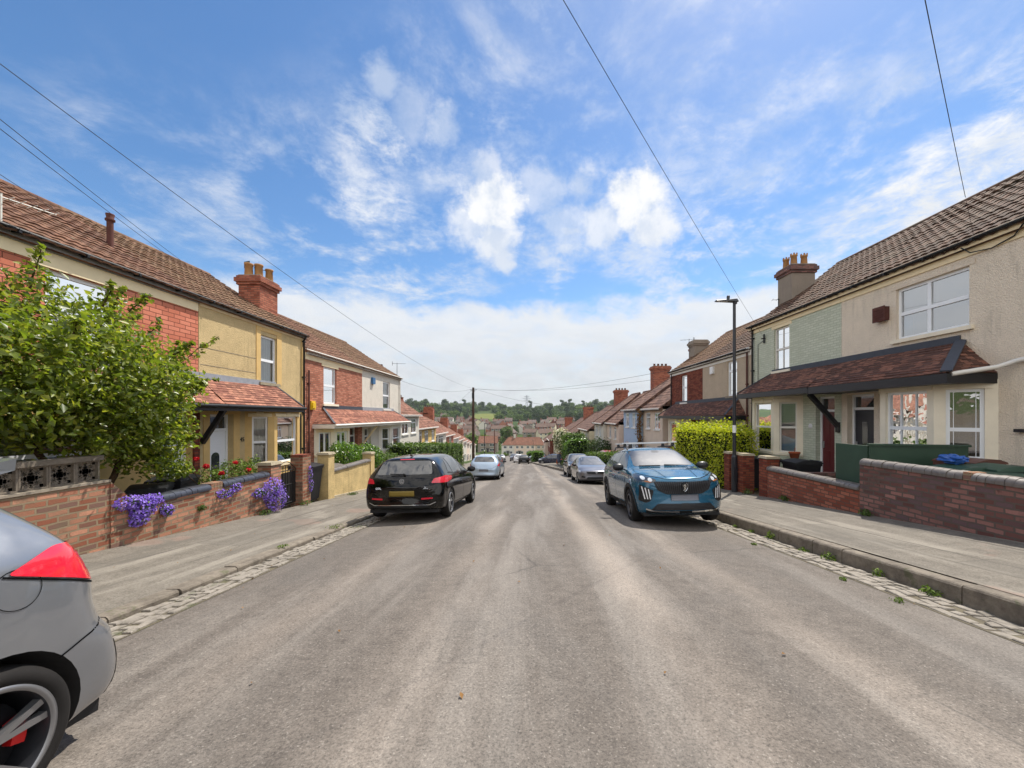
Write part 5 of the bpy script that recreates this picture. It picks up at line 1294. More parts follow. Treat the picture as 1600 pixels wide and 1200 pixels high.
    fin = MB(); fin.add([(-.03, -1.42, 1.385), (.03, -1.42, 1.385), (.012, -1.55, 1.385), (-.012, -1.55, 1.385), (0, -1.55, 1.445)], [(0, 1, 4), (1, 2, 4), (2, 3, 4), (3, 0, 4)]); fin.build('roof_aerial', 'paint_black', root, world=False)
    bl = B.patch('brake_light', [(-.16, 1.305), (.16, 1.305), (.16, 1.32), (-.16, 1.32)], 'B', 'tail_red', rnd_=.004)
    for x in (-.775, .775):
        for y in (1.31, -1.31): wheel(root, x, y, .315, .21, 'twin', 5, 'alloy', .70)
    ex = MB(); ex.box(-.75, .75, -1.9, 1.9, .17, .24); ex.build('underbody', 'black_plastic', root, world=False)
golf = car_root('parked_car', 'black five-door hatchback parked at the kerb, its tail towards us', -2.66, 10.72, road_z(-1.9, 10.72)+.0, R(-3.2), R(-1.6), 'cars parked along the street')
black_hatch(golf); golf.scale = (1.06, 1.05, 1.05)

# ---------------------------------------------------------------- blue crossover, seen from the front
def blue_suv(root):
    c = dict(W=1.77, nose=.935, yF=2.15, yR=-2.12, cowl=(1.02, 1.10), wtop=(.26, 1.465), peak=(-.25, 1.535), rend=(-1.62, 1.43), hbase=(-1.98, 1.06), wt=.60, zb=.22, sh=(.99, 1.02), tail=.92, fbow=-.24)
    B = Body(hatch_stations(c), 'paint_blue', root, [(1.30, .34), (-1.30, .34)], .385, 3)
    B.patch('windscreen', [(-.655, 1.115), (.655, 1.115), (.575, 1.45), (-.575, 1.45)], 'F', 'car_glass', sp=.06, rnd_=.05)
    B.patch('rear_window', [(-.6, 1.10), (.6, 1.10), (.52, 1.36), (-.52, 1.36)], 'B', 'car_glass', sp=.06)
    B.patch('side_window', [(.82, 1.09, .02), (.34, 1.38), (.02, 1.43, .02), (.02, 1.07, .01)], 'R', 'car_glass', mirror=True)
    B.patch('side_window', [(-.04, 1.07, .01), (-.04, 1.435, .02), (-.6, 1.44), (-.95, 1.41), (-1.0, 1.09, .01)], 'R', 'car_glass', mirror=True)
    B.patch('side_window', [(-1.06, 1.10, .01), (-1.02, 1.40, .01), (-1.3, 1.36), (-1.5, 1.18)], 'R', 'car_glass', mirror=True)
    # grille with upright bars, fading into the lamps
    gr = B.patch('grille', [(-.56, .86), (-.20, .845), (.20, .845), (.56, .86), (.50, .70), (.34, .62), (-.34, .62), (-.50, .70)], 'F', 'black_plastic', .006, .05, rnd_=.03)
    for i in range(27):
        x = -.52+.04*i; sl_ = .28*x; zt = .852-.0*abs(x); zb_ = .63 if abs(x) < .34 else lerp(.63, .72, (abs(x)-.34)/.2)
        B.line('grille_bar', [(x, zt), (x*.86, zb_)], 'F', .010, 'alloy_dark', .014, parent=gr)
    for sg in (1, -1):
        hl = B.patch('headlight', [(sg*.50, .885), (sg*.62, .935), (sg*.80, .99), (sg*.835, .945), (sg*.80, .87), (sg*.64, .82), (sg*.55, .835)], 'F', 'head_dark', .007, .04, rnd_=.02)
        for x, z in ((.605, .882), (.715, .915)): B.patch('lens', [(sg*x+.038*math.cos(a), z+.034*math.sin(a)) for a in np.linspace(0, 2*math.pi, 12, endpoint=False)], 'F', 'head_clear', .013, .03, parent=hl, rnd_=0)
        B.patch('indicator', [(sg*.60, .838), (sg*.70, .855), (sg*.70, .866), (sg*.60, .85)], 'F', 'amber', .013, .03, parent=hl, rnd_=.003)
        B.patch('intake', [(sg*.56, .69), (sg*.79, .80), (sg*.815, .50), (sg*.70, .46), (sg*.62, .50)] if True else [], 'F', 'black_plastic', .006, .04, rnd_=.03)
        for k in range(3): B.line('running_light', [(sg*(.755-.052*k), .765-.024*k), (sg*(.715-.045*k), .53)], 'F', .018, 'drl', .011)
    lg = B.patch('lower_grille', [(-.50, .45), (-.62, .33), (.62, .33), (.50, .45)], 'F', 'black_plastic', .006, .05, rnd_=.02)
    for k in range(4): B.line('grille_bar', [(-.52-.01*k, .43-.026*k), (.52+.01*k, .43-.026*k)], 'F', .006, 'alloy_dark', .011, parent=lg)
    B.patch('radar_panel', [(-.09, .35), (.09, .35), (.08, .455), (-.08, .455)], 'F', 'black_paint', .014)
    B.patch('cladding', [(-.72, .32), (.72, .32), (.66, .23), (-.66, .23)], 'F', 'cladding', .006)
    B.line('skid_trim', [(-.70, .345), (-.58, .315), (-.12, .305)], 'F', .026, 'chrome', .014); B.line('skid_trim', [(.70, .345), (.58, .315), (.12, .305)], 'F', .026, 'chrome', .014)
    B.patch('number_plate', [(-.26, .505), (.26, .505), (.26, .615), (-.26, .615)], 'F', 'plate_grey', .02, rnd_=.008, depth=-.014)
    sh_ = [(-.062, .805), (-.03, .828), (0, .835), (.03, .828), (.062, .805), (.058, .74), (.035, .695), (0, .668), (-.035, .695), (-.058, .74)]
    bd = B.patch('badge', sh_, 'F', 'chrome', .022, .04, rnd_=.01, depth=-.012)
    B.patch('emblem', [(x*.84, .752+(z-.752)*.86) for x, z in sh_], 'F', 'black_paint', .025, .04, parent=bd, rnd_=.006)
    lion = [(-.030, .775), (-.012, .805), (.012, .800), (.020, .782), (.038, .786), (.030, .768), (.012, .765), (.022, .745), (.010, .728), (.016, .702), (0, .690), (-.006, .712), (-.020, .722), (-.016, .745), (-.028, .752)]
    B.patch('emblem', lion, 'F', 'chrome', .029, .04, parent=bd, rnd_=.004)
    # cladding round the arches and along the sills
    for wy in (1.30, -1.30):
        an = np.linspace(-.25, math.pi+.25, 26); ring = [(wy+.455*math.cos(a), .34+.455*math.sin(a)) for a in an]+[(wy+.387*math.cos(a), .34+.387*math.sin(a)) for a in an[::-1]]
        B.patch('arch_trim', ring, 'R', 'cladding', .010, .2, mirror=True, rnd_=0)
    B.patch('sill_trim', [(.90, .22), (.90, .36), (-.90, .36), (-.90, .22)], 'R', 'cladding', .008, .1, mirror=True)
    B.line('panel_gap', [(.0, 1.06), (.0, .36)], 'R', .007, 'seam', mirror=True); B.line('panel_gap', [(-1.02, 1.08), (-1.0, .8), (-.86, .6), (-.84, .36)], 'R', .007, 'seam', mirror=True)
    B.line('panel_gap', [(.94, 1.03), (.92, .7), (.88, .36)], 'R', .007, 'seam', mirror=True)
    B.line('bonnet_gap', [(-.77, 1.0), (-.60, .955), (-.35, .905), (0, .895), (.35, .905), (.60, .955), (.77, 1.0)], 'F', .008, 'seam')
    for sg in (1, -1): B.line('bonnet_crease', [(sg*.30, 2.02), (sg*.40, 1.1)], 'T', .02, 'paint_blue', .008)
    for sg in (1, -1):
        for y in (-.78, .22): h2 = MB(); p = B.hit(Vector((sg*3, y, .95)), Vector((-sg, 0, 0)), .018); h2.obox(p, (0, 1, 0), (1, 0, 0), (0, 0, 1), .10, .018, .018); h2.build('door_handle', 'paint_blue', root, world=False)
        mirror_part(root, sg*.86, .74, 1.10, 'black_paint', 1.08)
        rl = MB(); rl.tube([(sg*.585, .15, 1.475), (sg*.59, .05, 1.545), (sg*.59, -1.2, 1.545), (sg*.585, -1.35, 1.465)], .016, 8); rl.build('roof_rail', 'black_plastic', root, world=False)
    for y in (-.05, -.80):
        rb = MB(); rb.fbox(frame(0, y, 1, 0, 0, 1), -.68, .68, -.04, .04, 1.625, 1.65); rb.build('roof_bar', 'aluminium', root, world=False)
        for sg in (1, -1): ft = MB(); ft.hexa([(sg*.55, y-.05, 1.53), (sg*.63, y-.05, 1.53), (sg*.63, y+.05, 1.53), (sg*.55, y+.05, 1.53), (sg*.57, y-.035, 1.624), (sg*.62, y-.035, 1.624), (sg*.62, y+.035, 1.624), (sg*.57, y+.035, 1.624)]); ft.build('bar_foot', 'black_plastic', root, world=False)
    for a, b in (((.1, 1.10), (.55, 1.0)), ((-.5, 1.10), (.0, 1.02))):
        p0 = B.hit(Vector((a[0], 1.06, 5)), Vector((0, 0, -1)), .018); p1 = B.hit(Vector((b[0], b[1], 5)), Vector((0, 0, -1)), .018); w_ = MB(); w_.beam(p0, p1, .018, .014); w_.build('wiper', 'black_plastic', root, world=False)
    B.patch('sensor_housing', [(-.09, 1.40), (.09, 1.40), (.06, 1.445), (-.06, 1.445)], 'F', 'black_paint', .007)
    for x in (-.77, .77):
        for y in (1.30, -1.30): wheel(root, x, y, .34, .215, 'multi', 5, 'alloy_dark', .66)
    ex = MB(); ex.box(-.74, .74, -1.9, 1.9, .2, .27); ex.build('underbody', 'black_plastic', root, world=False)
suv = car_root('parked_car', 'bright blue crossover with roof bars and upright-barred grille facing us', 3.36, 10.15, road_z(2.5, 10.15)-.02, R(180-1.0), R(1.6), 'cars parked along the street')
blue_suv(suv); suv.scale = (1.08, 1.06, 1.12)

# ---------------------------------------------------------------- silver hatchback at the very front, its rear quarter in view
def silver_tweak(co):
    st = lambda a, b, x: (lambda t: t*t*(3-2*t))(max(0, min(1, (x-a)/(b-a))))
    k = st(-1.62, -1.85, co.y)
    out = k*st(.70, .60, co.z)*st(.20, .34, co.z); rec = k*st(.62, .70, co.z)*st(.92, .80, co.z)
    return Vector((co.x*(1+.010*out-.010*rec), co.y-.012*out+.018*rec, co.z))
def silver_hatch(root):
    c = dict(W=1.795, nose=.72, yF=2.2, yR=-2.07, cowl=(1.0, 1.0), wtop=(.2, 1.38), peak=(-.35, 1.53), rend=(-1.46, 1.45), hbase=(-1.78, 1.14), wt=.57, zb=.17, sh=(.95, 1.12), tail=.66, rbow=.15)
    B = Body(hatch_stations(c), 'paint_silver', root, [(1.325, .335), (-1.325, .335)], .385, 3, tweak=silver_tweak)
    B.patch('rear_window', [(-.60, 1.17), (.60, 1.17), (.53, 1.31), (-.53, 1.31)], 'B', 'car_glass', sp=.05)
    B.patch('side_window', [(-.05, 1.07, .01), (-.05, 1.35, .02), (-.62, 1.37), (-1.1, 1.32), (-1.1, 1.13, .01)], 'L', 'car_glass'); B.patch('side_window', [(-.05, 1.07, .01), (-.05, 1.35, .02), (-.62, 1.37), (-1.1, 1.32), (-1.1, 1.13, .01)], 'R', 'car_glass')
    B.patch('side_window', [(.75, 1.02, .02), (.30, 1.27), (.02, 1.345, .02), (.02, 1.01, .01)], 'R', 'car_glass', mirror=True)
    sp = MB(); sp.hexa([(-.60, -1.34, 1.43), (.60, -1.34, 1.43), (.57, -1.57, 1.50), (-.57, -1.57, 1.50), (-.59, -1.34, 1.485), (.59, -1.34, 1.485), (.57, -1.57, 1.56), (-.57, -1.57, 1.56)]); sp.build('spoiler', 'paint_silver', root, world=False)
    B.patch('tail_light', [(-1.36, 1.05, .03), (-1.56, 1.135), (-1.80, 1.125), (-1.95, 1.0, .08), (-2.03, .81, .01), (-1.86, .88), (-1.62, .965)], 'R', 'tail_pink', .006, .035, mirror=True, rnd_=.03)
    B.patch('lamp_lens', [(-1.83, 1.09, .02), (-1.94, 1.0), (-2.02, .825, .01), (-1.88, .89), (-1.80, .93)], 'R', 'tail_red', .009, .035, mirror=True, rnd_=.02)
    B.line('lamp_edge', [(-2.03, .80), (-1.86, .87), (-1.62, .955), (-1.35, 1.045)], 'R', .008, 'seam', .004, mirror=True)
    B.line('bumper_gap', [(-1.90, .73), (-1.83, .69), (-1.68, .65), (-1.575, .61)], 'R', .008, 'seam', mirror=True)
    O = Vector((1.9, -4.0, 0)); d = Vector((-.45, .893, 0)); r = Vector((.893, .45, 0))
    B.patch('reflector', [(-.16, .22), (-.10, .22), (-.10, .53), (-.16, .53)], (O, r, Vector((0, 0, 1)), d), 'black_paint', .008, .05, mirror=True, rnd_=.02)
    B.line('window_trim', [(.80, 1.02), (-1.1, 1.13), (-1.30, 1.16)], 'R', .016, 'black_plastic', .006, mirror=True)
    B.line('fuel_flap', [(-1.40+.09*math.cos(a), .98+.085*math.sin(a)) for a in np.linspace(0, 2*math.pi, 28)], 'L', .0035, 'seam', .003, sp=.03)
    B.line('panel_gap', [(-1.1, 1.0), (-1.06, .8), (-.95, .65), (-.88, .3)], 'R', .007, 'seam', mirror=True); B.line('panel_gap', [(-.0, 1.0), (.0, .3)], 'R', .007, 'seam', mirror=True)
    B.patch('diffuser', [(-.66, .22), (.66, .22), (.60, .36), (-.60, .36)], 'B', 'cladding', .005)
    B.patch('number_plate', [(-.26, .44), (.26, .44), (.26, .55), (-.26, .55)], 'B', 'plate_yellow', .01, rnd_=.01)
    for sg in (1, -1): mirror_part(root, sg*.86, .66, 1.0, 'paint_silver')
    for x in (-.775, .775):
        for y in (1.325, -1.325): wheel(root, x, y, .335, .225, 'twin', 5, 'alloy_mid', .76, 'red_caliper', seg=64)
    an = np.linspace(-.1, math.pi+.1, 40)
    ex = MB(); ex.box(-.74, .74, -1.9, 1.9, .18, .25); ex.build('underbody', 'black_plastic', root, world=False)
silver = car_root('parked_car', 'silver hatchback in the near corner, cut off, with red rear lamp and dark alloy wheel', -3.09, .20, road_z(-3.0, .20)-.05, R(180), R(1.0), 'cars parked along the street')
silver_hatch(silver)

# ---------------------------------------------------------------- the other parked cars
def plain_car(root, c, paint, view='B', rim='alloy', level=2, lamp_z=.86, ra=.35, r=.31):
    W = c['W']/2; wy = c.get('wb', 2.52)/2
    B = Body(hatch_stations(c), paint, root, [(wy, r), (-wy, r)], ra, level)
    (cy, cz), (ty, tz), (py, pz), (ey, ez), (hy, hz) = c['cowl'], c['wtop'], c['peak'], c['rend'], c['hbase']; wt = c['wt']; s0, s1 = c['sh']
    B.patch('windscreen', [(-W*.76, cz+.01), (W*.76, cz+.01), (wt*.95, tz-.03), (-wt*.95, tz-.03)], 'F', 'car_glass', sp=.12, rnd_=.05)
    B.patch('rear_window', [(-W*.70, hz+.02, .10), (W*.70, hz+.02, .10), (wt*.9, ez-.06), (-wt*.9, ez-.06)], 'B', 'car_glass', sp=.1, rnd_=.07)
    B.patch('side_window', [(cy-.28, s0+.07, .02), (lerp(cy, ty, .8), tz-.10), (.02, pz-.11), (-.0, s0+.06)], 'R', 'car_glass', mirror=True, sp=.12)
    B.patch('side_window', [(-.07, s0+.06), (-.07, pz-.11), (ey+.5, pz-.12), (ey+.18, ez-.08), (ey+.30, s1+.06)], 'R', 'car_glass', mirror=True, sp=.12)
    dg = (Vector((2.1, -3.9, 0)), Vector((.88, .475, 0)), Vector((0, 0, 1)), Vector((-.475, .88, 0)))
    B.patch('tail_light', [(-.20, lamp_z-.06), (-.02, lamp_z+.12), (.14, lamp_z+.15), (.20, lamp_z+.05), (.02, lamp_z-.08)], dg, 'tail_red', .007, .06, mirror=True)
    df = (Vector((2.1, 3.9, 0)), Vector((.88, -.475, 0)), Vector((0, 0, 1)), Vector((-.475, -.88, 0))); nz = c['nose']
    B.patch('headlight', [(-.24, nz-.10), (-.20, nz-.02), (.10, nz+.06), (.18, nz+.05), (.06, nz-.09)], df, 'head_clear', .007, .06, mirror=True)
    gr = B.patch('grille', [(-W*.58, nz-.06), (W*.58, nz-.06), (W*.5, nz-.17), (-W*.5, nz-.17)], 'F', 'black_plastic', .006, .08)
    ce = B.hit(Vector((0, 6, nz-.115)), Vector((0, -1, 0)), .012); bd = MB(); bd.tube([ce+Vector((.045*math.cos(a), 0, .04*math.sin(a))) for a in np.linspace(0, 2*math.pi, 14)], .008, 5); bd.beam(ce+Vector((-.02, 0, .03)), ce+Vector((-.02, 0, -.03)), .01, .01); bd.beam(ce+Vector((.02, 0, .03)), ce+Vector((.02, 0, -.03)), .01, .01); bd.beam(ce+Vector((-.02, 0, 0)), ce+Vector((.02, 0, 0)), .01, .01); bd.build('badge', 'chrome', root, world=False)
    B.patch('lower_grille', [(-W*.5, nz-.33), (W*.5, nz-.33), (W*.56, nz-.44), (-W*.56, nz-.44)], 'F', 'black_plastic', .006, .08)
    for sg in (1, -1): B.patch('fog_intake', [(sg*W*.62, nz-.30), (sg*W*.82, nz-.26), (sg*W*.84, nz-.36), (sg*W*.64, nz-.38)], 'F', 'black_plastic', .006, .08, rnd_=.02)
    B.patch('number_plate', [(-.26, nz-.32), (.26, nz-.32), (.26, nz-.21), (-.26, nz-.21)], 'F', 'plate_grey', .02, .1, rnd_=.008)
    B.patch('number_plate', [(-.26, lamp_z-.36), (.26, lamp_z-.36), (.26, lamp_z-.25), (-.26, lamp_z-.25)], 'B', c.get('plate', 'plate_grey'), .014, .1, rnd_=.008)
    B.line('panel_gap', [(-W*.80, lamp_z-.06), (-W*.55, lamp_z-.20), (0, lamp_z-.235), (W*.55, lamp_z-.20), (W*.80, lamp_z-.06)], 'B', .008, 'seam')
    B.line('panel_gap', [(-.03, s0+.05), (-.03, .30)], 'R', .008, 'seam', mirror=True)
    B.patch('bumper_strip', [(-W*.7, .22), (W*.7, .22), (W*.7, .31), (-W*.7, .31)], 'B', 'cladding', .005, .1)  # dark cladding strip along the bottom of the rear bumper
    for sg in (1, -1): mirror_part(root, sg*(W-.03), cy-.32, s0+.09, 'black_paint')
    for x in (-W+.12, W-.12):
        for y in (wy, -wy): wheel(root, x, y, r, .2, 'multi', 6, rim, .68, seg=24)
    ex = MB(); ex.box(-W*.82, W*.82, -1.75, 1.75, .17, .24); ex.build('underbody', 'black_plastic', root, world=False)
    return B
small = dict(W=1.71, nose=.74, yF=2.0, yR=-1.98, cowl=(.98, 1.02), wtop=(.22, 1.42), peak=(-.25, 1.49), rend=(-1.48, 1.36), hbase=(-1.80, 1.0), wt=.55, zb=.20, sh=(.93, .98), tail=.72, wb=2.5, rbow=.18)
cx_ = lambda x, y: (x, y, road_z(x-SX(y), y))
corsa = car_root('parked_car', 'ice-blue three-door hatchback with large oval rear window, beyond the black hatchback', *cx_(-2.40, 24.3), R(-2), 0, 'cars parked along the street'); plain_car(corsa, small, 'paint_iceblue')
corsa.scale = (1.05, 1.05, 1.04)
civ = dict(W=1.77, nose=.72, yF=2.15, yR=-2.1, cowl=(1.05, .97), wtop=(.05, 1.40), peak=(-.45, 1.46), rend=(-1.6, 1.34), hbase=(-1.95, 1.0), wt=.56, zb=.18, sh=(.88, .96), tail=.8, wb=2.6)
civic = car_root('parked_car', 'grey hatchback with dark grille facing us behind the blue crossover', *cx_(3.58, 21.6), R(180), 0, 'cars parked along the street'); plain_car(civic, civ, 'paint_grey')
tall = dict(W=1.80, nose=.90, yF=2.1, yR=-2.1, cowl=(1.0, 1.10), wtop=(.25, 1.56), peak=(-.3, 1.64), rend=(-1.7, 1.54), hbase=(-2.0, 1.1), wt=.62, zb=.22, sh=(1.0, 1.04), tail=.9, wb=2.6)
dsuv = car_root('parked_car', 'dark grey sport utility car facing us behind the grey hatchback', *cx_(3.72, 27.6), R(180), 0, 'cars parked along the street'); plain_car(dsuv, tall, 'paint_darkgrey', r=.33, ra=.37)
def copy_car(src, paint, label, x, y, yaw, z=None):
    o = copy_tree(src); o.location = (x, y, road_z(x-SX(y), y) if z is None else z); o.rotation_euler = (-FRONT_TILT*math.cos(yaw)*(1 if z is None else 0), 0, yaw); o['label'] = label
    for ch in o.children:
        if ch.name.startswith('body'): ch.material_slots[0].link = 'OBJECT'; ch.material_slots[0].material = MATS[paint]
    return o
copy_car(corsa, 'paint_navy', 'blue-grey hatchback tucked just beyond the ice-blue one', -2.95, 35, 0)
copy_car(civic, 'paint_white_car', 'white hatchback half hidden by the end of the long hedge', -5.6, 47, 0)
copy_car(corsa, 'paint_red', 'red hatchback behind the timber pole, next to a white one', -6.4, 54, 0)
copy_car(civic, 'paint_black', 'black hatchback far down the street with its rear window towards us', -.35, 62, 0)
copy_car(corsa, 'paint_white_car', 'white hatchback just beyond the far black one', -1.35, 70, 0)
copy_car(dsuv, 'paint_grey', 'grey sport utility car far down the street beyond the black and white hatchbacks', -2.7, 86, R(180))
copy_car(civic, 'paint_white_car', 'white car farthest down the street near the foot of the hill', -7.4, 119, R(180))
copy_car(corsa, 'paint_navy', 'navy car standing across the side turning beside the pedestrian', 3.9, 57, R(70), base(57)+.02)
copy_car(corsa, 'paint_silver', 'small silver car showing between the low clipped hedges', 2.35, 79, R(90), base(79)+.15)
copy_car(dsuv, 'paint_red', 'red car with white pillars parked off the road behind a dark hedge', 6.9, 31.0, R(180), base(31)+.15)
# ================================================================== planting
def plant(name, label, cat, loc, group=None): return thing(name, label, cat, loc, (0, 0, 0), group)
def branches(parent, segs, mat='bark', name='trunk'):
    mb = MB()
    for pts, r0, r1 in segs: mb.tube(pts, list(np.linspace(r0, r1, len(pts))), 7)
    return mb.build(name, mat, parent)
def wobble(a, b, k=5, amp=.06, rs=rnd):
    a, b = Vector(a), Vector(b); return [a.lerp(b, i/k)+Vector((rs.uniform(-amp, amp), rs.uniform(-amp, amp), rs.uniform(-amp, amp)))*(0 < i < k) for i in range(k+1)]
# --- big leafy shrub in the first left garden
sx, sy, sz = -7.1, 6.0, -.45
shrub = plant('flowering_shrub', 'big unclipped leafy shrub hanging over the brick and screen-block wall', 'shrub', (sx, sy, sz))
bl = [(-7.1, 5.3, 2.35, .85, .8, .95), (-7.0, 6.1, 2.35, .8, .7, 1.05), (-7.05, 6.9, 2.15, .8, .6, .9), (-6.75, 5.5, 1.55, .75, .8, .6), (-6.7, 6.4, 1.45, .75, .7, .65), (-7.0, 7.3, 1.55, .7, .5, .7), (-6.75, 7.05, 1.05, .55, .45, .45), (-7.3, 4.6, 2.35, .9, .8, 1.1),
      (-6.8, 4.7, 1.6, .7, .8, .6), (-6.7, 6.75, .75, .4, .4, .38), (-7.1, 6.45, 3.0, .45, .4, .5), (-7.1, 5.55, 3.2, .4, .35, .45), (-7.0, 7.55, 2.15, .45, .35, .5), (-7.3, 3.8, 2.2, .8, .7, 1.0), (-6.15, 5.5, 2.25, .5, .85, .75), (-6.1, 6.25, 1.95, .45, .65, .6), (-6.2, 4.6, 2.1, .55, .9, .8), (-6.75, 7.3, .55, .35, .3, .3), (-6.6, 6.0, 1.05, .4, .6, .35)]
P, D = blob_points(bl, 23000, .45)
sp_ends = [((-7.0, 7.7, 2.5), (-6.85, 8.55, 3.25)), ((-6.95, 7.6, 2.1), (-6.85, 8.55, 2.30)), ((-7.1, 5.5, 3.3), (-7.0, 5.55, 3.95)), ((-7.1, 6.5, 3.2), (-6.95, 6.65, 3.72)), ((-7.0, 7.0, 2.8), (-6.9, 7.25, 3.30)), ((-7.2, 4.9, 3.1), (-7.1, 4.95, 3.65)), ((-6.8, 7.2, 1.2), (-6.6, 7.75, 1.25)), ((-7, 7.4, 2.6), (-6.9, 7.75, 2.75))]
for k in range(26):
    a = rnd.choice(bl); th, el = rnd.uniform(-1.9, 1.9), rnd.uniform(-.2, 1.3); dv = (math.cos(th)*math.cos(el), math.sin(th)*math.cos(el), math.sin(el))
    p = tuple(a[i]+dv[i]*a[i+3]*.9 for i in range(3)); q = tuple(p[i]+dv[i]*rnd.uniform(.2, .42)+(0, 0, .08)[i] for i in range(3)); sp_ends.append((p, q))
ep, ed = [], []
for a, b in sp_ends:
    a, b = np.array(a), np.array(b)
    for t in nprng.uniform(0, 1, 90): ep.append(a+(b-a)*t+nprng.normal(0, .085*(1.15-t), 3)); ed.append((0, 0, 1))
P = np.vstack([P, ep]); D = np.vstack([D, ed]); keep = P[:, 0] > -8.1; P, D = P[keep], D[keep]
leaf_object('crown', P, D*.45+np.array([.30, .30, .6]), .088, 'leaf_tree', shrub, (sx, sy, sz), .55, .75, .6, rvals=nprng.beta(2, 2.2, len(P)))
branches(shrub, [(wobble((-7.1, 6.15, -.6), (-7.0+.2*k, 5.2+.8*k, 1.9), 5, .08), .06, .025) for k in (-1, 0, 1, 2)]+[(wobble(a, b, 4, .02), .014, .005) for a, b in sp_ends])
fp, fd = blob_points(bl[:8], 900, .95); fc = fp[nprng.uniform(0, 1, 900) > .55]
# --- clipped hedges
def hedge(label, boxes, mat, size, dens, jit=.7, z_noise=.07, group='clipped hedges', name='hedge', aspect=.6):
    """boxes: (x0,x1,y0,y1,zb(y),zt(y)) clipped box shapes"""
    b0 = boxes[0]; loc = ((b0[0]+b0[1])/2, (b0[2]+b0[3])/2, b0[4]((b0[2]+b0[3])/2)); h = plant(name, label, 'hedge', loc, group)
    pts, nr = [], []; core = MB()
    for (x0, x1, y0, y1, zb, zt) in boxes:
        k = max(2, int((y1-y0)/1.2)); ins = .10
        for i in range(k):
            ya, yb = lerp(y0+ins, y1-ins, i/k), lerp(y0+ins, y1-ins, (i+1)/k)
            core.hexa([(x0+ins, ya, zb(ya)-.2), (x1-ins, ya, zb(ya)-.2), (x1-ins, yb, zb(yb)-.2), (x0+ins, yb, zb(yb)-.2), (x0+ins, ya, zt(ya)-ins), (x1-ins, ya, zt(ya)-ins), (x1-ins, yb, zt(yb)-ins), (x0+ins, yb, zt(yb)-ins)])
        H = zt((y0+y1)/2)-zb((y0+y1)/2); faces = [('x', x0, -1, (y1-y0)*H), ('x', x1, 1, (y1-y0)*H), ('y', y0, -1, (x1-x0)*H), ('y', y1, 1, (x1-x0)*H), ('z', 0, 1, (x1-x0)*(y1-y0)*1.3)]
        for f, c, s, A in faces:
            n = int(A*dens); u, v = nprng.uniform(0, 1, n), nprng.uniform(0, 1, n); o = nprng.normal(-.03, z_noise, n)
            yy = y0+(y1-y0)*u
            lump = .05*np.sin(yy*3.1+v*4)+.04*np.sin(yy*7.3+1.7*v)
            if f == 'x': z0 = np.array([zb(q) for q in yy]); z1 = np.array([zt(q) for q in yy]); p = np.stack([c+s*(o+lump), yy, z0+(z1-z0)*v], 1); d = (s, 0, .35)
            elif f == 'y': z0, z1 = zb(c), zt(c); p = np.stack([x0+(x1-x0)*u, c+s*(o+.05*np.sin(u*9)), z0+(z1-z0)*v], 1); d = (0, s, .35)
            else: z1 = np.array([zt(q) for q in yy]); p = np.stack([x0+(x1-x0)*v, yy, z1+o+lump+.02], 1); d = (0, 0, 1)
            pts.append(p); nr.append(np.tile(np.array(d, float), (n, 1)))
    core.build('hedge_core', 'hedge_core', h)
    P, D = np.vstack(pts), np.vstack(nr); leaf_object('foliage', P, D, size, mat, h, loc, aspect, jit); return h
S = SX
hedge('long dark green clipped hedge in front of the yellow house', [(-7.4+S(30)*.5, -6.2+S(30)*.35, 21.5, 30, lambda y: base(y), lambda y: -.18-(y-21.5)*.066), (-7.9, -6.45, 30.05, 39.5, lambda y: base(y), lambda y: -.75-(y-30)*.075)], 'leaf_hedge', .12, 130)
hedge('bright gold-green privet hedge beside the lamp post', [(7.15, 8.1, 13.75, 18.6, lambda y: base(y), lambda y: 1.02-(y-13.75)*.02), (7.45, 7.85, 13.2, 13.8, lambda y: base(y), lambda y: .95)], 'leaf_hedge_gold', .085, 430, .9, .14)
hedge('long low clipped hedge behind the dark grey car', [(5.6, 6.9, 27.5, 37, lambda y: base(y), lambda y: base(y)+1.55)], 'leaf_hedge', .12, 110)
hedge('dark flat-topped hedge in front of the red car', [(5.3, 6.0, 23.3, 27.2, lambda y: base(y), lambda y: base(y)+1.5)], 'leaf_hedge', .11, 130)
hedge('tall dark shaggy hedge beside the pedestrian', [(4.5, 6.6, 43, 48, lambda y: base(y), lambda y: base(y)+3.7)], 'leaf_hedge', .16, 75, .9, .16)
hedge('dark bushy hedge just up the hill from the tall shaggy one', [(4.3, 6.2, 38.5, 42.6, lambda y: base(y), lambda y: base(y)+3.0-.1*(y-38))], 'leaf_laurel', .16, 75, .9, .2)
hedge('low rounded hedge on the far side of the side turning', [(1.2, 3.0, 68, 72, lambda y: base(y), lambda y: base(y)+1.9)], 'leaf_laurel', .22, 40, .9, .15)
hedge('low clipped hedge farthest down the street before the bottom terrace', [(.4, 3.2, 84, 92, lambda y: base(y), lambda y: base(y)+1.9)], 'leaf_laurel', .26, 30, .9, .15)
def bush(label, blobs, n, size, mat, group='rounded garden bushes', name='bush', jit=.7, cat='bush', shell=.7):
    b = np.array(blobs); loc = (b[:, 0].mean(), b[:, 1].mean(), (b[:, 2]-b[:, 5]).min()); o = plant(name, label, cat, loc, group)
    P, D = blob_points(blobs, n, shell); leaf_object('foliage', P, D+np.array([0, 0, .3]), size, mat, o, loc, .55, jit)
    branches(o, [(wobble((loc[0], loc[1], loc[2]-.2), (q[0], q[1], q[2]), 3, .05), .03, .012) for q in blobs[:4]], name='stem'); return o
bush('glossy rounded laurel bush beside the cream splayed bay', [(-7.15, 14.9, -.15, .55, .6, .6), (-7.1, 15.5, -.2, .5, .55, .55)], 2600, .10, 'leaf_laurel')
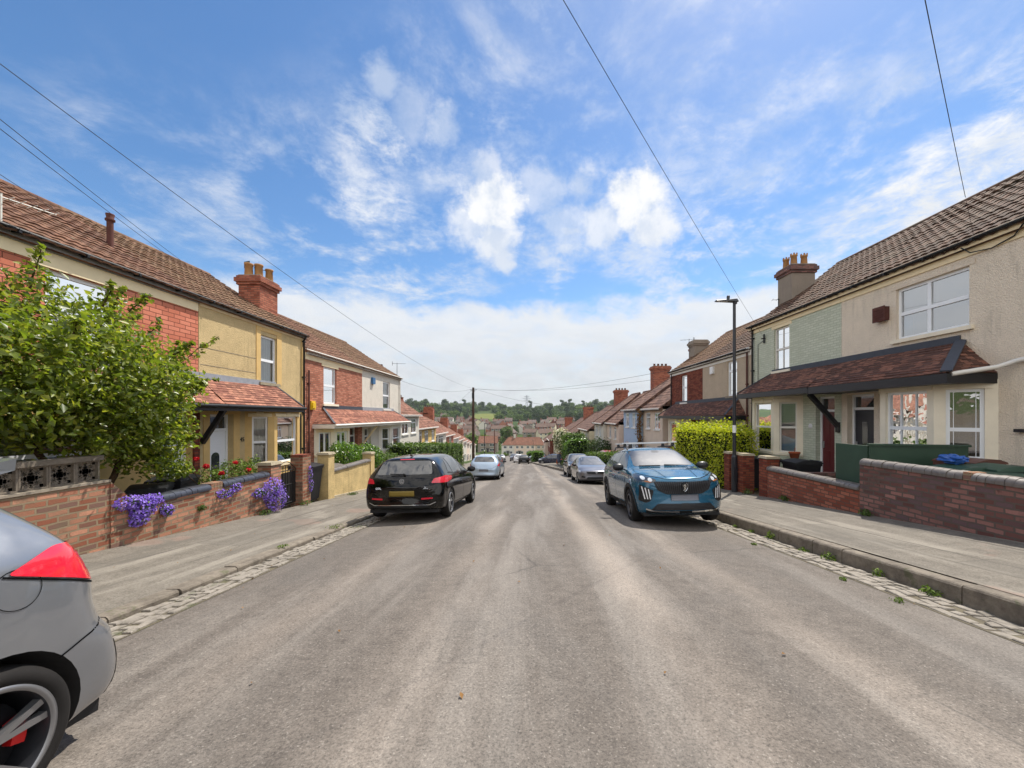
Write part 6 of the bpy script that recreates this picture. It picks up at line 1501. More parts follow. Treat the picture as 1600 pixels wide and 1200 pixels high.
bush('glossy rounded laurel bush in the middle of the three behind the tan wall', [(-7.1, 16.9, -.30, .55, .65, .58), (-7.0, 17.5, -.4, .45, .5, .5)], 2200, .10, 'leaf_laurel')
bush('lowest spreading bush behind the tan wall, next to the black hatchback', [(-7.0, 18.9, -.75, .5, .8, .42), (-6.9, 19.9, -.85, .5, .6, .40)], 1900, .09, 'leaf_hedge')
bush('dark rounded shrub below the white corner house', [(7.0, 36.5, -2.1, 1.2, 1.3, 1.5), (6.6, 38.0, -2.2, .9, 1.0, 1.3), (7.8, 37, -2.3, .9, 1, 1.2)], 3000, .19, 'leaf_dark')
pb_ = bush('pale cream-flowered bush above the tall shaggy hedge', [(4.6, 50.5, -1.9, 1.0, 1.0, 1.5), (4.3, 50.2, -1.2, .7, .7, .9)], 1300, .2, 'leaf_mid')
P, D = blob_points([(4.6, 50.2, -1.7, 1.1, 1.1, 1.6), (4.3, 50, -1.0, .75, .75, .9)], 380, .95); L0 = pb_.location; leaf_object('blossom', P, D, .22, 'petal_pale', pb_, tuple(L0), .9, .7)
# --- bellflower clumps on the left wall
def bellflower(label, blobs, n, nl):
    b = np.array(blobs); loc = (b[:, 0].mean(), b[:, 1].mean(), (b[:, 2]-b[:, 5]).min()); o = plant('bellflower_clump', label, 'flowers', loc, 'purple bellflowers on the brick wall')
    P, D = blob_points(blobs, nl, .3); leaf_object('foliage', P, D+np.array([.2, 0, .2]), .04, 'leaf_mid', o, loc, .7, .8)
    P, D = blob_points(blobs, n, .85); leaf_object('flowers', P, D+np.array([.5, 0, .3]), .034, 'petal_purple', o, loc, .95, .45, fold=.5)
bellflower('largest purple bellflower cushion spilling over the wall beside the number 41', [(-6.17, 5.95, .14, .14, .22, .10), (-6.14, 6.15, .02, .13, .20, .16), (-6.15, 6.3, .10, .12, .16, .09), (-6.14, 6.08, -.14, .10, .13, .12)], 1500, 500)
bellflower('tiny purple bellflower tuft below the end of the blue-black coping', [(-6.15, 6.58, -.13, .08, .10, .10)], 160, 120)
bellflower('thin purple bellflower clump high on the wall under the roses', [(-6.15, 7.85, -.10, .09, .20, .10), (-6.16, 8.15, -.04, .08, .14, .10)], 260, 200)
bellflower('small leafy purple bellflower beside the tall mound', [(-6.14, 8.85, -.30, .09, .18, .10)], 170, 220)
bellflower('tall purple bellflower mound in front of the first gate pier', [(-6.1, 9.25, -.30, .18, .28, .28), (-6.08, 9.35, -.55, .18, .28, .26)], 1300, 420)
bellflower('straggling purple bellflower climbing the second gate pier', [(-6.16, 10.95, -.15, .06, .07, .22), (-6.15, 10.98, -.5, .06, .08, .18)], 220, 160)
# --- roses
ro = plant('rose_bush', 'rose bush with red blooms in front of the white doors', 'rose bush', (-6.85, 8.9, -.75), None)
rb = [(-6.9, 8.35, .15, .25, .3, .25), (-6.85, 8.9, .20, .3, .35, .3), (-6.85, 9.35, .18, .25, .3, .3), (-6.8, 8.6, -.1, .3, .4, .2), (-6.9, 9.75, .22, .18, .2, .25), (-6.75, 7.55, .42, .22, .25, .14), (-6.7, 7.2, .5, .2, .25, .16)]
P, D = blob_points(rb, 1700, .4); leaf_object('foliage', P, D+np.array([0, 0, .4]), .06, 'leaf_light', ro, (-6.85, 8.9, -.75), .6, .8)
branches(ro, [(wobble((-6.85, 8.9, -.8), (q[0], q[1], q[2]+.2), 4, .05), .012, .006) for q in rb], name='stem')
for y, z, r in ((7.95, .44, .055), (8.35, .24, .05), (8.2, .05, .05), (9.15, .20, .055), (8.75, .42, .045), (7.7, .62, .045)):
    P, D = blob_points([(-6.62, y, z, r, r, r*.8)], 60, .4); f = leaf_object('rose_bloom', P, D, .05, 'petal_red', ro, (-6.85, 8.9, -.75), .9, .3)
# --- weeds
def weed(label, x, y, z, r, h, n, size=.05, mat='leaf_light', grp='weeds along the right kerb'):
    o = plant('weed', label, 'weed', (x, y, z), grp); P, D = blob_points([(x, y, z+h*.5, r, r, h*.55)], n, .2); P[:, 2] = np.maximum(P[:, 2], z+.01); leaf_object('leaves', P, D+np.array([0, 0, .6]), size, mat, o, (x, y, z), .4, .7)
rw = random.Random(9)
for lb, y, r, h, n in (('large weed growing from the gutter nearest to us', 4.30, .10, .10, 60), ('broad leafy weed in the gutter beside a kerb joint', 4.95, .07, .12, 40), ('bright leafy weed in the gutter, second largest', 5.75, .11, .12, 70), ('low weed between the leafy clumps in the gutter', 6.25, .10, .07, 45), ('bright tufted weed against the kerb face', 7.15, .10, .14, 60), ('small weed in the gutter toward the blue car', 7.75, .07, .08, 35), ('tiny weed in the gutter closest to the blue car', 8.35, .05, .06, 25)):
    weed(lb, 4.54, y, road_z(4.54, y), r, h, n)
for lb, y, r in (('yellow-green weed between the setts near the bottom right', 4.05, .07), ('small weed at the outer edge of the right gutter', 4.75, .05), ('flat weed at the outer edge of the right gutter, higher up', 6.6, .06)):
    weed(lb, 3.92, y, road_z(3.92, y), r, .035, 40, .035)
for lb, y, r, h in (('grassy weed at the foot of the low brick wall', 10.2, .13, .14), ('small weed at the foot of the tall brick wall', 7.75, .12, .12), ('grass clump at the foot of the brick pier', 11.9, .16, .16)):
    weed(lb, 6.86, y, pave_r(6.86, y), r, h, 110, .06, 'leaf_mid', 'weeds along the walls')
for lb, x, y, r, h in (('leafy weed at the wall foot left of the tall bellflower', -6.1, 8.95, .16, .12), ('weed at the foot of the second gate pier', -6.08, 10.6, .18, .15), ('weed straggling along the foot of the tan wall', -6.08, 13.4, .22, .07), ('small green weed halfway up the brick wall', -6.17, 7.3, .07, .1)):
    weed(lb, x, y, pave_l(x, y) if 'halfway' not in lb else -.32, r, h, 120, .05, 'leaf_mid', 'weeds along the walls')
for lb, y, r in (('mossy weed on the left kerb near the black car', 7.9, .16), ('thin weed on the left kerb joint', 6.2, .09), ('weed in the left gutter behind the black car', 8.2, .2)):
    weed(lb, -3.93 if 'gutter' not in lb else -3.55, y, road_z(-3.85, y)+(.09 if 'gutter' not in lb else 0), r, .04, 70, .035, 'leaf_light', 'weeds along the left kerb')
lv = [(rw.uniform(-3.6, 4), rw.uniform(1.7, 9)) for _ in range(26)]+[(rw.uniform(4.0, 4.5), rw.uniform(3.5, 9)) for _ in range(14)]+[(rw.uniform(-6.1, -4.2), rw.uniform(3, 12)) for _ in range(14)]
P = np.array([(x, y, (road_z(x, y) if -3.9 < x < 4.6 else pave_l(x, y))+.015) for x, y in lv]); plain('dry_leaf', '#7a5a34', .8, .2, var=.4)
tag(leaf_object('fallen_leaves', P, np.tile((0, 0, 1.), (len(P), 1)), .035, 'dry_leaf', None, (0, 5, -.5), .6, .25), kind='stuff')

# ================================================================== trees across the valley
def tree_proto(label, kind, h, w, mat, n=1500, lobes=12, size=None, seed=1, trunk=.22):
    global nprng
    sv = nprng; nprng = np.random.default_rng(seed); r2 = random.Random(seed)
    o = plant('valley_tree', label, 'tree', (0, 0, 0), 'trees across the valley'); bl = []
    for i in range(lobes):
        a = r2.uniform(0, 6.28); t = r2.random()
        if kind == 'round': rr = w*.28*(1-.5*t); z = h*(.16+.66*t); q = w*r2.uniform(.20, .27)
        elif kind == 'tall': rr = w*.16*r2.random(); z = h*(.14+.72*t); q = w*r2.uniform(.18, .3)*(1.15-.5*t)
        else: rr = w*.36*r2.random()**.5; z = h*(.18+.42*t); q = w*r2.uniform(.18, .27)
        bl.append((rr*math.cos(a), rr*math.sin(a), z, q, q, q*r2.uniform(.7, 1.0)))
    P, D = blob_points(bl, n, .6); leaf_object('crown', P, D+np.array([0, 0, .25]), size or w*.085, mat, o, (0, 0, 0), .75, .5)
    mb = MB(); mb.tube(wobble((0, 0, -1), (0, 0, h*.55), 4, .1, r2), [w*.035, w*.03, w*.025, w*.02, w*.012], 6)
    for i in range(4): b = bl[i]; mb.tube([(0, 0, h*trunk*1.2), (b[0]*.5, b[1]*.5, b[2]*.8), b[:3]], [w*.018, w*.012, w*.006], 5)
    mb.build('trunk', 'bark', o, world=False); nprng = sv; return o
TP = [tree_proto('dark green rounded tree among others on the wooded far hill', 'round', 15, 13, 'leaf_dark', seed=1), tree_proto('mid green rounded tree among others on the wooded far hill', 'round', 13, 12, 'leaf_mid', seed=2), tree_proto('tall dark narrow tree among others on the wooded far hill', 'tall', 18, 10, 'leaf_dark', seed=3),
      tree_proto('light green spreading tree among others on the wooded far hill', 'wide', 11, 13, 'leaf_light', seed=4), tree_proto('mid green spreading tree among others on the wooded far hill', 'wide', 12, 15, 'leaf_mid', seed=5)]
TL = [t['label'] for t in TP]; tu = set(); rt = random.Random(33)
def put_tree(k, px, Y, s, label=None):
    o = TP[k] if k not in tu else copy_tree(TP[k]); tu.add(k); x = (px-822)/600*Y
    o.location = (x, Y, terrain_z(x, Y)-.5); o.rotation_euler = (0, 0, rt.uniform(0, 6.28)); o.scale = (s, s, s*rt.uniform(.9, 1.12)); o['label'] = label or TL[k]; return o
for Y, a, b, st, sc in ((800, 630, 985, 8, 1.0), (740, 636, 985, 9, 1.05), (695, 640, 985, 10, 1.0), (655, 640, 985, 10, 1.0), (600, 640, 730, 10, 1.0), (615, 775, 985, 9, 1.05), (575, 782, 985, 10, 1.0), (545, 640, 735, 13, .9), (540, 790, 985, 11, .95)):
    px = a
    while px < b:
        p = px+rt.uniform(-4, 4); s = sc*rt.uniform(.8, 1.35)
        if Y == 800 and 800 < p < 990: s *= 1.15
        if not (742 < p < 776 and Y < 730): put_tree(rt.choice([0, 1, 1, 2, 4, 4, 3, 3, 0]), p, Y+rt.uniform(-22, 22), s)
        px += st*rt.uniform(.65, 1.1)
for k, px, Y, s in ((0, 842, 470, 1.1), (0, 853, 480, .9), (4, 872, 470, 1.1), (1, 782, 480, 1.0), (3, 700, 470, .7), (0, 905, 440, 1.3), (2, 918, 430, 1.2), (1, 932, 430, 1.2), (0, 945, 420, 1.3), (3, 960, 420, 1.0), (0, 890, 460, 1.2), (4, 660, 520, .9), (3, 815, 430, .6), (1, 805, 330, .7), (3, 676, 380, .5), (3, 828, 300, .5), (1, 860, 285, .6), (3, 720, 300, .5)): put_tree(k, px, Y, s)
put_tree(3, 748, 228, 1.15, 'large bright green tree beside the timber pole on the valley floor'); put_tree(3, 768, 232, .85, 'smaller bright green tree next to the grey gabled house on the valley floor')
put_tree(1, 792, 262, .95, 'green tree behind the left end of the bottom terrace'); put_tree(3, 822, 222, .62, 'low bright tree showing above the bottom terrace roof'); put_tree(3, 810, 219, .55, 'low bright tree behind the terrace chimney at the bottom'); put_tree(3, 790, 190, .22, 'small bright shrub before the white end house at the bottom')
put_tree(3, 760, 150, .35, 'bright shrub at the lower end of the long white row'); put_tree(3, 868, 235, .7, 'light tree to the right behind the bottom terrace')

cr = plant('creeper', 'bare brown creeper climbing between the cream and the pale blue houses', 'creeper', (9.2+SX(28.6), 28.6, base(28.6)-.2)); xc = 9.2+SX(28.6)-.12
P = np.stack([nprng.normal(xc, .07, 1500), nprng.normal(28.62, .24, 1500), nprng.uniform(base(28.6), 2.0, 1500)], 1); P[:, 1] += .15*np.sin(P[:, 2]*2.1)
leaf_object('foliage', P, np.tile((-1., -.3, .2), (1500, 1)), .13, 'dry_leaf', cr, tuple(cr.location), .6, .6); branches(cr, [(wobble((xc+.02, 28.6, base(28.6)-.3), (xc+.02, 28.65, 1.9), 8, .08), .05, .02)], name='stem')
# ================================================================== garden walls
def coping(mb, x0, x1, y0, y1, z, h=.12, L=.112, jit=.006, seed=1, mi=0, over=.02):
    r2 = random.Random(seed); y = y0; k = 9
    while y < y1-.03:
        yb = min(y+L, y1)-.007; j = r2.uniform(-jit, jit); zz = r2.uniform(-jit, jit); cx = (x0+x1)/2+j; hw = (x1-x0)/2+over
        A = [(cx-hw*math.cos(math.pi*i/(k-1)), 0, z+zz+(h*(.35+.65*math.sin(math.pi*i/(k-1))) if 0 < i < k-1 else h*.3)) for i in range(k)]
        A = [(cx-hw, 0, z)]+A+[(cx+hw, 0, z)]; n = len(A); vs = [(a, y, c) for a, _, c in A]+[(a, yb, c) for a, _, c in A]
        mb.add(vs, [tuple(range(n)), tuple(reversed(range(n, 2*n)))], mi); mb.add(vs, [(i, i+1, n+i+1, n+i) for i in range(n-1)], mi, True)
        y += L
def wall_box(mb, x0, x1, y0, y1, z1, zf, mi=0, step=.8):
    """wall with level top, foot following the slope"""
    k = max(1, int((y1-y0)/step))
    for i in range(k):
        a, b = lerp(y0, y1, i/k), lerp(y0, y1, (i+1)/k); za, zb = zf(a)-.15, zf(b)-.15
        for x in (x0, x1): mb.quad((x, a, za), (x, b, zb), (x, b, z1), (x, a, z1), mi)
        mb.quad((x0, a, z1), (x1, a, z1), (x1, b, z1), (x0, b, z1), mi)
    for y in (y0, y1): mb.quad((x0, y, zf(y)-.15), (x1, y, zf(y)-.15), (x1, y, z1), (x0, y, z1), mi)
fl = lambda y: pave_l(-6.2, y); fr_ = lambda y: pave_r(6.95, y)
wl = thing('garden_wall', 'old brick garden wall carrying the concrete screen blocks', 'wall', (-6.31, 4, fl(4)), group='brick garden walls')
m = MB(); wall_box(m, -6.42, -6.2, .5, 5.72, .50, fl); m.box(-6.44, -6.18, .5, 5.72, .502, .535, 1); m.build('brickwork', ['brick_wall', 'cement'], wl)
m = MB(); m.hexa([(-6.46, 5.721, fl(5.7)-.1), (-6.185, 5.721, fl(5.7)-.1), (-6.185, 6.02, fl(6)-.1), (-6.46, 6.02, fl(6)-.1), (-6.46, 5.721, .50), (-6.185, 5.721, .50), (-6.185, 6.02, .18), (-6.46, 6.02, .18)]); m.build('pier', 'brick_wall', wl)
sb = thing('screen_block_wall', 'pierced grey concrete screen blocks with petal pattern on top of the brick wall', 'screen wall', (-6.31, 4, .536))
m = MB()
for i in range(11):
    y0 = 2.32+i*.302; y1 = y0+.298; z0, z1 = .537, .835; xa, xb = -6.36, -6.26
    for a, b, c, d in ((y0, y1, z0, z0+.022), (y0, y1, z1-.022, z1), (y0, y0+.022, z0+.022, z1-.022), (y1-.022, y1, z0+.022, z1-.022)): m.box(xa, xb, a, b, c, d)
    cy, cz = (y0+y1)/2, (z0+z1)/2; hw = .125
    for sy_, sz_ in ((1, 1), (1, -1), (-1, 1), (-1, -1)):
        for bow in (1, -1):
            pts = []
            for t in np.linspace(0, 1, 7): o = bow*.046*math.sin(math.pi*t); pts.append((cy+sy_*hw*t-o*.707*sy_, cz+sz_*hw*t+o*.707*sz_))
            for (p, q), (r_, s_) in zip(pts, pts[1:]): m.beam((-6.31, p, q), (-6.31, r_, s_), .070, .016, (1, 0, 0))
m.build('blocks', 'screen_concrete', sb)
m = MB(); m.box(-6.40, -6.22, 2.30, 5.66, .838, .905); m.build('capping', 'screen_concrete', sb)
w2_ = thing('garden_wall', 'low brick garden wall with blue-black bullnose coping and purple flowers', 'wall', (-6.31, 7.6, fl(7.6)), group='brick garden walls')
m = MB(); wall_box(m, -6.42, -6.2, 6.02, 9.28, .03, fl); m.build('brickwork', 'brick_wall', w2_)
m = MB(); coping(m, -6.43, -6.19, 6.32, 7.56, .032, seed=2); m.build('coping', 'copings_blue', w2_); m = MB(); coping(m, -6.43, -6.19, 7.86, 9.26, .032, seed=3); m.build('coping', 'copings_blue', w2_)
m = MB()
for i in range(4): m.box(-6.42, -6.20, 7.565+i*.073, 7.63+i*.073, .032, .145)
m.build('brick_patch', 'brick_wall', w2_)
def pier(label, x0, x1, y0, y1, z1, zf, mat, cap='cap_stone', capo=.03, grp='gate piers', caph=.07):
    p = thing('gate_pier', label, 'pier', ((x0+x1)/2, (y0+y1)/2, zf(y0)), group=grp)
    m = MB(); wall_box(m, x0, x1, y0, y1, z1, zf); m.build('shaft', mat, p)
    m = MB(); m.hexa([(x0-capo, y0-capo, z1+.002), (x1+capo, y0-capo, z1+.002), (x1+capo, y1+capo, z1+.002), (x0-capo, y1+capo, z1+.002), (x0, y0, z1+caph), (x1, y0, z1+caph), (x1, y1, z1+caph), (x0, y1, z1+caph)]); m.build('cap', cap, p); return p
pier('brick gate pier with worn stone cap beside the roses', -6.50, -6.18, 9.30, 9.68, .28, fl, 'brick_wall'); pier('taller brick gate pier with straggling bellflower', -6.52, -6.18, 10.62, 11.02, .33, fl, 'brick_wall', 'brick_dark', .0)
gt = thing('garden_gate', 'dark iron garden gate between the two brick piers', 'gate', (-6.35, 10.15, fl(10)))
m = MB(); z0 = fl(10.2)+.06
for y in np.linspace(9.72, 10.58, 9): m.tube([(-6.36, y, z0), (-6.36, y, .05+.12*math.sin(math.pi*(y-9.72)/.86))], .009, 6)
for z in (z0+.05, -.35, .03): m.tube([(-6.36, 9.70, z), (-6.36, 10.6, z)], .013, 6)
m.tube([(-6.36, 9.72+.86*t, .05+.22*math.sin(math.pi*t)) for t in np.linspace(0, 1, 12)], .012, 6); m.quad((-6.365, 9.72, z0), (-6.365, 10.58, z0), (-6.365, 10.58, -.02), (-6.365, 9.72, -.02)); m.build('bars', 'black_iron', gt)
pier('tan rendered pier at the uphill end of the rendered wall', -6.52, -6.18, 12.0, 12.38, .26, fl, 'render_tan_wall', 'cap_stone', .035); pier('tan rendered pier at the downhill end, behind the black hatchback', -6.52, -6.18, 15.3, 15.66, -.04, fl, 'render_tan_wall', 'cap_stone', .035)
tw = thing('garden_wall', 'stained tan rendered garden wall with dark rounded coping', 'wall', (-6.31, 13.8, fl(13.8)))
m = MB(); wall_box(m, -6.42, -6.22, 12.385, 15.295, -.32, lambda y: fl(y)); m.build('render', 'render_tan_wall', tw); m = MB(); coping(m, -6.44, -6.20, 12.39, 15.29, -.318, .11, .30, .004, 4); m.build('coping', 'copings_grey', tw)
m = MB()
for i in range(8): a, b = 12.3+i*.4, 12.7+i*.4; m.hexa([(-6.3, a, fl(a)-.1), (-6.17, a, fl(a)-.1), (-6.17, b, fl(b)-.1), (-6.3, b, fl(b)-.1), (-6.3, a, fl(a)+.10), (-6.19, a, fl(a)+.06), (-6.19, b, fl(b)+.06), (-6.3, b, fl(b)+.10)])
m.build('plinth', 'cap_stone', tw)
tw2 = thing('garden_wall', 'lower brick garden wall hidden mostly by the black hatchback', 'wall', (-6.31, 18, fl(18)), group='brick garden walls'); m = MB(); wall_box(m, -6.42, -6.22, 15.67, 21.2, -.95, fl); m.build('brickwork', 'brick_wall', tw2)
# right-hand walls
rw1 = thing('garden_wall', 'tall weathered dark brick garden wall with rounded coping', 'wall', (7.06, 5, fr_(5)), group='brick garden walls')
m = MB(); wall_box(m, 6.95, 7.17, .5, 8.0, .47, fr_); m.build('brickwork', 'brick_wall_old', rw1)
m = MB(); coping(m, 6.94, 7.18, .5, 5.98, .472, .13, .115, .008, 5); coping(m, 6.94, 7.18, 6.1, 7.99, .472, .13, .115, .008, 6); m.build('coping', 'copings_grey', rw1); m = MB(); m.box(6.93, 7.18, 5.985, 6.09, .473, .60); m.build('brick_patch', 'brick_wall', rw1)
rw2 = thing('garden_wall', 'low red brick garden wall with grey rounded coping below the green screen', 'wall', (7.06, 9.5, fr_(9.5)), group='brick garden walls')
m = MB(); wall_box(m, 6.95, 7.17, 8.003, 11.06, -.07, fr_); m.build('brickwork', 'brick_house_red', rw2) if 'brick_house_red' in MATS else m.build('brickwork', 'brick_low', rw2) if 'brick_low' in MATS else m.build('brickwork', 'brick_dark', rw2)
m = MB(); coping(m, 6.93, 7.19, 8.01, 11.05, -.068, .12, .115, .006, 7); m.build('coping', 'copings_grey', rw2)
pier('brick pier with worn cap at the end of the low wall', 6.94, 7.30, 11.07, 11.44, .24, fr_, 'brick_dark'); pier('brick pier with dull cap beside the lamp post', 6.96, 7.32, 12.32, 12.68, .20, fr_, 'brick_dark'); pier('brick pier standing against the gold-green hedge', 6.96, 7.3, 13.15, 13.5, .18, fr_, 'brick_dark')
iw = thing('garden_wall', 'short dark brick wall dividing the two right front gardens', 'wall', (8, 10.2, -.8), group='brick garden walls'); m = MB(); m.box(7.2, 9.15, 10.1, 10.3, -1.2, -.02); m.build('brickwork', 'brick_wall_old', iw)
gs = thing('garden_screen', 'dark green painted board screen with two faces behind the walls', 'screen', (7.9, 8.2, -.6))
m = MB(); A, B_, C_ = Vector((7.22, 8.06, 0)), Vector((8.78, 7.62, 0)), Vector((7.24, 8.98, 0))
def panel(mb, a, b, z0, z1, t=.05, mi=0): d = (b-a).normalized(); nn = Vector((-d.y, d.x, 0))*t; mb.hexa([(a.x, a.y, z0), (b.x, b.y, z0), (b.x+nn.x, b.y+nn.y, z0), (a.x+nn.x, a.y+nn.y, z0), (a.x, a.y, z1), (b.x, b.y, z1), (b.x+nn.x, b.y+nn.y, z1), (a.x+nn.x, a.y+nn.y, z1)], mi)
panel(m, A, B_, -.9, .86); m.build('panel', 'green_paint', gs); m = MB(); panel(m, Vector((7.22, 8.12, 0)), C_, -1.0, .85, -.05); m.build('panel', 'green_paint', gs)
m = MB(); panel(m, A-Vector((.03, .03, 0)), B_+Vector((.03, -.03, 0)), .862, .90, .11); m.build('top_rail', 'green_paint', gs)
# ================================================================== bins and small things
def bin_(label, x, y, z, yaw, mat, s=1.0, lid=None, grp='wheeled bins', number=None):
    o = thing('wheeled_bin', label, 'bin', (x, y, z), (0, 0, yaw), grp)
    m = MB(); m.hexa([(-.22*s, -.24*s, .05*s), (.22*s, -.24*s, .05*s), (.22*s, .22*s, .05*s), (-.22*s, .22*s, .05*s), (-.27*s, -.33*s, .95*s), (.27*s, -.33*s, .95*s), (.27*s, .30*s, .95*s), (-.27*s, .30*s, .95*s)]); m.box(-.285*s, .285*s, -.345*s, .315*s, .90*s, .955*s); m.build('bin_body', mat, o, world=False)
    l = MB(); k = 6
    for i in range(k):
        y0, y1 = lerp(-.36*s, .34*s, i/k), lerp(-.36*s, .34*s, (i+1)/k); f = lambda q: (.985+.06*math.sin(math.pi*(q/s+.36)/.70))*s
        l.hexa([(-.30*s, y0, .958*s), (.30*s, y0, .958*s), (.30*s, y1, .958*s), (-.30*s, y1, .958*s), (-.29*s, y0, f(y0)), (.29*s, y0, f(y0)), (.29*s, y1, f(y1)), (-.29*s, y1, f(y1))])
    l.build('lid', lid or mat, o, world=False)
    h = MB(); h.tube([(-.2*s, .36*s, 1.0*s), (.2*s, .36*s, 1.0*s)], .016*s, 8); h.build('handle', 'black_plastic', o, world=False)
    for sx_ in (-.22, .22): w_ = MB(); w_.lathe([(0, -.03*s), (.10*s, -.03*s), (.10*s, .03*s), (0, .03*s)], (sx_*s, .22*s, .10*s), 'X', 14); w_.build('wheel', 'black_plastic', o, world=False)
    if number: letters('bin_number', number, .20, 'white_sticker', o, (0, -.325*s, .62*s), (1, 0, 0), (0, .08, 1), .003)
    return o
bin_('black bin with the white number 41 behind the coped wall', -6.88, 7.05, -.72, R(32), 'black_plastic', .92, number='41')
bin_('black bin in front of the white panelled door', -7.1, 7.75, -.76, R(15), 'black_plastic', 1.0)
bin_('tall black bin standing in the gateway between the brick and tan piers', -6.62, 11.55, -1.08, R(90), 'black_plastic', 1.08)
bin_('grey-lidded bin behind the tan wall in front of the cream bay', -6.95, 13.7, -1.28, R(80), 'black_plastic', 1.0, 'copings_grey')
bin_('black bin behind the low red brick wall', 7.72, 10.75, -.86, R(-90), 'black_plastic', 1.08); bin_('black bin between the two brick piers', 7.85, 12.6, -.95, R(-80), 'black_plastic', 1.05)
bin_('green-lidded bin with blue bag behind the tall brick wall', 7.75, 6.75, -.43, R(-100), 'green_bin', 1.0); bin_('brown bin behind the tall wall against the bay', 8.25, 7.15, -.42, R(-80), 'brown_bin', 1.08); bin_('black bin nearest to us behind the tall wall', 8.1, 6.55, -.44, R(-95), 'black_plastic', 1.05, 'green_bin')
bm = bmesh.new(); bmesh.ops.create_icosphere(bm, subdivisions=4, radius=1)
from mathutils import noise as mnoise
for v in bm.verts: n_ = mnoise.noise(v.co*2.3)*.45+abs(mnoise.noise(v.co*5.1))*.22; v.co = Vector((v.co.x*.13, v.co.y*.19, v.co.z*.08))*(1+n_)
me = bpy.data.meshes.new('plastic_bag'); bm.to_mesh(me); bm.free(); ob = add_obj('plastic_bag', me, 'blue_plastic'); ob.location = (7.72, 6.95, .70); tag(ob, 'crumpled blue plastic bag on top of the green bin', 'bag')
bb = thing('recycling_box', 'small green recycling tub at the far end of the tall wall', 'tub', (7.7, 6.1, -.4)); m = MB(); m.hexa([(7.5, 5.9, -.3), (7.9, 5.9, -.3), (7.9, 6.4, -.3), (7.5, 6.4, -.3), (7.45, 5.85, .52), (7.95, 5.85, .52), (7.95, 6.45, .52), (7.45, 6.45, .52)]); m.build('tub', 'green_bin', bb); m = MB(); m.box(7.43, 7.97, 5.83, 6.47, .522, .56); m.build('rim', 'green_bin', bb)
pt = thing('flower_pot', 'terracotta pot with a bare stem on the ledge by the maroon door', 'pot', (8.75, 12.52, .1)); m = MB(); m.lathe([(.0, 0), (.10, 0), (.15, .2), (.165, .2), (.165, .25), (.14, .25), (.13, .2), (0, .2)], (8.75, 12.52, .06), 'Z', 18); m.tube([(8.75, 12.52, .25), (8.76, 12.5, .45)], .012, 5); m.build('pot', 'terracotta', pt)
lg = thing('garden_ledge', 'pale green rendered ledge under the terracotta pot', 'ledge', (8.8, 12.5, -.8)); m = MB(); m.box(8.55, 9.15, 12.3, 12.73, -1.3, .055); m.build('ledge', 'brick_green', lg)
# ================================================================== lamp posts, poles, cables
def lamp_post(label, x, y, z, h=6.25, arm=-.55):
    o = thing('street_lamp', label, 'street lamp', (x, y, z), group='street lamps'); m = MB()
    m.tube([(0, 0, -.1), (0, 0, 1.15)], .085, 16); m.tube([(0, 0, 1.15), (0, 0, 1.22)], [.085, .055], 16); m.tube([(0, 0, 1.22), (0, 0, h)], [.055, .045], 16); m.build('post', 'lamp_metal', o, world=False)
    d = MB(); d.box(-.06, .06, -.088, -.080, .35, .85); d.build('service_door', 'lamp_metal', o, world=False)
    s = MB(); s.tube([(.02, 0, h-.06), (.02, 0, h+.02)], .065, 12); s.hexa([(-.62, -.09, h+.03), (.10, -.10, h+.0), (.10, .10, h+.0), (-.62, .09, h+.03), (-.60, -.05, h+.07), (.06, -.07, h+.10), (.06, .07, h+.10), (-.60, .05, h+.07)]); s.build('lantern', 'lamp_metal', o, world=False)
    c = MB(); c.lathe([(.045, 0), (.05, .10), (.04, .13), (0, .13)], (-.20, 0, h+.085), 'Z', 12); c.build('photocell', 'lamp_metal', o, world=False)
    g = MB(); g.box(-.58, -.22, -.06, .06, h+.012, h+.022); g.build('lens', 'head_clear', o, world=False)
    st = MB(); st.lathe([(.0565, 1.95), (.0565, 2.20)], (0, 0, 0), 'Z', 16); st.build('sticker', 'white_sticker', o, world=False); return o
lp = lamp_post('black street lamp on the right pavement beside the gold-green hedge', 6.86, 12.65, pave_r(6.86, 12.65))
for lb, x, y, fl_ in (('distant street lamp just right of the timber pole', -6.5, 60, 0), ('distant street lamp in front of the bottom terrace', 2.4, 130, 0), ('most distant lamp post before the grey gabled house', -14.6, 182, 0)):
    o = copy_tree(lp); o.location = (x, y, base(y)); o['label'] = lb; o.rotation_euler = (0, 0, math.pi if x < 0 else 0)
tpz = base(40)+.05; tp = thing('telegraph_pole', 'brown timber telegraph pole at the end of the long hedge', 'telegraph pole', (-5.5, 40, tpz)); TT = Vector((-5.5, 40, 4.35))
m = MB(); m.tube([(-5.5, 40, tpz-.3), (-5.5, 40, 4.45)], [.16, .11], 14); m.build('post', 'timber_pole', tp)
m = MB(); m.lathe([(.12, 0), (.19, .0), (.19, .06), (.12, .06)], (-5.5, 40, 4.05), 'Z', 14); m.tube([(-5.85, 40, 4.2), (-5.15, 40, 4.2)], .03, 6); m.tube([(-5.5, 39.7, 4.3), (-5.5, 40.3, 4.3)], .03, 6); m.build('cable_ring', 'black_iron', tp)
m = MB(); m.box(-5.62, -5.38, 39.8, 39.86, 3.3, 3.9); m.build('junction_box', 'black_plastic', tp)
pole2 = thing('telegraph_pole', 'thin reddish pole standing before the bright valley trees', 'telegraph pole', (-9.2, 112, base(112))); m = MB(); m.tube([(-9.2, 112, base(112)-.3), (-9.2, 112, base(112)+8.6)], [.16, .11], 8); m.build('post', 'clay_red', pole2)
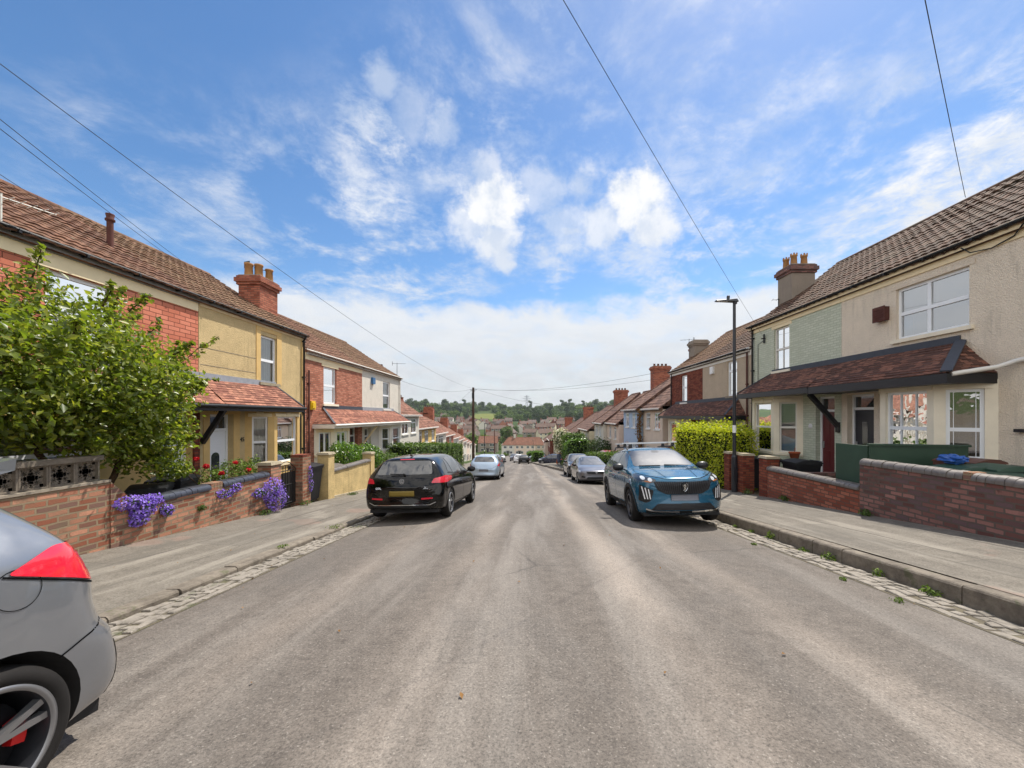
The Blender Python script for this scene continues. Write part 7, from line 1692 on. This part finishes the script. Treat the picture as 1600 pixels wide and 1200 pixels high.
def cable(label, a, b, sag, r=.011, grp='overhead cables'):
    a, b = Vector(a), Vector(b); n = 28; m = MB(); m.tube([a.lerp(b, i/n)-Vector((0, 0, 4*sag*(i/n)*(1-i/n))) for i in range(n+1)], r, 5)
    tag(m.build('overhead_cable', 'cable'), label, 'cable', grp)
cable('overhead cable crossing the sky from top centre to the pale green house', (-3.4, -.8, 6.35), (9.1, 14.75, 4.55), .12, .0038)
cable('overhead cable dropping to the right-hand roof from the top edge', (-2.6, -1, 8.25), (12.7, 11.1, 7.8), .1, .007)
cable('overhead cable running over the tan house chimney down to the timber pole', (-7.4, .5, 7.0), TT, .95, .006)
cable('upper one of the close pair of cables above the left roof', (-4.0, -2, 5.45), (-11.75, 13.05, 6.78), .12, .006); cable('lower one of the close pair of cables above the left roof', (-4.0, -2, 5.38), (-11.75, 12.8, 6.70), .15, .006)
cable('lowest cable passing behind the vent pipe on the left roof', (-4.2, -1, 4.75), (-11.7, 9.8, 6.55), .12, .006)
for lb, b, s in (('thin cable from the timber pole to the white end house', (-8.05, 24.9, 3.75), .5), ('thin cable from the timber pole to the yellow house', (-9.0, 33, .6), .3), ('thin cable from the timber pole across to the red brick end terrace', (9.1, 23.5, 3.9), .5), ('thin cable from the timber pole across to the grey-brown house', (9.1, 17.0, 4.1), .7), ('thin cable from the timber pole to the pale blue house', (8.6, 30.5, 1.9), .6)):
    cable(lb, TT, b, s, .008, 'cables fanning from the timber pole')
py = thing('electricity_pylon', 'grey lattice pylon rising above the far hilltop trees', 'pylon', (1.4, 830, 17)); m = MB(); zb_, H_ = terrain_z(1.4, 830), 34
for i in range(10):
    t0, t1 = i/10, (i+1)/10; w0, w1 = lerp(4, .7, t0**.6), lerp(4, .7, t1**.6)
    for sx_ in (-1, 1):
        for sy_ in (-1, 1): m.beam((1.4+sx_*w0, 830+sy_*w0, zb_+H_*t0), (1.4+sx_*w1, 830+sy_*w1, zb_+H_*t1), .45, .45)
    for sy_ in (-1, 1): m.beam((1.4-w0, 830+sy_*w0, zb_+H_*t0), (1.4+w1, 830+sy_*w1, zb_+H_*t1), .25, .25); m.beam((1.4+w0, 830+sy_*w0, zb_+H_*t0), (1.4-w1, 830+sy_*w1, zb_+H_*t1), .25, .25)
m.build('tower', 'lead', py)
m = MB()
for z, w in ((.68, 7), (.80, 9), (.91, 6)): m.beam((1.4-w, 830, zb_+H_*z), (1.4+w, 830, zb_+H_*z), .6, .6); m.beam((1.4-w, 830, zb_+H_*z), (1.4, 830, zb_+H_*(z+.05)), .3, .3); m.beam((1.4+w, 830, zb_+H_*z), (1.4, 830, zb_+H_*(z+.05)), .3, .3)
m.build('cross_arms', 'lead', py)
# ================================================================== pedestrian
def person(x, y, z, yaw):
    o = thing('person', 'person in a long dark coat with pale hair walking by the tall hedge', 'person', (x, y, z), (0, 0, yaw))
    V = [(0, 0, .93, .13, .11), (0, 0, 1.12, .14, .10), (0, .01, 1.32, .17, .11), (0, .01, 1.43, .10, .08), (0, .02, 1.50, .055, .055), (0, .03, 1.57, .075, .085), (0, .03, 1.67, .08, .095), (0, .02, 1.73, .05, .06)]
    Ed = [(i, i+1) for i in range(7)]
    def chain(root, pts):
        p = root
        for q in pts: V.append(q); Ed.append((p, len(V)-1)); p = len(V)-1
    for s in (1, -1):
        sw = .16*s
        chain(0, [(s*.09, 0, .86, .085, .09), (s*.10, sw*.7, .48, .058, .06), (s*.10, sw*.9-.07, .10, .04, .045), (s*.105, sw*.9+.02, .045, .04, .03), (s*.11, sw*.9+.12, .035, .035, .025)])
        chain(3, [(s*.17, 0, 1.41, .055, .055), (s*.22, -sw*.3, 1.14, .042, .042), (s*.23, -sw*.3+.06, .90, .033, .033), (s*.23, -sw*.3+.08, .82, .03, .038), (s*.23, -sw*.3+.09, .76, .016, .022)])
    me = bpy.data.meshes.new('body'); me.from_pydata([v[:3] for v in V], Ed, []); ob = bpy.data.objects.new('body', me); COL.objects.link(ob)
    ob.modifiers.new('k', 'SKIN'); 
    for i, sv in enumerate(me.skin_vertices[0].data): sv.radius = V[i][3:5]; sv.use_root = i == 0
    sb_ = ob.modifiers.new('s', 'SUBSURF'); sb_.levels = 2
    m2 = bpy.data.meshes.new_from_object(ob.evaluated_get(bpy.context.evaluated_depsgraph_get())); bpy.data.objects.remove(ob)
    plain('trousers', '#20242e', .9, .1); plain('skin_tone', '#b98d74', .6, .3); plain('coat_cloth', '#4a5162', .9, .15); plain('grey_hair', '#b9b6b0', .8, .2); plain('orange_bag', '#c4602a', .7, .2)
    for p in m2.polygons: p.use_smooth = True
    b = add_obj('body', m2, ['trousers', 'skin_tone'], o)
    for p in m2.polygons: p.material_index = 1 if (p.center.z > 1.47 or (abs(p.center.x) > .19 and p.center.z < .88)) else 0
    c = MB(); k = 20; rg = []
    for z_, a, d, yo in ((.52, .25, .20, -.0), (.75, .235, .185, 0), (1.0, .20, .155, 0), (1.2, .205, .15, .005), (1.36, .215, .145, .01), (1.44, .16, .12, .01), (1.49, .085, .085, .02)):
        rg.append([(a*math.cos(2*math.pi*i/k)*(1+.04*math.sin(5*2*math.pi*i/k)*(z_ < .9)), yo+d*math.sin(2*math.pi*i/k), z_) for i in range(k)])
    vs = [p for r_ in rg for p in r_]; c.add(vs, [(i*k+j, i*k+(j+1) % k, (i+1)*k+(j+1) % k, (i+1)*k+j) for i in range(len(rg)-1) for j in range(k)], 0, True)
    for s in (1, -1): c.tube([(s*.17, 0, 1.41), (s*.225, -s*.05, 1.14), (s*.235, -s*.05+.05, .90)], [.075, .062, .052], 10)
    c.build('coat', 'coat_cloth', o, world=False)
    h = MB(); h.lathe([(.105, 1.60), (.112, 1.66), (.10, 1.73), (.06, 1.78), (0, 1.79)], (0, -.005, 0), 'Z', 14); h.build('hair', 'grey_hair', o, world=False)
    return o
pz = base(46)+.06; person(3.95, 46, pz, R(165))
bg = thing('carrier_bag', 'orange bag held at the side of the pedestrian', 'bag', (3.70, 46, pz+.25)); m = MB(); m.hexa([(3.64, 45.95, pz+.28), (3.76, 45.95, pz+.28), (3.76, 46.2, pz+.28), (3.64, 46.2, pz+.28), (3.66, 45.97, pz+.68), (3.74, 45.97, pz+.68), (3.74, 46.18, pz+.68), (3.66, 46.18, pz+.68)]); m.tube([(3.7, 46.0, pz+.68), (3.7, 46.07, pz+.8), (3.7, 46.14, pz+.68)], .01, 5); m.build('bag', 'orange_bag', bg)
